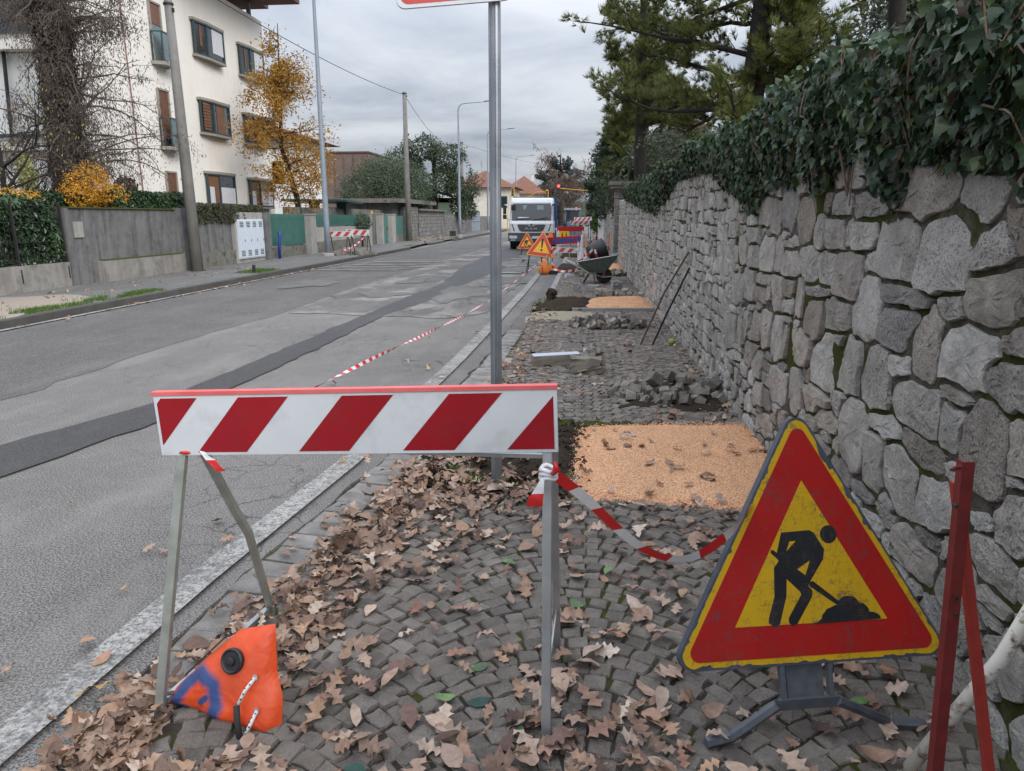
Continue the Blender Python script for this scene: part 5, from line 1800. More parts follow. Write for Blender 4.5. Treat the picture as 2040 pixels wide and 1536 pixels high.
# ------------------------------------------------------------------ fallen leaves
LFME = [np_mesh('oak_leaf', V, F, 'leaf_brown', smooth=True) for V, F in OAKS]
def floor_z(x, y):
    if x < edge(y): return .022
    if x < inner(y): return .012
    return ZP + .008
def drift(y):
    """centre of the bank of leaves along the gutter"""
    return np.interp(y, [0, 1.5, 2.3, 3.2, 4.0, 5.0, 6.5, 9], [-1.28, -1.24, -1.19, -1.08, -.90, -.84, -.76, -.70])
single = []
LBC = ('brown leaf on the near cobbles', 'brown leaves on the near cobbles')
def put_leaf(x, y, z, s_, mi=None, mat_=None, label=None, group=None, tilt=.25):
    k = mi if mi is not None else int(rng.integers(len(LFME)))
    me = LFME[k]
    o = link('oak_leaf' if k < 10 else 'beech_leaf', me, None, (x, y, z))
    o.rotation_euler = (rng.normal(0, tilt) + (math.pi if rng.random() < .3 else 0), rng.normal(0, tilt), rng.uniform(0, 6.28))
    if abs(o.rotation_euler[0]) > 1.6:
        o.location.z += s_ * .22
    o.scale = (s_ * rng.uniform(.7, 1.15), s_, s_ * rng.uniform(.3, 1.0))
    if mat_:
        o.material_slots[0].link = 'OBJECT'
        o.material_slots[0].material = MATS[mat_]
    if group and mat_ is None:
        kind = 'lobed oak leaf' if k < 10 else 'smooth oval leaf'
        size = 'large' if s_ > .092 else 'small'
        place = ''
        if group == LBC[1]:
            place = ('under the roadworks sign' if x > .35 and y < 2.35 else 'at the foot of the wall' if x > .95 else 'just short of the gravel bed' if y > 3.2 else
                     'left of the ballast bag' if x < -1.1 else 'beside the ballast bag' if x < -.62 and y < 2.5 else 'by the right barrier leg' if abs(x + .06) < .28 and y < 2.5 else 'under the barrier board' if y < 2.5 else 'behind the barrier, on the road side' if x < -.3 else 'behind the barrier, on the wall side')
            label = f'{size} brown {kind} on the cobbles {place}'
        else:
            label = label.replace('fallen brown leaf', f'{size} fallen brown {kind}')
        group = f'{size} {kind}: {group} {place}'.strip()
    elif group:
        label = label.replace('fallen brown leaf', 'fallen ochre leaf')
    tag(o, label, 'leaf', group)
    return o
LBG = ('fallen brown leaf lying on the near orange gravel bed', 'brown leaves on the orange gravel')
LBR = ('fallen brown leaf lying on the grey asphalt of the road', 'brown leaves on the road')
LBB = ('fallen brown leaf on the cobbles beyond the near gravel bed', 'brown leaves on the far cobbles')
ct = 0
pts = []
while ct < 205:
    y = 1.68 + 2.35 * rng.random() ** 1.5
    x = rng.uniform(-1.05, 1.28)
    # thick in the middle foreground, thin to the left of it
    w_ = math.exp(-((x - .05) / .42) ** 2) * math.exp(-((y - 1.85) / .55) ** 2) + .22 + .45 * math.exp(-((x - float(drift(y))) / .35) ** 2) + .3 * (y > 3.2)
    if rng.random() > w_ * .9: continue
    if -1.30 < x < -.86 and 1.84 < y < 2.10: continue
    if any((x - a) ** 2 + (y - b_) ** 2 < .045 ** 2 for a, b_ in pts): continue
    pts.append((x, y))
    put_leaf(x, y, ZP + .008 + .012 * rng.random(), rng.uniform(.062, .125), label=LBC[0], group=LBC[1])
    ct += 1
for k in range(30):
    x, y = rng.uniform(.1, 1.25), rng.uniform(3.9, 5.5)
    put_leaf(x, y, ZP + .022, rng.uniform(.06, .11), label=LBG[0], group=LBG[1])
for k in range(35):
    y = 1.6 + 9 * rng.random() ** 1.6
    x = edge(y) - .05 - abs(rng.normal(0, .75))
    put_leaf(x, y, .028, rng.uniform(.05, .10), mat_='leaf_ochre' if rng.random() < .5 else None, label=LBR[0], group=LBR[1])
for k in range(14):
    x, y = rng.uniform(-.6, 1.2), rng.uniform(5.7, 7.4)
    put_leaf(x, y, ZP + .012, rng.uniform(.06, .11), label=LBB[0], group=LBB[1])
put_leaf(-1.62, 2.07, .03, .12, 0, 'leaf_ochre', 'single ochre oak leaf on the asphalt left of the barrier foot')
put_leaf(-.02, 1.92, ZP + .03, .12, 3, None, 'reddish oak leaf at the foot of the right barrier leg')
for k, (x, y) in enumerate(((-.33, 2.28), (-.42, 2.10), (-.30, 2.09), (-.62, 1.75), (.96, 2.2), (.02, 2.75), (-.3, 3.1), (-.16, 1.95), (.16, 3.05))):
    put_leaf(x, y, ZP + .012, .075, 10 + k % 3, 'leaf_green', 'small green leaf among the brown ones on the near cobbles', 'green leaves on the cobbles', .1)
# the bank of leaves along the gutter and the litter beyond: one mass
n = 950
y = 1.35 + 4.4 * rng.random(n) ** 1.25
x = drift(y) + rng.normal(0, 1, n) * np.interp(y, [1.3, 1.9, 2.5, 4, 5.6], [.21, .16, .14, .16, .2]) + np.interp(y, [1.3, 2.0, 3], [.0, .06, .0])
hgt = .034 * np.exp(-((x - drift(y)) / .13) ** 2) * np.interp(y, [1.3, 3.6, 4.6, 5.8], [1, 1, .45, .1])
z = np.array([floor_z(a, b_) for a, b_ in zip(x, y)]) + hgt * rng.random(n) ** .6 + .006
tl = .25 + .3 * (hgt > .02)
# keep them off the road proper and out of the bag
k = x > np.array([edge(b_) - .02 - .10 * abs(rng.normal()) for b_ in y])
k &= ~((x > -1.30) & (x < -.86) & (y > 1.86) & (y < 2.10))
x, y, z, tl = x[k], y[k], z[k], tl[k]
n2 = 420                                   # thin litter further along and round the barrier
y2 = 5.4 + 9 * rng.random(n2) ** 1.5
x2 = np.where(rng.random(n2) < .45, rng.normal(-.62, .13, n2), rng.uniform(-.85, 1.3, n2))
n3 = 290
y3 = np.where(rng.random(n3) < .35, 1.45 + .7 * rng.random(n3) ** 1.4, 1.5 + 2.6 * rng.random(n3))
x3 = np.where((rng.random(n3) < .55) & (y3 < 2.2), rng.normal(-.05, .24, n3), rng.uniform(-1.2, 1.25, n3))
n4 = 200                                   # by the soil round the sign pole
y4 = rng.normal(4.05, .30, n4)
x4 = rng.normal(-.55, .32, n4)
n5 = 240                                   # round the barrier's left foot
y5 = rng.normal(1.78, .20, n5)
x5 = np.where(y5 > 1.72, rng.normal(-1.42, .09, n5), rng.normal(-1.22, .2, n5))
xa = np.concatenate([x, x2, x3, x4, x5])
ya = np.concatenate([y, y2, y3, y4, y5])
za = np.concatenate([z, np.full(n2, ZP + .01), ZP + .010 + .02 * rng.random(n3), ZP + .012 + .03 * rng.random(n4), .02 + .06 * rng.random(n5)])
ta = np.concatenate([tl, np.full(n2, .3), np.full(n3, .3), np.full(n4, .4), np.full(n5, .4)])
ok = (xa < WX - .05) & ~((xa > -1.30) & (xa < -.86) & (ya > 1.84) & (ya < 2.10)) & ~((xa > -1.30) & (xa < -.86) & (ya > 1.70) & (ya < 2.10) & (za > ZP + .018)) & ~((ya > 3.95) & (ya < 5.5) & (xa > .08))
xa, ya, za, ta = xa[ok], ya[ok], za[ok], ta[ok]
parts = []
K = len(OAKS)
for k in range(K):
    i = np.arange(k, len(xa), K)
    n = len(i)
    fl = np.where(rng.random(n) < .4, math.pi, 0)
    parts.append(scatter(OAKS[k], np.stack([xa[i], ya[i], za[i] + (fl > 0) * .015], 1), eul(rng.normal(0, 1, n) * ta[i] + fl, rng.normal(0, 1, n) * ta[i], rng.uniform(0, 6.28, n)), np.stack([(s_ := rng.uniform(.045, .118, n)) * rng.uniform(.7, 1.15, n), s_, s_ * rng.uniform(.3, 1.0, n)], 1)))
V, F = merge(parts)
tag(link('leaf_litter', np_mesh('leaf_litter', V, F, 'leaf_litter', smooth=True)), 'bank of dry brown oak leaves heaped along the gutter', 'leaves', kind='stuff')
# leaves lying on the left footway
n = 170
V, F = scatter(OAKS[0], np.stack([np.where(rng.random(n) < .5, rng.uniform(-11.1, -9.6, n), KERB + .12 + abs(rng.normal(0, .15, n))), rng.uniform(9, 24, n), np.full(n, 0.)], 1), eul(rng.normal(0, .3, n), rng.normal(0, .3, n), rng.uniform(0, 6.28, n)), rng.uniform(.06, .11, n))
xm = V[:, 0].reshape(n, -1).mean(1) < KERB - .1
V[:, 2] += np.repeat(np.where(xm, ZL + .008, .03), len(OAKS[0][0]))
tag(link('leaf_litter', np_mesh('leaf_litter', V, F, 'leaf_litter', smooth=True)), 'scattered dry leaves along the left footway', 'leaves', kind='stuff')
# weeds in the soil patch
def weed(x, y, s_, n, label):
    P = np.stack([np.full(n, x) + rng.normal(0, s_ * .3, n), np.full(n, y) + rng.normal(0, s_ * .3, n), np.full(n, ZP + .01)], 1)
    V, F = scatter(BL, P, eul(rng.normal(0, .5, n), rng.normal(0, .5, n), rng.uniform(0, 6.28, n)), rng.uniform(.4, 1, n) * s_)
    tag(link('weed', np_mesh('weed', V - np.array([x, y, ZP]), F, 'grass'), None, (x, y, ZP)), label, 'weed')
weed(-.62, 4.12, .10, 26, 'grassy green weed left of the sign pole foot')
weed(-.38, 4.02, .07, 18, 'low green weed right of the sign pole foot')
weed(-.76, 4.3, .08, 14, 'small weed at the left end of the near soil patch')
weed(-.72, 13.1, .16, 34, 'bright green weed at the left end of the second soil patch')

# ------------------------------------------------------------------ the work site further along
def stand(sg, x0, x1, ytop, yfront, yback, ztop, mat_='dark_iron', zb=0.0):
    for x in (x0, x1):
        MB().bar((x + (x1 - x0) * .18 * (1 if x == x0 else -1), ytop, ztop), (x, yfront, zb), .022, .022).build('leg', mat_, sg)
        MB().bar((x + (x1 - x0) * .18 * (1 if x == x0 else -1), ytop + .02, ztop), (x, yback, zb), .022, .022).build('leg', mat_, sg)
    MB().bar((x0 + (x1 - x0) * .06, yfront + .05, ztop * .45), (x1 - (x1 - x0) * .06, yfront + .05, ztop * .45), .018, .018).build('crossbar', mat_, sg)
a_ = R(-7.5)
e1 = Vector((math.cos(a_), .10, math.sin(a_) * 1.0)).normalized()
e2 = Vector((-e1.z * .2 + .13, .22, .96))
e2 = (e2 - e1 * e2.dot(e1)).normalized()
sg2, _ = trisign('warning_sign', Vector((-1.11, 21.3, .50)), e1, e2, .90, 'yellow triangle sign with black exclamation mark at the road edge', ('sign_grey', 'sign_red_fresh', 'sign_yellow_fresh'), bang)
stand(sg2, -1.52, -1.02, 21.42, 20.9, 21.75, .62)
e1 = Vector((1, 0, 0))
e2 = Vector((0, .2, .98)).normalized()
sg3, _ = trisign('roadworks_sign', Vector((-2.27, 32.0, .26)), e1, e2, .90, 'smaller clean yellow triangle sign with digging worker, in front of the truck', ('sign_grey', 'sign_red_fresh', 'sign_yellow_fresh'), man)
stand(sg3, -2.55, -1.95, 32.12, 31.6, 32.5, .45)
def sandbag(x, y, label, h=.42):
    m = MB()
    m.lathe([(.04, h), (.06, h * .85), (.13, h * .55), (.17, h * .25), (.17, .06), (.12, .0)], (x, y, .01), 14)
    m.v = [(x + (v[0] - x) * 1.0 + .01 * math.sin(v[2] * 40), y + (v[1] - y) * .55, v[2]) for v in m.v]
    o = m.build('ballast_bag', 'sign_orange', loc=(x, y, .01), smooth=True)
    tag(o, label, 'bag')
sandbag(-1.0, 21.15, 'orange ballast bag hung on the right legs of the exclamation sign', .42)
sandbag(-.78, 21.7, 'low orange bag on the kerb behind the exclamation sign', .28)
block('rubber_foot', (-.70, 21.25, .06), (.3, .2, .1), R(20), 'black_rubber', 'black rubber foot on the kerb beside the exclamation sign', 'foot', (0, 0), .004, 21)

def board(name, x0, x1, y, ztop, h, label, face, roll=0.0, stripes=0, blobs=None, legs=True, group=None, rot=0.0, mats=('dark_iron',)):
    o = thing(name, ((x0 + x1) / 2, y, 0), label, 'barrier', group)
    dz = math.tan(roll) * (x1 - x0)
    dy = math.tan(rot) * (x1 - x0)
    q = [Vector((x0, y, ztop - h)), Vector((x1, y + dy, ztop - h + dz)), Vector((x1, y + dy, ztop + dz)), Vector((x0, y, ztop))]
    MB().ext(q, (0, .03, 0)).build('board', face, o)
    L_ = x1 - x0
    for k in range(stripes):
        u0 = -.08 + k * L_ / stripes
        w_ = L_ / stripes * .5
        c_ = lambda u: min(max(u, .01), L_ - .01)
        pl = [(c_(u0), .02), (c_(u0 + w_), .02), (c_(u0 + w_ + h * .7), h - .02), (c_(u0 + h * .7), h - .02)]
        MB().ext([q[0] + (q[1] - q[0]) * (u / L_) + Vector((0, -.004, v)) for u, v in pl], (0, .003, 0)).build('red_stripe', 'sign_red_fresh', o)
    for u, v, w_, hh in (blobs or []):
        rg = [(u + w_ * math.cos(t_) * (1 + .15 * math.sin(3 * t_)), v + hh * math.sin(t_) * (1 + .2 * math.sin(2 * t_ + 1))) for t_ in np.linspace(0, 6.283, 15)[:-1]]
        MB().ext([q[0] + (q[1] - q[0]) * (a / L_) + Vector((0, -.005, b_)) for a, b_ in rg], (0, .004, 0)).build('blue_mark', 'board_blue', o)
    if legs:
        for u in (.06, L_ - .06):
            p = q[0] + (q[1] - q[0]) * (u / L_) + Vector((0, .03, h * .5))
            MB().bar(p, (p.x, p.y - .32, ZP if x0 > -2 else ZL), .03, .025).build('leg', mats[0], o)
            MB().bar(p + Vector((0, .02, 0)), (p.x, p.y + .36, ZP if x0 > -2 else ZL), .03, .025).build('leg', mats[0], o)
    return o
board('road_barrier', -.98, .03, 21.75, 1.03, .21, 'red board with blue spray blobs on grey legs, behind the exclamation sign', 'board_red', R(4.5), blobs=[(.30, .10, .11, .07), (.52, .10, .10, .08), (.74, .10, .11, .06), (.96, .10, .07, .07)], rot=R(-33), mats=('galvanised',))
board('road_barrier', -1.0, .20, 33, 1.22, .22, 'plain red barrier board, the highest one beyond the blue-marked board', 'board_red', 0, mats=('galvanised',))
board('road_barrier', -.55, .55, 41, 1.42, .22, 'red and white striped board just above the plain red board', 'white_reflective', 0, 4)
board('road_barrier', -.35, .75, 46, 1.60, .24, 'farthest red and white striped board on the right pavement', 'white_reflective', R(2), 4)
board('road_barrier', -.95, .25, 25.6, .62, .18, 'low red and white board lying behind the blue-marked board', 'white_reflective', R(-3), 4, legs=False)
# expanding lattice barrier
lt = thing('lattice_barrier', (.68, 28, ZP), 'orange and white expanding lattice barrier standing beside the pillar', 'barrier')
for x in (.18, 1.12):
    MB().bar((x, 28, ZP), (x, 28, 1.02), .035, .03).build('post', 'sign_orange', lt)
for k in range(4):
    x0 = .18 + k * .235
    MB().bar((x0, 27.98, .42 if k % 2 else .98), (x0 + .235, 27.98, .98 if k % 2 else .42), .03, .02).build('slat', 'sign_orange', lt)
    MB().bar((x0, 28.03, .98 if k % 2 else .42), (x0 + .235, 28.03, .42 if k % 2 else .98), .03, .02).build('slat', 'white_reflective', lt)
# small yellow plate, small orange triangle, white cone
yp = thing('yellow_sign', (-.55, 27.0, 0), 'small yellow plate with two dark walking figures above the blue-marked board', 'sign')
MB().box((-.55, 27, 1.0), (.34, .03, .24)).build('plate', 'sign_yellow_fresh', yp)
for x in (-.62, -.48):
    MB().ext([(x - .02, 26.98, .92), (x + .02, 26.98, .92), (x + .025, 26.98, 1.02), (x - .025, 26.98, 1.02)], (0, -.003, 0)).lathe([(.02, -.003), (.02, 0)], (x, 26.98, 1.06), 10, 'Y').build('figure', 'sign_black', yp)
for x in (-.75, -.35):
    MB().bar((x, 27.02, 1.1), (x, 27.02, ZP), .025, .025).build('leg', 'galvanised', yp)
ot = thing('orange_triangle', (-1.05, 27.5, 0), 'small crumpled orange sign left of the small yellow plate', 'sign')
MB().ext([(-1.16, 27.5, .86), (-.94, 27.5, .84), (-1.0, 27.5, 1.06), (-1.13, 27.52, 1.08)], (0, .03, 0)).build('plate', 'sign_orange', ot)
MB().bar((-1.06, 27.53, .9), (-1.06, 27.53, 0), .03, .03).build('leg', 'galvanised', ot)
cn = thing('traffic_cone', (.08, 24.6, ZP), 'white plastic cone with black base right of the blue-marked board', 'cone')
MB().lathe([(.13, .04), (.11, .10), (.07, .5), (.03, .95), (.02, 1.0)], (.08, 24.6, ZP), 16).build('body', 'white_reflective', cn, smooth=True)
MB().box((.08, 24.6, ZP + .02), (.38, .38, .04)).build('base', 'black_rubber', cn)
ribbon('barrier_tape', [(-.75, 20.1, .75), (-.72, 20.2, .40), (-.70, 20.2, .22), (-.4, 20.15, .16), (-.1, 20.0, .22), (.05, 19.8, .30)], .06, label='red and white tape trailing from the blue-marked board to the ground', seed=12, wob=.6)
ribbon('barrier_tape', [(-.15, 30.5, .6), (.2, 30.2, .45), (.55, 29.8, .5), (.95, 28.2, .6)], .08, label='red and white tape strung to the lattice barrier', seed=13)
m = MB()
m.tube([(.62 + (.22 + .08 * math.sin(j * .37)) * math.cos(j * .55) + .12 * math.sin(j * .09), 29.2 + .2 * math.sin(j * .23), .42 + .10 * math.sin(j * .11) + (.20 + .06 * math.sin(j * .29)) * math.sin(j * .55)) for j in range(90)], .018, 5)
tag(m.build('rusty_coil', 'rusty_rod', loc=(.62, 29.2, ZP)), 'tangled rusty coil behind the lattice barrier', 'coil')

# ------------------------------------------------------------------ truck
tk = thing('truck', (-2.43, 37.4, 0), 'white tipper truck with blue bed parked facing the camera', 'truck')
TX, TY = -2.43, 37.4
def T(x, y, z):
    return (TX + x, TY + y, z)
# cab: side profile lofted across the width, narrower at roof and rounded corners
prof = [(.02, .62), (0, .80), (0, 1.30), (.05, 1.38), (.10, 1.45), (.32, 2.36), (.42, 2.50), (.60, 2.57), (2.0, 2.57), (2.05, 2.45), (2.05, .62)]
m = MB()
xs = [-1.14, -1.10, -1.0, 1.0, 1.10, 1.14]
back_ = [.13, .05, 0, 0, .05, .13]
vs = []
for x, bk in zip(xs, back_):
    for y, z in prof:
        f = 1 - .055 * max(0, (z - 1.35)) / 1.15
        yy = y + bk if y < 1 else y
        vs.append(T(x * f, yy, z - (bk * .2 if z > 2.3 else 0)))
k = len(prof)
fs = [(i * k + j, i * k + (j + 1) % k, (i + 1) * k + (j + 1) % k, (i + 1) * k + j) for i in range(5) for j in range(k)]
fs += [tuple(range(k)), tuple(range(5 * k + k - 1, 5 * k - 1, -1))]
m.add(vs, fs)
cab = m.build('cab', 'truck_white', tk)
def on_screen(x, s_, d=.012):
    # point on the sloping windscreen, s_ from 0 (bottom) to 1 (top)
    y, z = .10 + (.32 - .10) * s_, 1.45 + (2.32 - 1.45) * s_
    return T(x * (1 - .055 * (z - 1.35) / 1.15), y - d, z)
ws = MB().ext([on_screen(-1.0, .0), on_screen(-1.03, .5), on_screen(-1.0, .97), on_screen(1.0, .97), on_screen(1.03, .5), on_screen(1.0, .0)], (0, .01, 0)).build('windscreen', 'cab_glass', cab)
MB().ext([on_screen(-1.0, .0, .016), on_screen(-1.0, .09, .016), on_screen(1.0, .09, .016), on_screen(1.0, .0, .016)], (0, .004, 0)).build('dashboard_band', 'truck_grey', ws)
MB().ext([on_screen(.28, .62, .014), on_screen(.62, .62, .014), on_screen(.62, .86, .014), on_screen(.28, .86, .014)], (0, .003, 0)).build('rear_window', 'balcony_glass', ws)
MB().ext([on_screen(-.42, .62, .014), on_screen(-.36, .62, .014), on_screen(-.25, .86, .014), on_screen(-.46, .86, .014)], (0, .003, 0)).build('pennant', 'balcony_glass', ws)
MB().ext([on_screen(-.7, .14, .018), on_screen(-.1, .14, .018), on_screen(-.1, .18, .018), on_screen(-.7, .21, .018)], (0, .003, 0)).build('paper', 'white_reflective', ws)
for x in (-.85, .05):
    MB().bar(on_screen(x, .03, .03), on_screen(x + .8, .16, .03), .03, .02).build('wiper', 'black_plastic', cab)
MB().ext([T(-.72, -.012, 1.24), T(.72, -.012, 1.24), T(.62, -.012, .98), T(.50, -.012, .90), T(-.50, -.012, .90), T(-.62, -.012, .98)], (0, .02, 0)).build('grille', 'truck_grey', cab)
MB().ext([T(-.66, -.02, 1.245), T(-.18, -.02, 1.235), T(-.10, -.02, 1.16), T(.10, -.02, 1.16), T(.18, -.02, 1.235), T(.66, -.02, 1.245), T(.66, -.02, 1.29), T(-.66, -.02, 1.29)], (0, .02, 0)).build('chrome_bar', 'chrome', cab)
MB().lathe([(.07, -.012), (.07, 0)], T(0, -.022, 1.235), 14, 'Y').build('emblem', 'grey_iron', cab)
LET = {'M': [[(0, 0), (0, 1)], [(0, 1), (.4, .35)], [(.4, .35), (.8, 1)], [(.8, 1), (.8, 0)]], 'A': [[(0, 0), (.4, 1)], [(.4, 1), (.8, 0)], [(.18, .35), (.62, .35)]], 'N': [[(0, 0), (0, 1)], [(0, 1), (.8, 0)], [(.8, 0), (.8, 1)]]}
for k, ch in enumerate('MAN'):
    m = MB()
    for a, b_ in LET[ch]:
        m.bar(T(-.30 + k * .22 + a[0] * .16, -.02, 1.0 + a[1] * .10), T(-.30 + k * .22 + b_[0] * .16, -.02, 1.0 + b_[1] * .10), .032, .012, up=(0, 1, 0))
    m.build('letter', 'chrome', cab)
for s_ in (-1, 1):
    MB().ext([T(s_ * 1.00, -.008, 1.28), T(s_ * .96, -.008, 1.28), T(s_ * .84, -.008, .92), T(s_ * .90, -.008, .92)], (0, .012, 0)).build('air_slot', 'black_plastic', cab)
    MB().ext([T(s_ * 1.10, -.10, .70), T(s_ * .72, -.13, .70), T(s_ * .72, -.13, .56), T(s_ * 1.10, -.10, .56)], (0, .04, 0)).build('headlight', 'lamp_glass', tk)
    MB().ext([T(s_ * 1.05, -.10, .50), T(s_ * .80, -.13, .50), T(s_ * .80, -.13, .46), T(s_ * 1.05, -.10, .46)], (0, .04, 0)).build('fog_light', 'lamp_glass', tk)
    ar = MB().bar(T(s_ * 1.05, .25, 2.22), T(s_ * 1.36, .10, 2.20), .12, .10).bar(T(s_ * 1.08, .25, 1.42), T(s_ * 1.30, .12, 1.62), .05, .05).build('mirror_arm', 'truck_grey' if s_ > 0 else 'truck_white', cab)
    MB().box(T(s_ * 1.36, .08, 1.98), (.16, .14, .44)).build('mirror', 'black_plastic', cab, bevel=.02)
    MB().box(T(s_ * 1.36, .08, 1.63), (.18, .16, .22)).build('mirror', 'black_plastic', cab, bevel=.02)
    MB().ext([T(s_ * 1.145, .5, 1.5), T(s_ * 1.145, 1.4, 1.5), T(s_ * 1.105, 1.4, 2.3), T(s_ * 1.105, .65, 2.3)], (s_ * .006, 0, 0)).build('side_window', 'cab_glass', cab)
MB().box(T(-.93, .2, 2.10), (.22, .1, .26)).build('front_mirror', 'black_plastic', cab, bevel=.02)
bmp = MB().ext([T(-1.18, 0, .84), T(-1.12, -.10, .84), T(1.12, -.10, .84), T(1.18, 0, .84), T(1.18, .5, .84), T(-1.18, .5, .84)], (0, 0, -.42)).build('bumper', 'truck_grey', tk)
MB().ext([T(-1.10, -.06, .42), T(1.10, -.06, .42), T(1.0, .1, .28), T(-1.0, .1, .28)], (0, .3, 0)).build('valance', 'black_plastic', tk)
MB().box(T(.20, -.115, .62), (.52, .02, .12)).build('number_plate', 'plate', bmp)
MB().box(T(.0, -.118, .66), (.09, .02, .12)).build('plate_band', 'board_blue', bmp)
for y in (.75, 4.3):
    for s_ in (-1, 1):
        wh = MB().lathe([(.28, -.14), (.44, -.14), (.47, -.08), (.47, .08), (.44, .14), (.28, .14)], T(s_ * .98, y, .47), 24, 'X').build('wheel', 'black_rubber', tk, smooth=True)
        MB().lathe([(.08, -.16), (.27, -.10), (.27, .10), (.08, .16)], T(s_ * .98, y, .47), 18, 'X').build('rim', 'grey_iron', wh)
MB().box(T(0, 3.2, .75), (.8, 4.8, .25)).build('chassis', 'dark_iron', tk)
bd = MB()
for s_ in (-1, 1):
    bd.box(T(s_ * 1.15, 4.0, 1.5), (.06, 3.4, .9))
bd.box(T(0, 5.7, 1.5), (2.24, .06, .9)).box(T(0, 4.0, 1.08), (2.24, 3.34, .06)).box(T(0.04, 2.28, 1.85), (2.30, .08, 1.46))
bd.build('tipper_bed', 'truck_blue', tk)
MB().box(T(.06, 2.26, 2.60), (2.36, .14, .05)).build('bed_rail', 'truck_blue', tk)
for x in (-.75, .75):
    MB().box(T(x, .58, 2.515), (.12, .08, .03)).build('marker_light', 'lamp_glass', cab)

# tractor behind the truck
tc_ = thing('backhoe_tractor', (-.55, 56, 0), 'blue tractor with glazed cab half hidden behind the truck', 'tractor')
for x in (-1.05, -.05):
    for y in (55.4, 56.8):
        MB().bar((x, y, 1.1), (x * .98, y, 2.15), .07, .07).build('cab_post', 'tractor_blue', tc_)
MB().box((-.55, 56.1, 2.2), (1.25, 1.7, .14)).build('roof', 'lamp_paint', tc_)
MB().box((-.55, 55.42, 1.65), (.92, .03, .9)).build('window', 'cab_glass', tc_)
MB().box((-.55, 54.9, 1.0), (.8, 1.2, .55)).build('bonnet', 'tractor_blue', tc_, bevel=.05)
MB().box((-.30, 54.25, .55), (1.1, .25, .5)).build('bucket', 'grey_iron', tc_)
for x, y, r_ in ((-1.05, 54.8, .45), (.02, 54.8, .45), (-1.1, 56.6, .7), (.08, 56.6, .7)):
    MB().lathe([(.1, -.15), (r_ * .95, -.15), (r_, 0), (r_ * .95, .15), (.1, .15)], (x, y, r_), 20, 'X').build('wheel', 'black_rubber', tc_)

# ------------------------------------------------------------------ traffic lights at the junction
def signal(name, x, y, z, label, lit=True, arm=None, pole=None):
    o = thing(name, (pole[0] if pole else x, pole[1] if pole else y, 0), label, 'traffic light')
    MB().box((x, y, z - .32), (.34, .25, .98)).build('housing', 'signal_off' if lit else 'signal_yellow', o, bevel=.03)
    for k in range(3):
        c_ = (x, y - .13, z - .30 * k)
        MB().lathe([(.115, -.10), (.125, 0)], c_, 16, 'Y').build('hood', 'signal_off', o)
        MB().lathe([(.13 if k == 0 and lit else .10, -.112), (.13 if k == 0 and lit else .10, -.105)], c_, 16, 'Y').build('lens', 'signal_red' if (k == 0 and lit) else 'signal_off', o)
    if arm:
        MB().tube(arm, .035, 8).build('arm', 'signal_yellow', o)
    if pole:
        MB().tube([(pole[0], pole[1], 0), (pole[0], pole[1], pole[2])], .07, 8).build('pole', 'signal_yellow', o)
signal('traffic_light', -2.31, 80, 4.81, 'red traffic light hanging on a yellow arm over the road beyond the truck', True, [(-2.2, 80.1, 4.6), (-.5, 80.2, 4.45), (1.6, 80.2, 4.3)], (1.6, 80.2, 4.4))
signal('traffic_light', -.37, 75, 2.40, 'red traffic light on a low yellow post right of the truck', True, None, (-.37, 75.1, 1.8))
signal('traffic_light', -3.75, 85, 4.4, 'yellow backed traffic light on a curved yellow arm left of the hanging red light', False, [(-6.6, 85.2, 3.0), (-6.2, 85.2, 3.7), (-5.0, 85.2, 4.35), (-3.8, 85.1, 4.5)], (-6.6, 85.2, 3.1))
signal('traffic_light', -7.65, 85, 4.7, 'yellow traffic light above the left mirror of the truck', False, [(-8.3, 85.2, 1.5), (-8.1, 85.2, 3.5), (-7.7, 85.1, 4.6)], (-8.3, 85.2, 1.6))

# ------------------------------------------------------------------ left side: garden walls and fences
LX = -11.3
lw = thing('low_wall', (LX - .15, 11.7, 0), 'low rendered wall with black iron railing in front of the laurel hedge', 'wall')
MB().box((LX - .15, 9.7, .37), (.30, 11.3, .56)).build('base', 'concrete_plinth', lw)
rl = MB()
for z in (.72, 1.12, 1.52, 1.86):
    rl.bar((LX - .05, 4.1, z), (LX - .05, 15.3, z), .025, .012)
rl.build('rail', 'dark_iron', lw)
for y in (6.2, 8.2, 10.2, 12.2, 13.9, 15.3):
    MB().bar((LX - .02, y, .30), (LX - .05, y, 1.95), .05, .04).build('post', 'dark_iron', lw)
for k in range(90):
    y = 4.3 + k * .122
    if y > 11.4:
        MB().bar((LX - .07, y, .64), (LX - .07, y, 1.92), .008, .008).build('bar', 'dark_iron', lw)
cw = thing('concrete_wall', (LX - .15, 17.8, 0), 'tall stained grey concrete wall with mossy plinth between hedge and concrete pole', 'wall')
MB().box((LX - .15, 17.85, .95), (.30, 4.95, 1.74)).build('face', 'concrete_wall', cw)
MB().box((LX + .05, 18.15, .36), (.12, 3.7, .52)).build('plinth', 'concrete_plinth', cw)
MB().box((LX + .05, 18.1, .63), (.13, 3.5, .03)).build('moss', 'moss_green', cw)
MB().box((LX - .12, 17.8, 1.835), (.34, 4.6, .03)).build('moss', 'moss_green', cw)
MB().box((LX + .02, 15.75, 1.35), (.03, .3, .35)).build('plate', 'concrete_pale', cw)
MB().box((LX + .03, 20.05, 1.0), (.10, .5, 1.75)).build('pilaster', 'concrete_wall', cw)
cw2 = thing('concrete_wall', (LX - .2, 21.9, 0), 'lower concrete wall under a clipped hedge, between concrete pole and white cabinet', 'wall')
MB().box((LX - .22, 21.9, .82), (.26, 3.1, 1.5)).build('face', 'concrete_wall', cw2)
MB().box((LX - .06, 21.9, .32), (.12, 3.0, .48)).build('plinth', 'concrete_mossy', cw2)
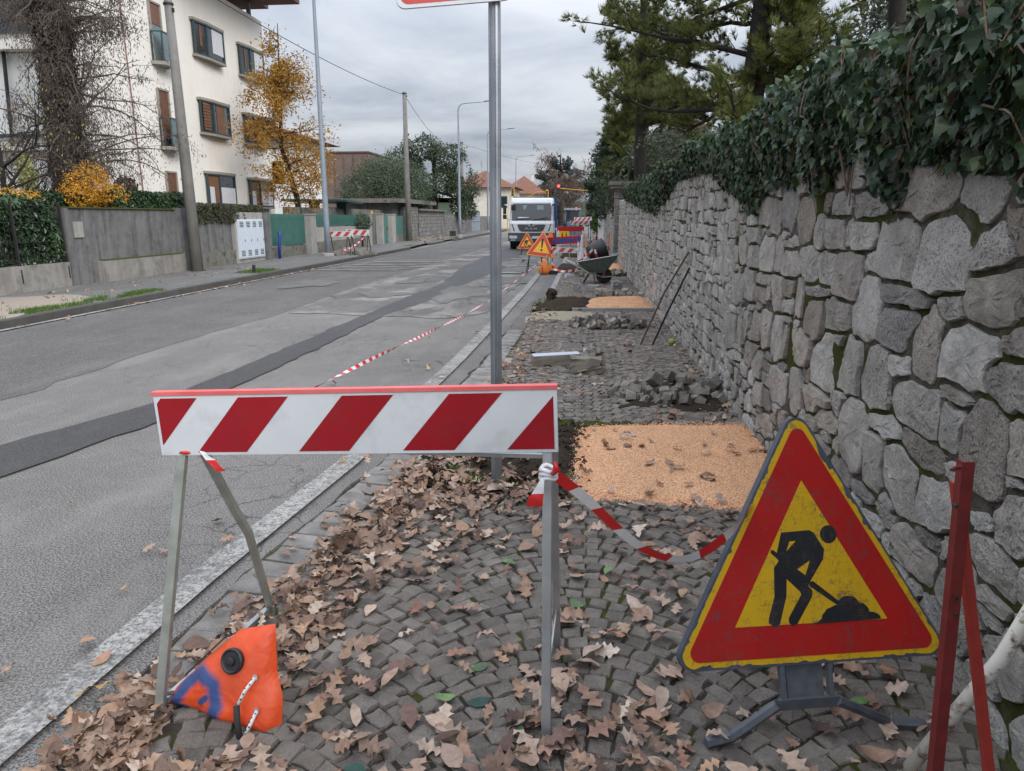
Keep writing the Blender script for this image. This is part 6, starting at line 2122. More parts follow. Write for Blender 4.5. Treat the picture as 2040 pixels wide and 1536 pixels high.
cb = thing('meter_cabinet', (LX - .05, 24.45, ZL), 'white four-door meter cabinet set in the garden wall', 'cabinet')
MB().box((LX - .20, 24.45, .93), (.46, 2.2, 1.70)).build('surround', 'concrete_pale', cb)
MB().box((LX + .0, 24.45, .90), (.16, 1.96, 1.30)).build('frame', 'cabinet_white', cb)
for k in range(4):
    y = 23.71 + k * .49
    d_ = MB().box((LX + .088, y, .90), (.02, .465, 1.24)).build('door', 'cabinet_white', cb, bevel=.008)
    for zz in (1.31, .36):
        for j in range(4):
            MB().box((LX + .1, y, zz + j * .05), (.012, .26, .022)).build('louvre', 'slot_dark', d_)
    MB().box((LX + .102, y + .17, .85), (.015, .03, .08)).build('handle', 'grey_iron', d_)
MB().box((LX + .03, 25.68, .90), (.32, .3, 1.72)).build('pilaster', 'concrete_wall', cb)
def fence(y0, y1, zb, zt, label, pitch=.15):
    o = thing('slat_fence', (LX, (y0 + y1) / 2, ZL), label, 'fence')
    MB().box((LX - .15, (y0 + y1) / 2, (ZL + zb) / 2), (.26, y1 - y0, zb - ZL)).build('plinth', 'concrete_mossy' if zb < .9 else 'concrete_pale', o)
    base = None
    n = int((y1 - y0) / pitch)
    for k in range(n):
        y = y0 + (k + .5) * (y1 - y0) / n
        if base is None:
            s_ = MB().bar((LX - .05, y, zb + .05), (LX - .05, y, zt), .085, .012, up=(0, 1, 0)).build('slat', 'green_metal', o)
            base = (s_, y)
        else:
            s_ = base[0].copy()
            COL.objects.link(s_)
            s_.location.y += y - base[1]
    for z in (zb + .15, zt - .15):
        MB().bar((LX - .085, y0, z), (LX - .085, y1, z), .04, .03).build('rail', 'green_dark', o)
    return o
fence(25.85, 29.75, .50, 1.74, 'green vertical slat fence on mossy plinth beside the white cabinet')
def pillar(y, w_, h, mat_='concrete_pale', label='', dx=0.0):
    o = thing('gate_pillar', (LX, y, ZL), label, 'pillar')
    MB().box((LX + dx, y, h / 2 + .05), (.38, w_, h)).build('shaft', mat_, o, bevel=.01)
    MB().box((LX + dx, y, h + .07), (.44, w_ + .06, .05)).build('cap', mat_, o)
pillar(30.15, .65, 1.66, label='pale concrete pillar at the end of the green slat fence')
fw2 = fence(30.5, 38.4, 1.18, 1.72, 'short green slats on a tall pale wall behind the striped barriers')
MB().box((LX + .01, 34.4, .34), (.10, 7.6, .46)).build('mossy_foot', 'concrete_mossy', fw2)
pillar(38.7, .5, 1.72, label='pale pillar left of the letter-box recess')
rc = thing('entrance_wall', (LX - .3, 40.0, ZL), 'recessed grey wall with letter box beside the green door', 'wall')
MB().box((LX - .35, 40.0, .95), (.25, 2.2, 1.66)).build('face', 'concrete_wall', rc)
MB().box((LX - .2, 39.8, 1.45), (.06, .6, .25)).build('letter_box', 'galvanised', rc)
MB().lathe([(.06, 0), (.06, .10), (.02, .15)], (LX - .3, 40.7, 1.80), 12).build('lamp', 'yellow_paint', rc)
pillar(41.2, .3, 1.72, label='thin pale pillar left of the green door')
gd = thing('green_door', (LX - .1, 42.2, ZL), 'plain green metal door in the garden wall', 'door')
MB().box((LX - .1, 42.25, .93), (.06, 1.9, 1.62)).build('leaf', 'green_metal', gd)
MB().box((LX - .055, 43.0, .95), (.03, .06, .16)).build('handle', 'dark_iron', gd)
pillar(43.7, .85, 1.70, label='broad pale pillar right of the green door')
gp = thing('sheet_fence', (LX, 45.7, ZL), 'green sheet panel on mossy plinth left of the second concrete pole', 'fence')
MB().box((LX - .05, 45.6, 1.12), (.05, 2.9, 1.16)).build('sheet', 'green_metal', gp)
MB().box((LX - .1, 45.6, .32), (.25, 3.0, .44)).build('plinth', 'concrete_mossy', gp)
# entrance canopy
cp = thing('entrance_canopy', (-13.2, 38, 0), 'dark teal flat entrance canopy on two posts behind the fence', 'canopy')
MB().ext([(-15.2, 36.8, 2.42), (-11.7, 36.6, 2.38), (-11.7, 39.4, 2.30), (-15.2, 39.4, 2.34)], (0, 0, .10)).build('roof', 'green_dark', cp)
for x, y in ((-13.6, 37.2), (-12.6, 38.6)):
    MB().box((x, y, 1.2), (.5, .25, 2.4)).build('post', 'green_dark', cp)
bw = thing('garden_wall', (-12.6, 40, 0), 'brown stone wall standing behind the green fence', 'wall')
MB().box((-12.6, 40.5, 1.05), (.3, 19, 2.0)).build('face', 'concrete_mossy', bw)
# concrete slab roof over the driveway
sl = thing('slab_roof', (-13, 52, 0), 'flat concrete slab roof over the wall behind the second pole', 'roof')
MB().box((-13.2, 51.0, 2.62), (4.4, 11, .26)).build('slab', 'concrete_mossy', sl)
MB().box((-13.4, 51, 1.25), (3.4, 9.4, 2.5)).build('wall', 'concrete_wall', sl)
# stone boundary walls further on
def rubble(y0, y1, h, label, seed, x=LX, cap=None):
    o = thing('boundary_wall', (x, (y0 + y1) / 2, ZL), label, 'wall')
    MB().box((x - .2, (y0 + y1) / 2, h / 2), (.32, y1 - y0, h)).build('core', 'concrete_wall', o)
    r_ = random.Random(seed)
    m = MB()
    z = ZL
    while z < h - .12:
        hh = r_.uniform(.16, .3)
        y = y0
        while y < y1 - .15:
            w_ = r_.uniform(.25, .6)
            m.box((x - .04 + r_.gauss(0, .01), min(y + w_ / 2, y1 - .1), z + hh / 2), (.06, w_ - .03, hh - .03))
            y += w_
        z += hh
    tag(m.build('stone_facing', 'garden_stone', o), kind='stuff')
    if cap:
        MB().box((x - .15, (y0 + y1) / 2, h + .07), (cap, y1 - y0 + .3, .14)).build('coping', 'concrete_mossy', o)
rubble(47.4, 51.2, 2.25, 'grey stone pier wall under the slab roof right of the second pole', 31)
rubble(51.6, 61.5, 2.05, 'long grey stone wall with projecting coping', 32, cap=.7)
rubble(61.8, 73, 1.85, 'farther grey stone wall behind the second street lamp', 33)
gt = thing('metal_gate', (LX, 77, ZL), 'tall grey metal gate at the far end of the left footway', 'gate')
MB().box((LX - .1, 75, 1.25), (.3, 3.6, 2.5)).build('side_wall', 'concrete_wall', gt)
for k in range(2):
    lf = MB().box((LX, 78.6 + k * 3.4, 1.2), (.06, 3.2, 2.1)).build('leaf', 'lamp_paint', gt)
    MB().bar((LX + .05, 77.1 + k * 3.4, 1.2), (LX + .05, 80.1 + k * 3.4, 1.2), .08, .06).build('rail', 'galvanised', lf)
rubble(84, 130, 1.7, 'last stretch of grey boundary wall behind the truck', 34)

# small things on the left footway
bt = MB().tube([(-11.05, 26.3, ZL), (-11.05, 26.32, .6), (-11.02, 26.36, .95), (-11.06, 26.38, 1.1)], .06, 8).build('blue_tube', 'blue_paint', loc=(-11.05, 26.3, ZL), smooth=True)
tag(bt, 'bent blue tube standing in front of the green slat fence', 'tube')
o = thing('bollard', (-8.98, 19.55, ZL), 'short black bollard in the mossy pit by the left kerb', 'bollard')
MB().lathe([(.045, 0), (.045, .20), (.035, .22)], (-8.98, 19.55, ZL), 10).build('post', 'black_plastic', o)
board('road_barrier', -10.05, -9.05, 28.9, 1.08, .22, 'faded striped barrier board behind the first street lamp', 'white_reflective', R(-1), 3)
board('road_barrier', -9.75, -8.75, 30.2, 1.12, .24, 'red and white striped barrier board right of the first street lamp', 'white_reflective', R(-1), 3)
ribbon('barrier_tape', [(-8.85, 29.9, .85), (-9.1, 29.6, .55), (-9.4, 29.4, .35), (-9.7, 29.3, .26)], .06, label='red and white tape hanging below the left striped barriers', seed=15)
rb = MB()
for k in range(40):
    rb.box((random.gauss(-9.5, .45), random.gauss(29.6, .5), ZL + .05 + .04 * random.random()), (random.uniform(.08, .3), random.uniform(.08, .3), random.uniform(.05, .16)), random.uniform(0, 3))
tag(rb.build('rubble_pile', 'loose_stone', loc=(-9.5, 29.6, ZL)), 'low pile of broken paving under the left striped barriers', 'rubble', kind='stuff')
rb = MB()
for k in range(60):
    rb.box((random.gauss(-10.3, .6), random.gauss(50, 2.0), ZL + .05 + .08 * random.random()), (random.uniform(.1, .4), random.uniform(.1, .5), random.uniform(.06, .2)), random.uniform(0, 3))
tag(rb.build('rubble_pile', 'loose_stone', loc=(-10.3, 50, ZL)), 'spread of broken stone on the footway beyond the second pole', 'rubble', kind='stuff')
block('stone_block', (-9.75, 30.6, ZL + .12), (.5, .3, .24), .3, 'block_grey', 'pale concrete block beside the foot of the first street lamp', 'block', (0, 0), .01, 31)
block('dark_crate', (-10.2, 59.0, ZL + .2), (.5, .4, .4), .2, 'black_plastic', 'dark crate at the foot of the second street lamp', 'crate', (0, 0), .004, 32)

# ------------------------------------------------------------------ poles, lamps, wires
def cpole(x, y, h, r0, r1, label, lean=(0, 0)):
    o = thing('utility_pole', (x, y, ZL), label, 'pole')
    MB().tube([(x, y, ZL - .05), (x + lean[0] * .5, y + lean[1] * .5, h / 2), (x + lean[0], y + lean[1], h)], [r0, (r0 + r1) / 2, r1], 16).build('shaft', 'concrete_pole', o, smooth=True)
    MB().lathe([(r1 * 1.25, 0), (r1 * 1.25, .05)], (x + lean[0], y + lean[1], h - .12), 14).build('collar', 'dark_iron', o)
    MB().box((x + lean[0] + r1, y + lean[1] - .02, h - .25), (.10, .05, .10)).build('bracket', 'dark_iron', o)
cpole(-10.86, 19.97, 7.20, .175, .105, 'thick grey concrete pole in front of the concrete wall, nearest on the left', (-.08, 0))
cpole(-10.91, 46.62, 9.12, .20, .12, 'second grey concrete pole beside the green panel')
cpole(-13.5, 85, 9.9, .22, .15, 'far concrete pole showing above the dark evergreen tree')
def lamp(x, y, h, arm, label):
    o = thing('street_lamp', (x, y, ZL), label, 'street lamp', 'street lamps along the left footway')
    MB().tube([(x, y, ZL), (x, y, 1.4), (x, y, h * .55), (x, y, h - .5), (x + .08, y, h - .2), (x + .3, y, h - .03), (x + .7, y, h + .02), (x + arm, y, h + .12)], [.115, .11, .085, .055, .05, .045, .04, .035], 12).build('pole', 'lamp_paint', o, smooth=True)
    MB().ext([(x + arm - .1, y - .1, h + .10), (x + arm + .55, y - .07, h + .15), (x + arm + .55, y + .07, h + .15), (x + arm - .1, y + .1, h + .10)], (0, 0, .06)).build('head', 'grey_iron', o)
    MB().lathe([(.24, 0), (.22, .12), (.13, .14)], (x, y, ZL - .02), 14).build('base', 'concrete_pale', o)
lamp(-9.9, 28.3, 10.3, 2.2, 'tall pale grey street lamp beside the yellow tree, its arm out of the picture')
lamp(-9.6, 59.0, 10.2, 2.2, 'second street lamp with curved arm, left of the sign pole')
lamp(-9.55, 77, 10.2, 2.2, 'third street lamp, its arm reaching out right of the sign pole')
lamp(-9.55, 111, 10.3, 2.2, 'farthest street lamp, in front of the tiled house')
def wire(a, b_, sag, label, r_=.012):
    a, b_ = Vector(a), Vector(b_)
    pts = [a.lerp(b_, t_) - Vector((0, 0, sag * 4 * t_ * (1 - t_))) for t_ in np.linspace(0, 1, 25)]
    tag(MB().tube(pts, r_, 5).build('overhead_wire', 'dark_iron', loc=a), label, 'wire')
wire((-10.6, 4, 8.3), (-10.91, 46.6, 8.95), .75, 'black overhead wire crossing the cream building to the second pole', .014)
wire((-10.91, 46.6, 8.95), (-13.5, 85, 9.7), 1.3, 'overhead wire between the second and the far concrete pole', .014)
wire((-13.5, 85, 9.7), (8, 130, 9.0), 1.0, 'thin overhead wire running off from the far pole above the houses', .014)

# ------------------------------------------------------------------ apartment building
BX = -15.5
ab = thing('apartment_building', (-21, 29, 0), 'cream four-storey apartment building on the left, green-framed windows', 'building')
MB().box((BX - 5.5, 28.95, 5.4), (11, 15.5, 10.8)).build('wall', 'plaster', ab)
MB().box((BX - 5.6, 29.15, 11.52), (11.8, 15.6, .20)).box((BX + 1.15, 31.8, 11.50), (1.9, 9.0, .18)).build('roof', 'soffit_brown', ab)
for y in (31.5, 35.9):
    MB().box((BX - .25, y, 11.1), (.16, .16, .66)).build('roof_post', 'concrete_pale', ab)
MB().box((BX - 6.5, 29.5, 11.1), (8.5, 13, .66)).build('attic', 'plaster_white', ab)
def bay(y0, y1, zb, zt, kind):
    hood = []
    # hood and sill with a kink: deeper at the far side
    ym = y0 + (y1 - y0) * .35
    for z, t_ in ((zt, .10), (zb - .09, .09)):
        hood.append(MB().ext([(BX - .02, y0 - .08, z), (BX + .16, y0 - .08, z), (BX + .30, ym, z), (BX + .30, y1 + .08, z), (BX - .02, y1 + .08, z)], (0, 0, t_)))
    win = MB()
    fr = .07
    win.bar((BX + .12, y0, zb), (BX + .12, y0, zt), fr)
    win.bar((BX + .26, ym, zb), (BX + .26, ym, zt), fr)
    win.bar((BX + .26, y1, zb), (BX + .26, y1, zt), fr)
    for z in (zb + .03, zt - .03):
        win.bar((BX + .12, y0, z), (BX + .26, ym, z), fr).bar((BX + .26, ym, z), (BX + .26, y1, z), fr)
    win.bar((BX - .02, y1, zb), (BX + .26, y1, zb), fr).bar((BX - .02, y1, zt - .03), (BX + .26, y1, zt - .03), fr)
    f_ = win.build('window', 'window_frame', ab)
    hood[0].build('hood', 'hood_stone', f_)
    hood[1].build('sill', 'hood_stone', f_)
    MB().ext([(BX + .10, y0, zb), (BX + .24, ym, zb), (BX + .24, ym, zt), (BX + .10, y0, zt)], (-.01, 0, 0)).build('pane', 'window_glass' if kind != 'curtain' else 'shutter', f_)
    MB().ext([(BX + .24, ym, zb), (BX + .24, y1, zb), (BX + .24, y1, zt), (BX + .24, ym, zt)], (-.01, 0, 0)).build('pane', 'window_glass', f_)
    if kind == 'blind':
        for k in range(9):
            MB().box((BX + .20, (y0 + ym) / 2, zt - .14 - k * .12), (.02, (ym - y0) * .9, .10)).build('blind_slat', 'shutter', f_)
        MB().box((BX + .252, ym + (y1 - ym) * .45, (zb + zt) / 2), (.012, (y1 - ym) * .5, (zt - zb) * .9)).build('blind', 'shutter', f_)
    if kind == 'curtain':
        for k in range(12):
            y = y0 + .06 + (y1 - y0 - .12) * (k + .5) / 12
            MB().box((BX + (.17 if y < ym else .265) + .01 * (k % 2), y, zb + (zt - zb) * .30), (.02, (y1 - y0) / 12 * .96, (zt - zb) * .56)).build('curtain', 'curtain', f_)
    if kind == 'open':
        MB().box((BX + .18, y0 + (ym - y0) * .6, zt - .5), (.02, (ym - y0) * .35, .8)).build('blind', 'shutter', f_)
        MB().box((BX + .252, y1 - .5, (zb + zt) / 2 + .1), (.012, .9, (zt - zb) * .75)).build('curtain', 'curtain', f_)
for (y0, y1, zb, zt, k_) in ((29.8, 31.95, 7.97, 9.22, 'open'), (33.8, 35.95, 7.92, 9.17, 'open'), (29.8, 31.95, 5.0, 6.25, 'blind'), (33.8, 35.95, 4.97, 6.20, 'blind'), (29.8, 31.95, 2.13, 3.38, 'curtain'), (33.8, 35.95, 2.10, 3.33, 'curtain')):
    bay(y0, y1, zb, zt, k_)
for (zb, zt, glass_) in ((7.15, 9.15, 'balcony_glass'), (4.2, 6.2, 'balcony_glass'), (1.2, 3.28, None)):
    y0, y1 = 26.85, 27.55
    d_ = MB().box((BX - .02, (y0 + y1) / 2, (zb + zt) / 2), (.10, y1 - y0, zt - zb)).build('balcony_door', 'slot_dark', ab)
    MB().bar((BX + .045, y0, zb), (BX + .045, y0, zt), .07).bar((BX + .045, y1, zb), (BX + .045, y1, zt), .07).bar((BX + .045, y0, zt), (BX + .045, y1, zt), .07).build('frame', 'hood_stone', d_)
    top = zt - .06
    cut = zb + (zt - zb) * (.62 if zb > 7 else (.0 if zb < 2 else .12))
    n = int((top - cut) / .075)
    for k in range(n):
        MB().box((BX + .035, (y0 + y1) / 2, top - (k + .5) * .075), (.02, y1 - y0 - .08, .062)).build('shutter_slat', 'shutter_red' if zb > 7 else 'shutter', d_)
    if cut > zb + .3:
        MB().box((BX + .035, (y0 + y1) / 2, (zb + cut) / 2), (.02, y1 - y0 - .1, cut - zb)).build('pane', 'balcony_glass', d_)
    if glass_:
        MB().ext([(BX, y0 - .15, zb - .14), (BX + .42, y0 + .05, zb - .14), (BX + .42, y1 + .2, zb - .14), (BX, y1 + .2, zb - .14)], (0, 0, .12)).build('balcony_slab', 'hood_stone', d_)
        rl_ = MB().bar((BX + .05, y0 - .05, zb + .98), (BX + .38, y0 + .08, zb + .98), .045).bar((BX + .38, y0 + .08, zb + .98), (BX + .38, y1 + .15, zb + .98), .045)
        for p in ((BX + .05, y0 - .05), (BX + .38, y0 + .08), (BX + .38, y1 + .15)):
            rl_.bar((p[0], p[1], zb), (p[0], p[1], zb + .98), .04)
        rr__ = rl_.build('balcony_rail', 'window_frame', d_)
        MB().ext([(BX + .37, y0 + .1, zb + .04), (BX + .37, y1 + .13, zb + .04), (BX + .37, y1 + .13, zb + .95), (BX + .37, y0 + .1, zb + .95)], (.01, 0, 0)).build('glass_panel', glass_, rr__)
# the face towards the camera: slab edges, glazed strip, downpipe
yf = 21.18
MB().box((-18.0, yf - .05, 7.35), (4.6, .16, 1.2)).build('window', 'window_glass', ab)
for x in (-20.2, -19.1, -18.0, -16.9, -15.8):
    MB().bar((x, yf - .15, 6.75), (x, yf - .15, 7.95), .06).build('window_post', 'window_frame', ab)
MB().box((-18.0, yf - .25, 6.38), (5.0, .55, .26)).build('balcony_edge', 'plaster', ab)
MB().bar((-20.4, yf - .48, 7.2), (-15.6, yf - .48, 7.2), .05).build('balcony_rail', 'window_frame', ab)
MB().box((-18.0, yf - .06, 5.12), (5.0, .12, 2.2)).build('panel', 'plaster_white', ab)
MB().box((-18.0, yf - .07, 2.0), (5.0, .12, 3.0)).build('panel', 'plaster_white', ab)
MB().box((-18.0, yf - .2, 3.58), (5.1, .5, .10)).build('canopy_edge', 'plaster_white', ab)
MB().box((-18.0, yf - .1, 3.97), (5.0, .22, .07)).build('band', 'window_frame', ab)
MB().tube([(-16.55, yf - .25, 6.3), (-16.7, yf - .25, 3.4)], .05, 8).build('downpipe', 'slot_dark', ab)
MB().tube([(BX + .05, 25.1, 10.5), (BX + .05, 25.3, .5)], .02, 6).build('cable', 'shutter_red', ab)

# ------------------------------------------------------------------ buildings further off
bb = thing('brown_building', (-27, 62, 0), 'low brown clad building behind the yellow tree', 'building')
MB().box((-25, 75, 3.7), (11, 14, 7.3)).build('wall', 'brown_cladding', bb)
for k in range(12):
    MB().box((-29.9 + k * .9, 67.97, 4.4), (.06, .06, 5.6)).build('seam', 'shutter', bb)
MB().box((-25, 67.95, 1.7), (9, .1, 1.6)).build('window', 'window_glass', bb)
MB().box((-25, 75, 7.42), (11.2, 14.2, .14)).build('roof', 'soffit_brown', bb)
dr = thing('detached_house', (-19.5, 48, 0), 'white house with dark eaves seen through the yellow tree', 'house')
MB().box((-19.8, 45.2, 3.0), (7.0, 3.6, 6.0)).build('wall', 'plaster_white', dr)
MB().ext([(-24, 42.8, 6.0), (-15.4, 42.8, 6.0), (-19.8, 42.8, 7.4)], (0, 4.8, 0)).build('roof', 'soffit_brown', dr)
MB().box((-18.2, 43.45, 4.2), (1.2, .1, 1.3)).build('window', 'window_glass', dr)
def house(x0, x1, y0, y1, ze, zr, label, wins, mat_='plaster_far'):
    o = thing('tiled_house', ((x0 + x1) / 2, (y0 + y1) / 2, 0), label, 'house')
    MB().box(((x0 + x1) / 2, (y0 + y1) / 2, ze / 2), (x1 - x0, y1 - y0, ze)).build('wall', mat_, o)
    e = .8
    xm, ym = (x0 + x1) / 2, (y0 + y1) / 2
    hx = min((x1 - x0), (y1 - y0)) / 2
    m = MB()
    r0 = Vector((xm, y0 + hx, zr)) if (y1 - y0) > (x1 - x0) else Vector((x0 + hx, ym, zr))
    r1 = Vector((xm, y1 - hx, zr)) if (y1 - y0) > (x1 - x0) else Vector((x1 - hx, ym, zr))
    q = [Vector((x0 - e, y0 - e, ze)), Vector((x1 + e, y0 - e, ze)), Vector((x1 + e, y1 + e, ze)), Vector((x0 - e, y1 + e, ze))]
    if (y1 - y0) > (x1 - x0):
        m.add(q + [r0, r1], [(0, 1, 4), (1, 2, 5, 4), (2, 3, 5), (3, 0, 4, 5), (3, 2, 1, 0)])
    else:
        m.add(q + [r0, r1], [(0, 1, 5, 4), (1, 2, 5), (2, 3, 4, 5), (3, 0, 4), (3, 2, 1, 0)])
    rf = m.build('roof', 'roof_tile', o)
    MB().box((xm + 1.2, ym, zr - .2), (.5, .5, 1.0)).build('chimney', 'plaster_far', rf)
    for x, y, z, w_, h in wins:
        if y is None:
            f_ = MB().box((x, y0 - .03, z), (w_, .08, h)).build('window', 'green_dark', o)
            MB().box((x, y0 - .08, z), (w_ * .7, .04, h * .8)).build('pane', 'window_glass', f_)
        else:
            f_ = MB().box((x1 + .03, y, z), (.08, w_, h)).build('window', 'window_frame', o)
            MB().box((x1 + .08, y, z), (.04, w_ * .7, h * .8)).build('pane', 'window_glass', f_)
    return o
h1_ = house(-17.2, -9.2, 100, 113, 5.5, 7.9, 'pale house with hipped red tile roof behind the truck, the nearer', [(-15.5, None, 3.9, 1, 1.4), (-10.2, None, 3.6, .9, 1.5), (0, 104, 3.7, 1, 1.5), (0, 107, 3.7, 1, 1.5), (0, 110, 3.7, 1, 1.5)])
h2_ = house(-12.6, -6.2, 122, 136, 5.3, 8.3, 'yellowish house with long red tile roof behind the truck, the farther', [(-8.5, None, 3.6, 1, 1.4), (0, 126, 3.6, 1, 1.4)])
an = MB().tube([(-11.0, 104, 6.5), (-11.0, 104, 11.0)], .03, 5)
for k in range(4):
    an.bar((-11.5 + .1 * k, 104, 10.9 - .35 * k), (-10.4, 104, 10.9 - .35 * k), .03)
tag(an.build('roof_antenna', 'galvanised', loc=(-11, 104, 6.5)), 'thin television antenna on the nearer tiled roof', 'antenna')
hp = thing('detached_house', (7.6, 62, 0), 'peach coloured house glimpsed between the pines', 'house')
MB().box((7.7, 63, 4.1), (3.6, 8, 8.2)).build('wall', 'house_pink', hp)
MB().ext([(5.6, 58.4, 8.2), (9.8, 58.4, 8.2), (7.7, 58.4, 9.1)], (0, 9.2, 0)).build('roof', 'roof_tile', hp)
MB().box((7.9, 58.95, 7.4), (1.8, .1, .7)).build('awning', 'board_red', hp)

# ------------------------------------------------------------------ trees, hedges, shrubs
def blob_points(blobs, n, shell=.55):
    vol = np.array([b_[3] * b_[4] * b_[5] for b_ in blobs]) ** .75
    k = rng.choice(len(blobs), n, p=vol / vol.sum())
    B = np.array(blobs)[k]
    d = rng.normal(size=(n, 3))
    d /= np.linalg.norm(d, axis=1, keepdims=True)
    r = (shell + (1 - shell) * rng.random(n) ** .6) * (1 + .22 * fbm(d * 2 + B[:, :3], 11, 2.2, 3))
    r *= np.where(rng.random(n) < .06, rng.uniform(1.0, 1.22, n), 1)
    return B[:, :3] + d * r[:, None] * B[:, 3:6], d
def crown(parent, name, blobs, n, s0, s1, mat_, proto=LEAF, shell=.55, up=.3, gaps=0.0):
    P, d = blob_points(blobs, n, shell)
    if gaps:
        k = fbm(P, 17, 1.1, 3) > gaps - 1
        P, d = P[k], d[k]
    m_ = len(P)
    N = d + rng.normal(0, .7, (m_, 3)) + np.array([0, 0, up])
    M = toward(N)
    sp = eul(np.zeros(m_), np.zeros(m_), rng.uniform(0, 6.28, m_))
    V, F = scatter(proto, P, np.einsum('nij,njk->nik', M, sp), rng.uniform(s0, s1, m_))
    return link(name, np_mesh(name, V - np.array(W[parent.name]), F, mat_), parent)
def limb(m, p, d, L, r, n=5, droop=0.0, wob=.12, sides=6):
    pts, rs = [Vector(p)], [r]
    d = Vector(d).normalized()
    for i in range(n):
        d = (d + Vector((random.gauss(0, wob), random.gauss(0, wob), random.gauss(0, wob) - droop))).normalized()
        pts.append(pts[-1] + d * L / n)
        rs.append(r * (1 - .8 * (i + 1) / n))
    m.tube(pts, rs, sides, cap=False)
    return pts
def tree(name, label, base, h, r, blobs, n, s0, s1, leaf, bark='bark_dark', cat='tree', limbs=7, group=None, **kw):
    o = thing(name, base, label, cat, group)
    b_ = Vector(base)
    m = MB()
    top = Vector((np.mean([q[0] for q in blobs]), np.mean([q[1] for q in blobs]), b_.z + h))
    m.tube([b_, b_.lerp(top, .4) + Vector((random.gauss(0, .1), 0, 0)), b_.lerp(top, .75), top], [r, r * .8, r * .5, r * .15], 8)
    for k in range(limbs):
        q = blobs[k % len(blobs)]
        st = b_.lerp(top, random.uniform(.3, .7))
        en = Vector(q[:3]) + Vector((random.gauss(0, q[3] * .4), random.gauss(0, q[4] * .4), random.gauss(0, q[5] * .3)))
        m.tube([st, st.lerp(en, .5) + Vector((0, 0, .1)), en], [r * .35, r * .2, r * .06], 5)
    m.build('trunk', bark, o)
    crown(o, 'crown', blobs, n, s0, s1, leaf, **kw)
    return o

def pine(name, label, base, lean, h, r, whorls, seed, leaf='pine_needle', tl=.17, dens=1.0, rad=None, group=None, z0=2.0, step=.75, ztop=99):
    """trunk, whorls of boughs with side twigs, needle tufts on the twigs"""
    random.seed(seed)
    o = thing(name, base, label, 'tree', group)
    b_ = Vector(base)
    top = b_ + Vector((lean[0], lean[1], h))
    mid = b_.lerp(top, .5) + Vector((lean[0] * .1, 0, 0))
    MB().tube([b_, b_.lerp(mid, .5), mid, mid.lerp(top, .6), top], [r * 1.12, r, r * .75, r * .45, r * .08], 12).build('trunk', 'bark_dark', o, smooth=True)
    TP, TD = [], []
    z = z0
    k = 0
    while z < h:
        f = z / h
        c_ = b_.lerp(mid, f * 2) if f < .5 else mid.lerp(top, (f - .5) * 2)
        nb = random.choice(whorls) if z < ztop else 2
        for j in range(nb):
            a = random.uniform(0, 6.283)
            L = (rad(f, a) if rad else 3.0 * (1 - f) + .6) * random.uniform(.75, 1.15)
            m = MB()
            pts = limb(m, c_, (math.cos(a), math.sin(a), random.uniform(-.05, .35)), L, r * .22 * (1 - f * .5) + .01, 6, random.uniform(-.06, .05), .14)
            for i, p in enumerate(pts):
                if i < 1: continue
                nt = 2 if i < 3 else 3
                for t_ in range(nt):
                    dd = (pts[i] - pts[i - 1]).normalized()
                    sd = Vector((random.gauss(0, 1), random.gauss(0, 1), random.gauss(.25, .35)))
                    d2 = (dd * .8 + sd.normalized() * .9).normalized()
                    L2 = random.uniform(.3, .75) * (.5 + .5 * L / 3)
                    q = pts[i - 1].lerp(pts[i], random.random())
                    e = limb(m, q, d2, L2, .012, 3, -.08, .2, 4)
                    for w_ in range(int(7 * dens) if z < ztop else 2):
                        u = random.uniform(.3, 1)
                        pp = q.lerp(e[-1], u)
                        TP.append(pp + Vector((random.gauss(0, .07), random.gauss(0, .07), random.gauss(0, .06))))
                        TD.append((e[-1] - q).normalized() * .7 + Vector((random.gauss(0, .5), random.gauss(0, .5), random.gauss(.35, .4))))
            m.build('bough', 'bark_dark', o)
        z += step * random.uniform(.7, 1.3)
        k += 1
    n = len(TP)
    V, F = scatter(TUFT, np.array(TP), toward(np.array(TD)), rng.uniform(tl * .75, tl * 1.25, n))
    link('crown', np_mesh('crown', V - np.array(W[o.name]), F, leaf), o)
    random.seed(seed + 1)
    return o
# big pine right behind the wall, and its neighbours
pine('pine_tree', 'large dark pine with thick leaning trunk behind the ivy wall', (2.88, 14.5, 0), (.55, 0, 0), 11.0, .235, [4, 5], 11, tl=.19, dens=1.7, rad=lambda f, a: 2.1 + 1.1 * math.cos(a - 3.1), z0=2.9, step=.50, ztop=7)
pine('pine_tree', 'slender pine standing nearest the road behind the pillar', (2.05, 26, 0), (-.15, 0, 0), 13.5, .20, [4, 4], 22, 'pine_needle', .24, 1.15, rad=lambda f, a: max(.7, 1.95 - .7 * f), z0=4.6, step=.75, ztop=10)
pine('pine_tree', 'spreading pine behind the slender one, its boughs over the wall', (2.6, 33, 0), (.2, 0, 0), 8.2, .20, [5, 6], 33, 'pine_needle', .28, 1.3, rad=lambda f, a: 3.6 * (1 - .8 * f), z0=3.0, step=.55)
pine('pine_tree', 'shaggy conifer with dark boughs above the olive trees', (2.5, 47, 0), (0, 0, 0), 7.8, .20, [5, 6], 44, 'dark_needle', .36, .9, rad=lambda f, a: 3.0 * (1 - .85 * f), z0=2.0, step=.55)
tree('evergreen_tree', 'rounded evergreen tree behind the ivy at the upper right', (9.5, 21.5, 0), 6.5, .25, [(8.3, 21.5, 6.0, 1.7, 1.6, 1.3), (9.8, 21.5, 6.6, 1.9, 1.8, 1.6), (8.9, 22, 7.8, 1.8, 1.6, 1.3), (11.2, 21.5, 6.3, 1.6, 1.6, 1.4), (7.6, 21.5, 5.0, 1.2, 1.2, 1.0)], 11000, .12, .24, 'olive_leaf')
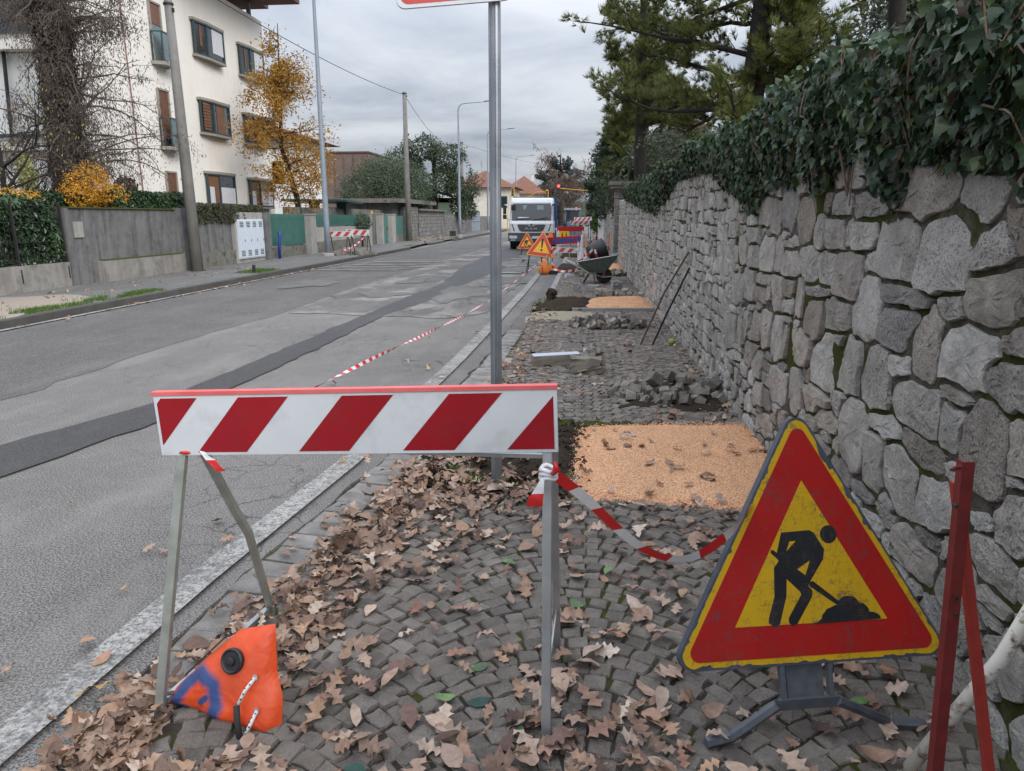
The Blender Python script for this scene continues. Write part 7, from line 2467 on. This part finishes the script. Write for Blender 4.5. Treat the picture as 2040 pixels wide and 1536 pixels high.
pine('pine_tree', 'pine whose lowest bough hangs into the top of the picture', (6.8, 17.5, 0), (-.3, 0, 0), 13.5, .22, [3, 3], 55, 'pine_needle', .20, .8, rad=lambda f, a: 3.2 * (1 - .5 * f), z0=6.4, step=.6)
tree('olive_tree', 'grey-green olive tree rising over the far end of the ivy wall', (2.9, 21.5, 0), 3.4, .16, [(2.6, 21.5, 2.9, 1.3, 1.4, .75), (3.4, 21, 3.3, 1.2, 1.3, .75), (2.1, 22.5, 2.6, .9, 1, .6), (3.9, 20, 2.9, 1.1, 1.2, .8), (2.9, 23, 3.7, 1.2, 1.2, .6)], 9000, .08, .17, 'olive_leaf', 'bark_grey', gaps=.75)
tree('olive_tree', 'second grey-green olive tree above the wall beyond the pillar', (3.0, 31, 0), 4.0, .16, [(2.5, 31, 3.0, 1.6, 1.8, 1.0), (3.4, 30, 4.0, 1.6, 1.6, .9), (2.0, 33, 2.3, 1.0, 1.5, .8)], 8000, .10, .20, 'olive_leaf', 'bark_grey', gaps=.75)
tree('evergreen_tree', 'dark evergreen bush bulging over the wall beyond the pillar', (2.6, 40, 0), 3.0, .15, [(2.2, 40, 2.9, 1.3, 2.0, 1.1), (1.9, 43, 2.2, .9, 1.8, .8), (2.6, 37, 3.2, 1.2, 1.8, 1.2)], 9000, .12, .24, 'evergreen')
tree('evergreen_tree', 'tall dark evergreen at the far end of the right wall', (3.2, 58, 0), 6.5, .2, [(2.4, 58, 4.0, 2.0, 2.4, 2.0), (2.8, 60, 6.2, 1.9, 2.2, 2.0), (1.8, 57, 2.2, 1.3, 2.0, 1.6)], 9000, .18, .34, 'evergreen')
tree('shrub', 'reddish brown shrub over the wall just past the pillar', (2.0, 29.5, 0), 2.2, .08, [(1.75, 29.4, 2.25, .45, 1.2, .42)], 1600, .08, .16, 'far_brown', cat='shrub')
tree('shrub', 'bright green clipped shrub beside the white gate post', (1.2, 51, 0), 1.7, .06, [(1.15, 51, 1.3, .5, 1.0, .75)], 2200, .08, .16, 'grass', cat='shrub')
# far trees closing the street
tree('cedar_tree', 'large blue-green cedar far off behind the traffic lights', (-3.5, 135, 0), 12.5, .5, [(-3.6, 135, 11.0, 2.2, 2.2, 1.3), (-5.6, 135, 8.9, 2.8, 2.2, .9), (-1.6, 135, 9.0, 2.6, 2.2, .9), (-6.6, 135, 6.5, 2.4, 2.2, .9), (-3.4, 135, 7.3, 3.2, 2.4, 1.2), (-.4, 135, 6.8, 2.4, 2.2, 1.0), (-4.4, 135, 5.0, 3.6, 2.4, 1.0)], 6000, .5, .9, 'far_conifer', gaps=.8)
def bare(name, label, base, h, r, seed, n1=8, pods=None, podn=0, bark='bark_brown', spread=.9, cat='tree', twig=.006, droop=.02, pod_s=(.05, .11), levels=3):
    """leafless tree grown limb by limb, with hanging pods if asked"""
    random.seed(seed)
    o = thing(name, base, label, cat)
    m = MB()
    tips = []
    b_ = Vector(base)
    pts = limb(m, b_, (random.gauss(0, .06), 0, 1), h * .7, r, 6, 0, .05, 8)
    m.build('trunk', bark, o)
    for j in range(n1):
        mm = MB()
        s_ = pts[random.randint(2, len(pts) - 1)]
        a = random.uniform(0, 6.283)
        def grow(p, d, L, rr, lv):
            q = limb(mm, p, d, L, rr, 4, droop, .16, 4 if lv else 5)
            tips.extend(q[1:])
            if lv < levels:
                for t_ in range(3 if lv < 2 else 2):
                    i = random.randint(1, len(q) - 1)
                    dd = (Vector(d) + Vector((random.gauss(0, .7), random.gauss(0, .7), random.gauss(.15, .45)))).normalized()
                    grow(q[i], dd, L * random.uniform(.5, .75), max(twig * .6, rr * .5), lv + 1)
        grow(s_, (math.cos(a) * spread, math.sin(a) * spread, random.uniform(.3, 1.0)), h * .38 * random.uniform(.7, 1.2), r * .32, 0)
        mm.build('branch', bark, o)
    if pods:
        T_ = np.array([tuple(t_) for t_ in tips])
        k = rng.integers(len(T_), size=podn)
        P = T_[k] + rng.normal(0, .14, (podn, 3)) - np.array([0, 0, .08])
        V, F = scatter(LEAF, P, eul(rng.normal(math.pi / 2, .4, podn), rng.normal(0, .4, podn), rng.uniform(0, 6.28, podn)), np.stack([rng.uniform(*pod_s, podn) * .6, (l_ := rng.uniform(*pod_s, podn)), l_], 1))
        link('crown', np_mesh('crown', V - np.array(W[o.name]), F, pods), o)
    return o
bare('bare_tree', 'brown leafless tree in front of the far cedar', (-2.0, 105, 0), 8.5, .25, 5, 12, 'far_brown', 2600, 'bark_brown', .7, twig=.03, pod_s=(.2, .5))
bare('bare_tree', 'brown leafless tree right of the truck far down the street', (-1.0, 88, 0), 6.0, .2, 6, 12, 'far_brown', 2200, 'bark_brown', .6, twig=.03, pod_s=(.15, .4))
bare('bare_tree', 'thin leafless tree in front of the nearer tiled house', (-12.0, 78, 0), 5.6, .12, 8, 8, None, 0, 'bark_brown', .4, twig=.02)
# left side, from far to near
tree('evergreen_tree', 'tall dark evergreen tree left of the second street lamp', (-13.3, 68, 0), 8.0, .3, [(-14.5, 68, 7.6, 1.9, 2, 1.5), (-12.2, 68, 6.8, 1.9, 2, 1.5), (-16.2, 68, 6.4, 1.8, 2, 1.5), (-13.6, 68, 4.8, 3.2, 2.4, 1.8), (-10.9, 68, 4.3, 1.8, 2, 2.0), (-10.6, 68, 2.6, 1.4, 1.8, 1.3), (-15.5, 68, 3.4, 2.2, 2.2, 1.8)], 20000, .14, .30, 'evergreen', gaps=.6)
tree('rounded_bush', 'large rounded grey-green bush behind the slab roof', (-13.8, 52.5, 0), 4.2, .2, [(-14.3, 52.5, 3.6, 2.8, 2.4, 2.2), (-12.6, 52.8, 3.7, 2.3, 2.3, 1.9), (-15.8, 52.5, 3.1, 1.7, 2, 1.7), (-13.6, 52.6, 4.6, 2.2, 2.2, 1.4)], 26000, .08, .17, 'bush_leaf', cat='bush', up=.6)
tree('shrub', 'grey-green shrub leaning over the pale wall by the entrance', (-11.2, 37.4, 0), 1.3, .05, [(-11.2, 37.4, 1.35, .45, 1.0, .45)], 1300, .07, .15, 'bush_leaf', cat='shrub')
# yellow tree
random.seed(91)
yt = thing('yellow_tree', (-12.45, 32.4, 0), 'slim tree in orange-yellow autumn leaf beside the cream building', 'tree')
m = MB()
TT = [Vector((-12.45, 32.4, 0)), Vector((-12.6, 32.3, 2.6)), Vector((-13.1, 32.2, 4.6)), Vector((-13.0, 32.2, 6.8)), Vector((-12.9, 32.2, 9.6))]
m.tube(TT, [.15, .13, .10, .06, .015], 8)
m.build('trunk', 'bark_dark', yt)
tips = []
for j in range(44):
    z = random.uniform(2.4, 9.0)
    i = min(3, sum(1 for t_ in TT[1:-1] if t_.z < z))
    a_, b_ = TT[i], TT[i + 1]
    s_ = a_.lerp(b_, (z - a_.z) / (b_.z - a_.z))
    an_ = random.uniform(0, 6.283)
    L = (1.9 if z < 5.5 else 1.9 * (10.3 - z) / 4.8) * random.uniform(.7, 1.2)
    m = MB()
    q = limb(m, s_, (math.cos(an_), math.sin(an_), .5), L, .03, 5, .10, .18, 5)
    tips += q[1:]
    for t_ in range(3):
        e = limb(m, q[random.randint(1, 4)], (math.cos(an_ + random.gauss(0, .8)), math.sin(an_ + random.gauss(0, .8)), random.gauss(0, .4)), L * .5, .012, 4, .16, .2, 4)
        tips += e[1:]
    m.build('branch', 'bark_dark', yt)
T_ = np.array([tuple(t_) for t_ in tips])
n = 13500
P = T_[rng.integers(len(T_), size=n)] + rng.normal(0, .19, (n, 3)) - np.array([0, 0, .1])
P = P[(P[:, 2] < 7.5) | (rng.random(n) < .5)]
n = len(P)
V, F = scatter(LEAF, P, qmat(quats(n)), rng.uniform(.08, .17, n))
link('crown', np_mesh('crown', V - np.array(W[yt.name]), F, 'yellow_leaf'), yt)

# hedges
def hedge(name, label, y0, y1, x0, x1, z0, z1, n, s0, s1, leaf, cat='hedge', wave=.08):
    o = thing(name, ((x0 + x1) / 2, (y0 + y1) / 2, z0), label, cat)
    MB().box(((x0 + x1) / 2, (y0 + y1) / 2, (z0 + z1) / 2), (x1 - x0 - .22, y1 - y0 - .1, z1 - z0 - .2)).build('dark_core', 'bark_dark', o)  # solid dark core filling the hedge behind its leaves
    f = rng.random(n)
    Pm = np.stack([rng.uniform(x0, x1, n), rng.uniform(y0, y1, n), rng.uniform(z0, z1, n)], 1)
    face = rng.random(n)
    Pm[:, 0] = np.where(face < .6, x1 - abs(rng.normal(0, .07, n)), Pm[:, 0])
    Pm[:, 2] = np.where(face > .68, z1 - abs(rng.normal(0, .07, n)), Pm[:, 2])
    bu = wave * fbm(Pm[:, 1:], 5, 1.8, 3)
    Pm[:, 0] += np.where(face < .6, bu, 0)
    Pm[:, 2] += np.where(face > .68, wave * fbm(Pm[:, :2], 6, 1.5, 3), 0)
    N = np.where((face < .6)[:, None], np.array([[1., 0, .5]]), np.array([[.2, 0, 1.]])) + rng.normal(0, .5, (n, 3))
    V, F = scatter(LEAF, Pm, np.einsum('nij,njk->nik', toward(N), eul(np.zeros(n), np.zeros(n), rng.uniform(0, 6.28, n))), rng.uniform(s0, s1, n))
    link('foliage', np_mesh('foliage', V - np.array(W[o.name]), F, leaf), o)
    return o
hedge('laurel_hedge', 'dense glossy laurel hedge behind the black railing at the left edge', 4.3, 15.3, -12.5, LX - .10, .62, 1.98, 15000, .09, .18, 'laurel')
hedge('clipped_hedge', 'dark clipped hedge on top of the tall concrete wall', 17.3, 20.9, -12.6, LX - .05, 1.7, 2.28, 5000, .07, .13, 'laurel', wave=.06)
hedge('clipped_hedge', 'low dull green hedge capping the lower wall left of the cabinet', 20.9, 25.7, -12.4, LX + .02, 1.45, 2.02, 5200, .06, .12, 'hedge_dull', wave=.05)
hedge('ivy_hedge', 'mixed shrubs with orange berries above the laurel hedge', 11.5, 16.8, -13.0, -11.7, 1.8, 2.12, 4200, .07, .14, 'laurel', wave=.12)
tree('berry_shrub', 'bright orange berried shrub spilling over the concrete wall', (-12.1, 16.9, 0), 2.1, .06, [(-11.75, 16.9, 2.30, .5, .72, .45), (-11.7, 17.0, 2.62, .38, .42, .3), (-11.6, 17.5, 2.15, .4, .5, .3), (-11.65, 16.4, 2.1, .35, .4, .3)], 5200, .035, .075, 'orange_berry', cat='shrub', limbs=5)
tree('berry_shrub', 'low band of orange berries along the top of the left hedge', (-12.0, 14.0, 0), 1.9, .05, [(-11.9, 13.3, 2.05, .5, 1.0, .14), (-11.9, 14.6, 2.08, .5, .8, .15), (-11.9, 12.2, 2.02, .5, .8, .12)], 2200, .035, .07, 'orange_berry', cat='shrub', limbs=3)
tree('shrub', 'small upright yellow-green shrub in front of the white wing', (-13.0, 16.6, 0), 2.7, .03, [(-13.0, 16.6, 2.55, .22, .25, .55)], 700, .05, .10, 'yellow_green', cat='shrub', limbs=3)
yk = MB()
for k in range(26):
    a = random.uniform(0, 6.28)
    L = random.uniform(.3, .55)
    t_ = random.uniform(.3, 1.2)
    c_ = Vector((-12.6, 16.5, 2.05))
    d = Vector((math.cos(a) * math.sin(t_), math.sin(a) * math.sin(t_), math.cos(t_)))
    w_ = d.cross(Vector((0, 0, 1))).normalized() * .02
    yk.add([c_ - w_, c_ + w_, c_ + d * L * .6 + w_ * .7, c_ + d * L, c_ + d * L * .6 - w_ * .7], [(0, 1, 2, 3, 4)])
tag(yk.build('yucca', 'laurel', loc=(-12.6, 16.5, 2.0)), 'spiky green yucca leaves between the orange berry shrubs', 'plant')
# big climber-clad trunk and its bare branches
random.seed(17)
wt_ = thing('wisteria', (-13.0, 18.0, 0), 'huge brown leafless climber on a thick shaggy trunk at the upper left', 'tree')
m = MB()
WT = [Vector((-13.0, 18.05, 0)), Vector((-13.0, 18.1, 3.0)), Vector((-13.02, 18.3, 5.0)), Vector((-13.1, 18.3, 7.2)), Vector((-13.1, 18.3, 9.0))]
m.tube(WT, [.34, .34, .36, .33, .2], 12)
for k in range(16):
    a = k * .39
    m.tube([(-13.0 + .33 * math.cos(a + z * .5 + .4 * math.sin(z * 2 + k)), 18.1 + .33 * math.sin(a + z * .5), z) for z in np.linspace(0, 7.5, 14)], [.05] * 13 + [.02], 5)
m.build('trunk', 'bark_dark', wt_)
tips = []
for j in range(96):
    z = random.choice((random.uniform(2.6, 4), random.uniform(4, 6.5), random.uniform(6, 8.8), random.uniform(6, 8.8)))
    i = min(3, sum(1 for t_ in WT[1:-1] if t_.z < z))
    s_ = WT[i].lerp(WT[i + 1], (z - WT[i].z) / (WT[i + 1].z - WT[i].z))
    an_ = random.uniform(-1.7, 1.7) + (0 if random.random() < .55 else math.pi) + math.pi / 2
    L = random.uniform(1.0, 2.7) * (1.25 if z < 5 else 1)
    m = MB()
    q = limb(m, s_, (math.cos(an_), math.sin(an_), random.uniform(.1, .9)), L, .030, 7, .11, .2, 5)
    tips += q[1:]
    for t_ in range(5):
        k = random.randint(1, 6)
        e = limb(m, q[k], ((q[k] - q[k - 1]).normalized() + Vector((random.gauss(0, .8), random.gauss(0, .8), random.gauss(-.1, .5)))), random.uniform(.4, 1.3), .010, 5, .18, .22, 4)
        tips += e[1:]
        for t2 in range(2):
            k2 = random.randint(1, 4)
            e2 = limb(m, e[k2], (random.gauss(0, 1), random.gauss(0, 1), random.gauss(-.2, .6)), random.uniform(.25, .7), .006, 4, .15, .25, 3)
            tips += e2[1:]
    m.build('branch', 'bark_brown', wt_)
T_ = np.array([tuple(t_) for t_ in tips])
n = 30000
k = rng.integers(len(T_), size=n)
P = T_[k] + rng.normal(0, .10, (n, 3)) - np.array([0, 0, .08])
s_ = rng.uniform(.045, .11, n)
V, F = scatter(LEAF, P, eul(rng.normal(math.pi / 2, .45, n), rng.normal(0, .4, n), rng.uniform(0, 6.28, n)), np.stack([s_ * .55, s_, s_], 1))
V1, F1 = V, F
n = 7000                                   # dead leaves and stems wrapped round the trunk
z = rng.uniform(.5, 8.6, n)
a = rng.uniform(0, 6.28, n)
P = np.stack([-13.03 + (.38 + .10 * rng.random(n)) * np.cos(a), 18.2 + (.40 + .12 * rng.random(n)) * np.sin(a), z], 1)
V2, F2 = scatter(LEAF, P, np.einsum('nij,njk->nik', toward(np.stack([np.cos(a), np.sin(a), rng.normal(0, .5, n)], 1)), eul(np.zeros(n), np.zeros(n), rng.uniform(0, 6.28, n))), rng.uniform(.06, .16, n))
V, F = merge([(V1, F1), (V2, F2)])
link('crown', np_mesh('crown', V - np.array(W[wt_.name]), F, 'dry_pod'), wt_)
bare('bare_tree', 'dark leaning leafless tree at the left edge above the hedge', (-12.6, 15.2, 0), 4.6, .13, 23, 9, 'yellow_green', 260, 'bark_dark', .8, twig=.006)
tree('shrub', 'dry reddish grass tuft against the cream wall above the hedge', (-13.4, 20.9, 0), 2.4, .03, [(-13.3, 20.9, 2.45, .25, .5, .38)], 700, .07, .16, 'far_brown', cat='shrub', limbs=3)
hl = MB().add([(-420, 700, -1), (380, 700, -1), (380, 760, -1), (-420, 760, -1), (-420, 730, 14), (-200, 730, 22), (0, 730, 16), (200, 730, 24), (380, 730, 15)], [(0, 1, 8, 7, 6, 5, 4), (3, 4, 5, 6, 7, 8, 2)])
tag(hl.build('hills', 'evergreen'), kind='structure')
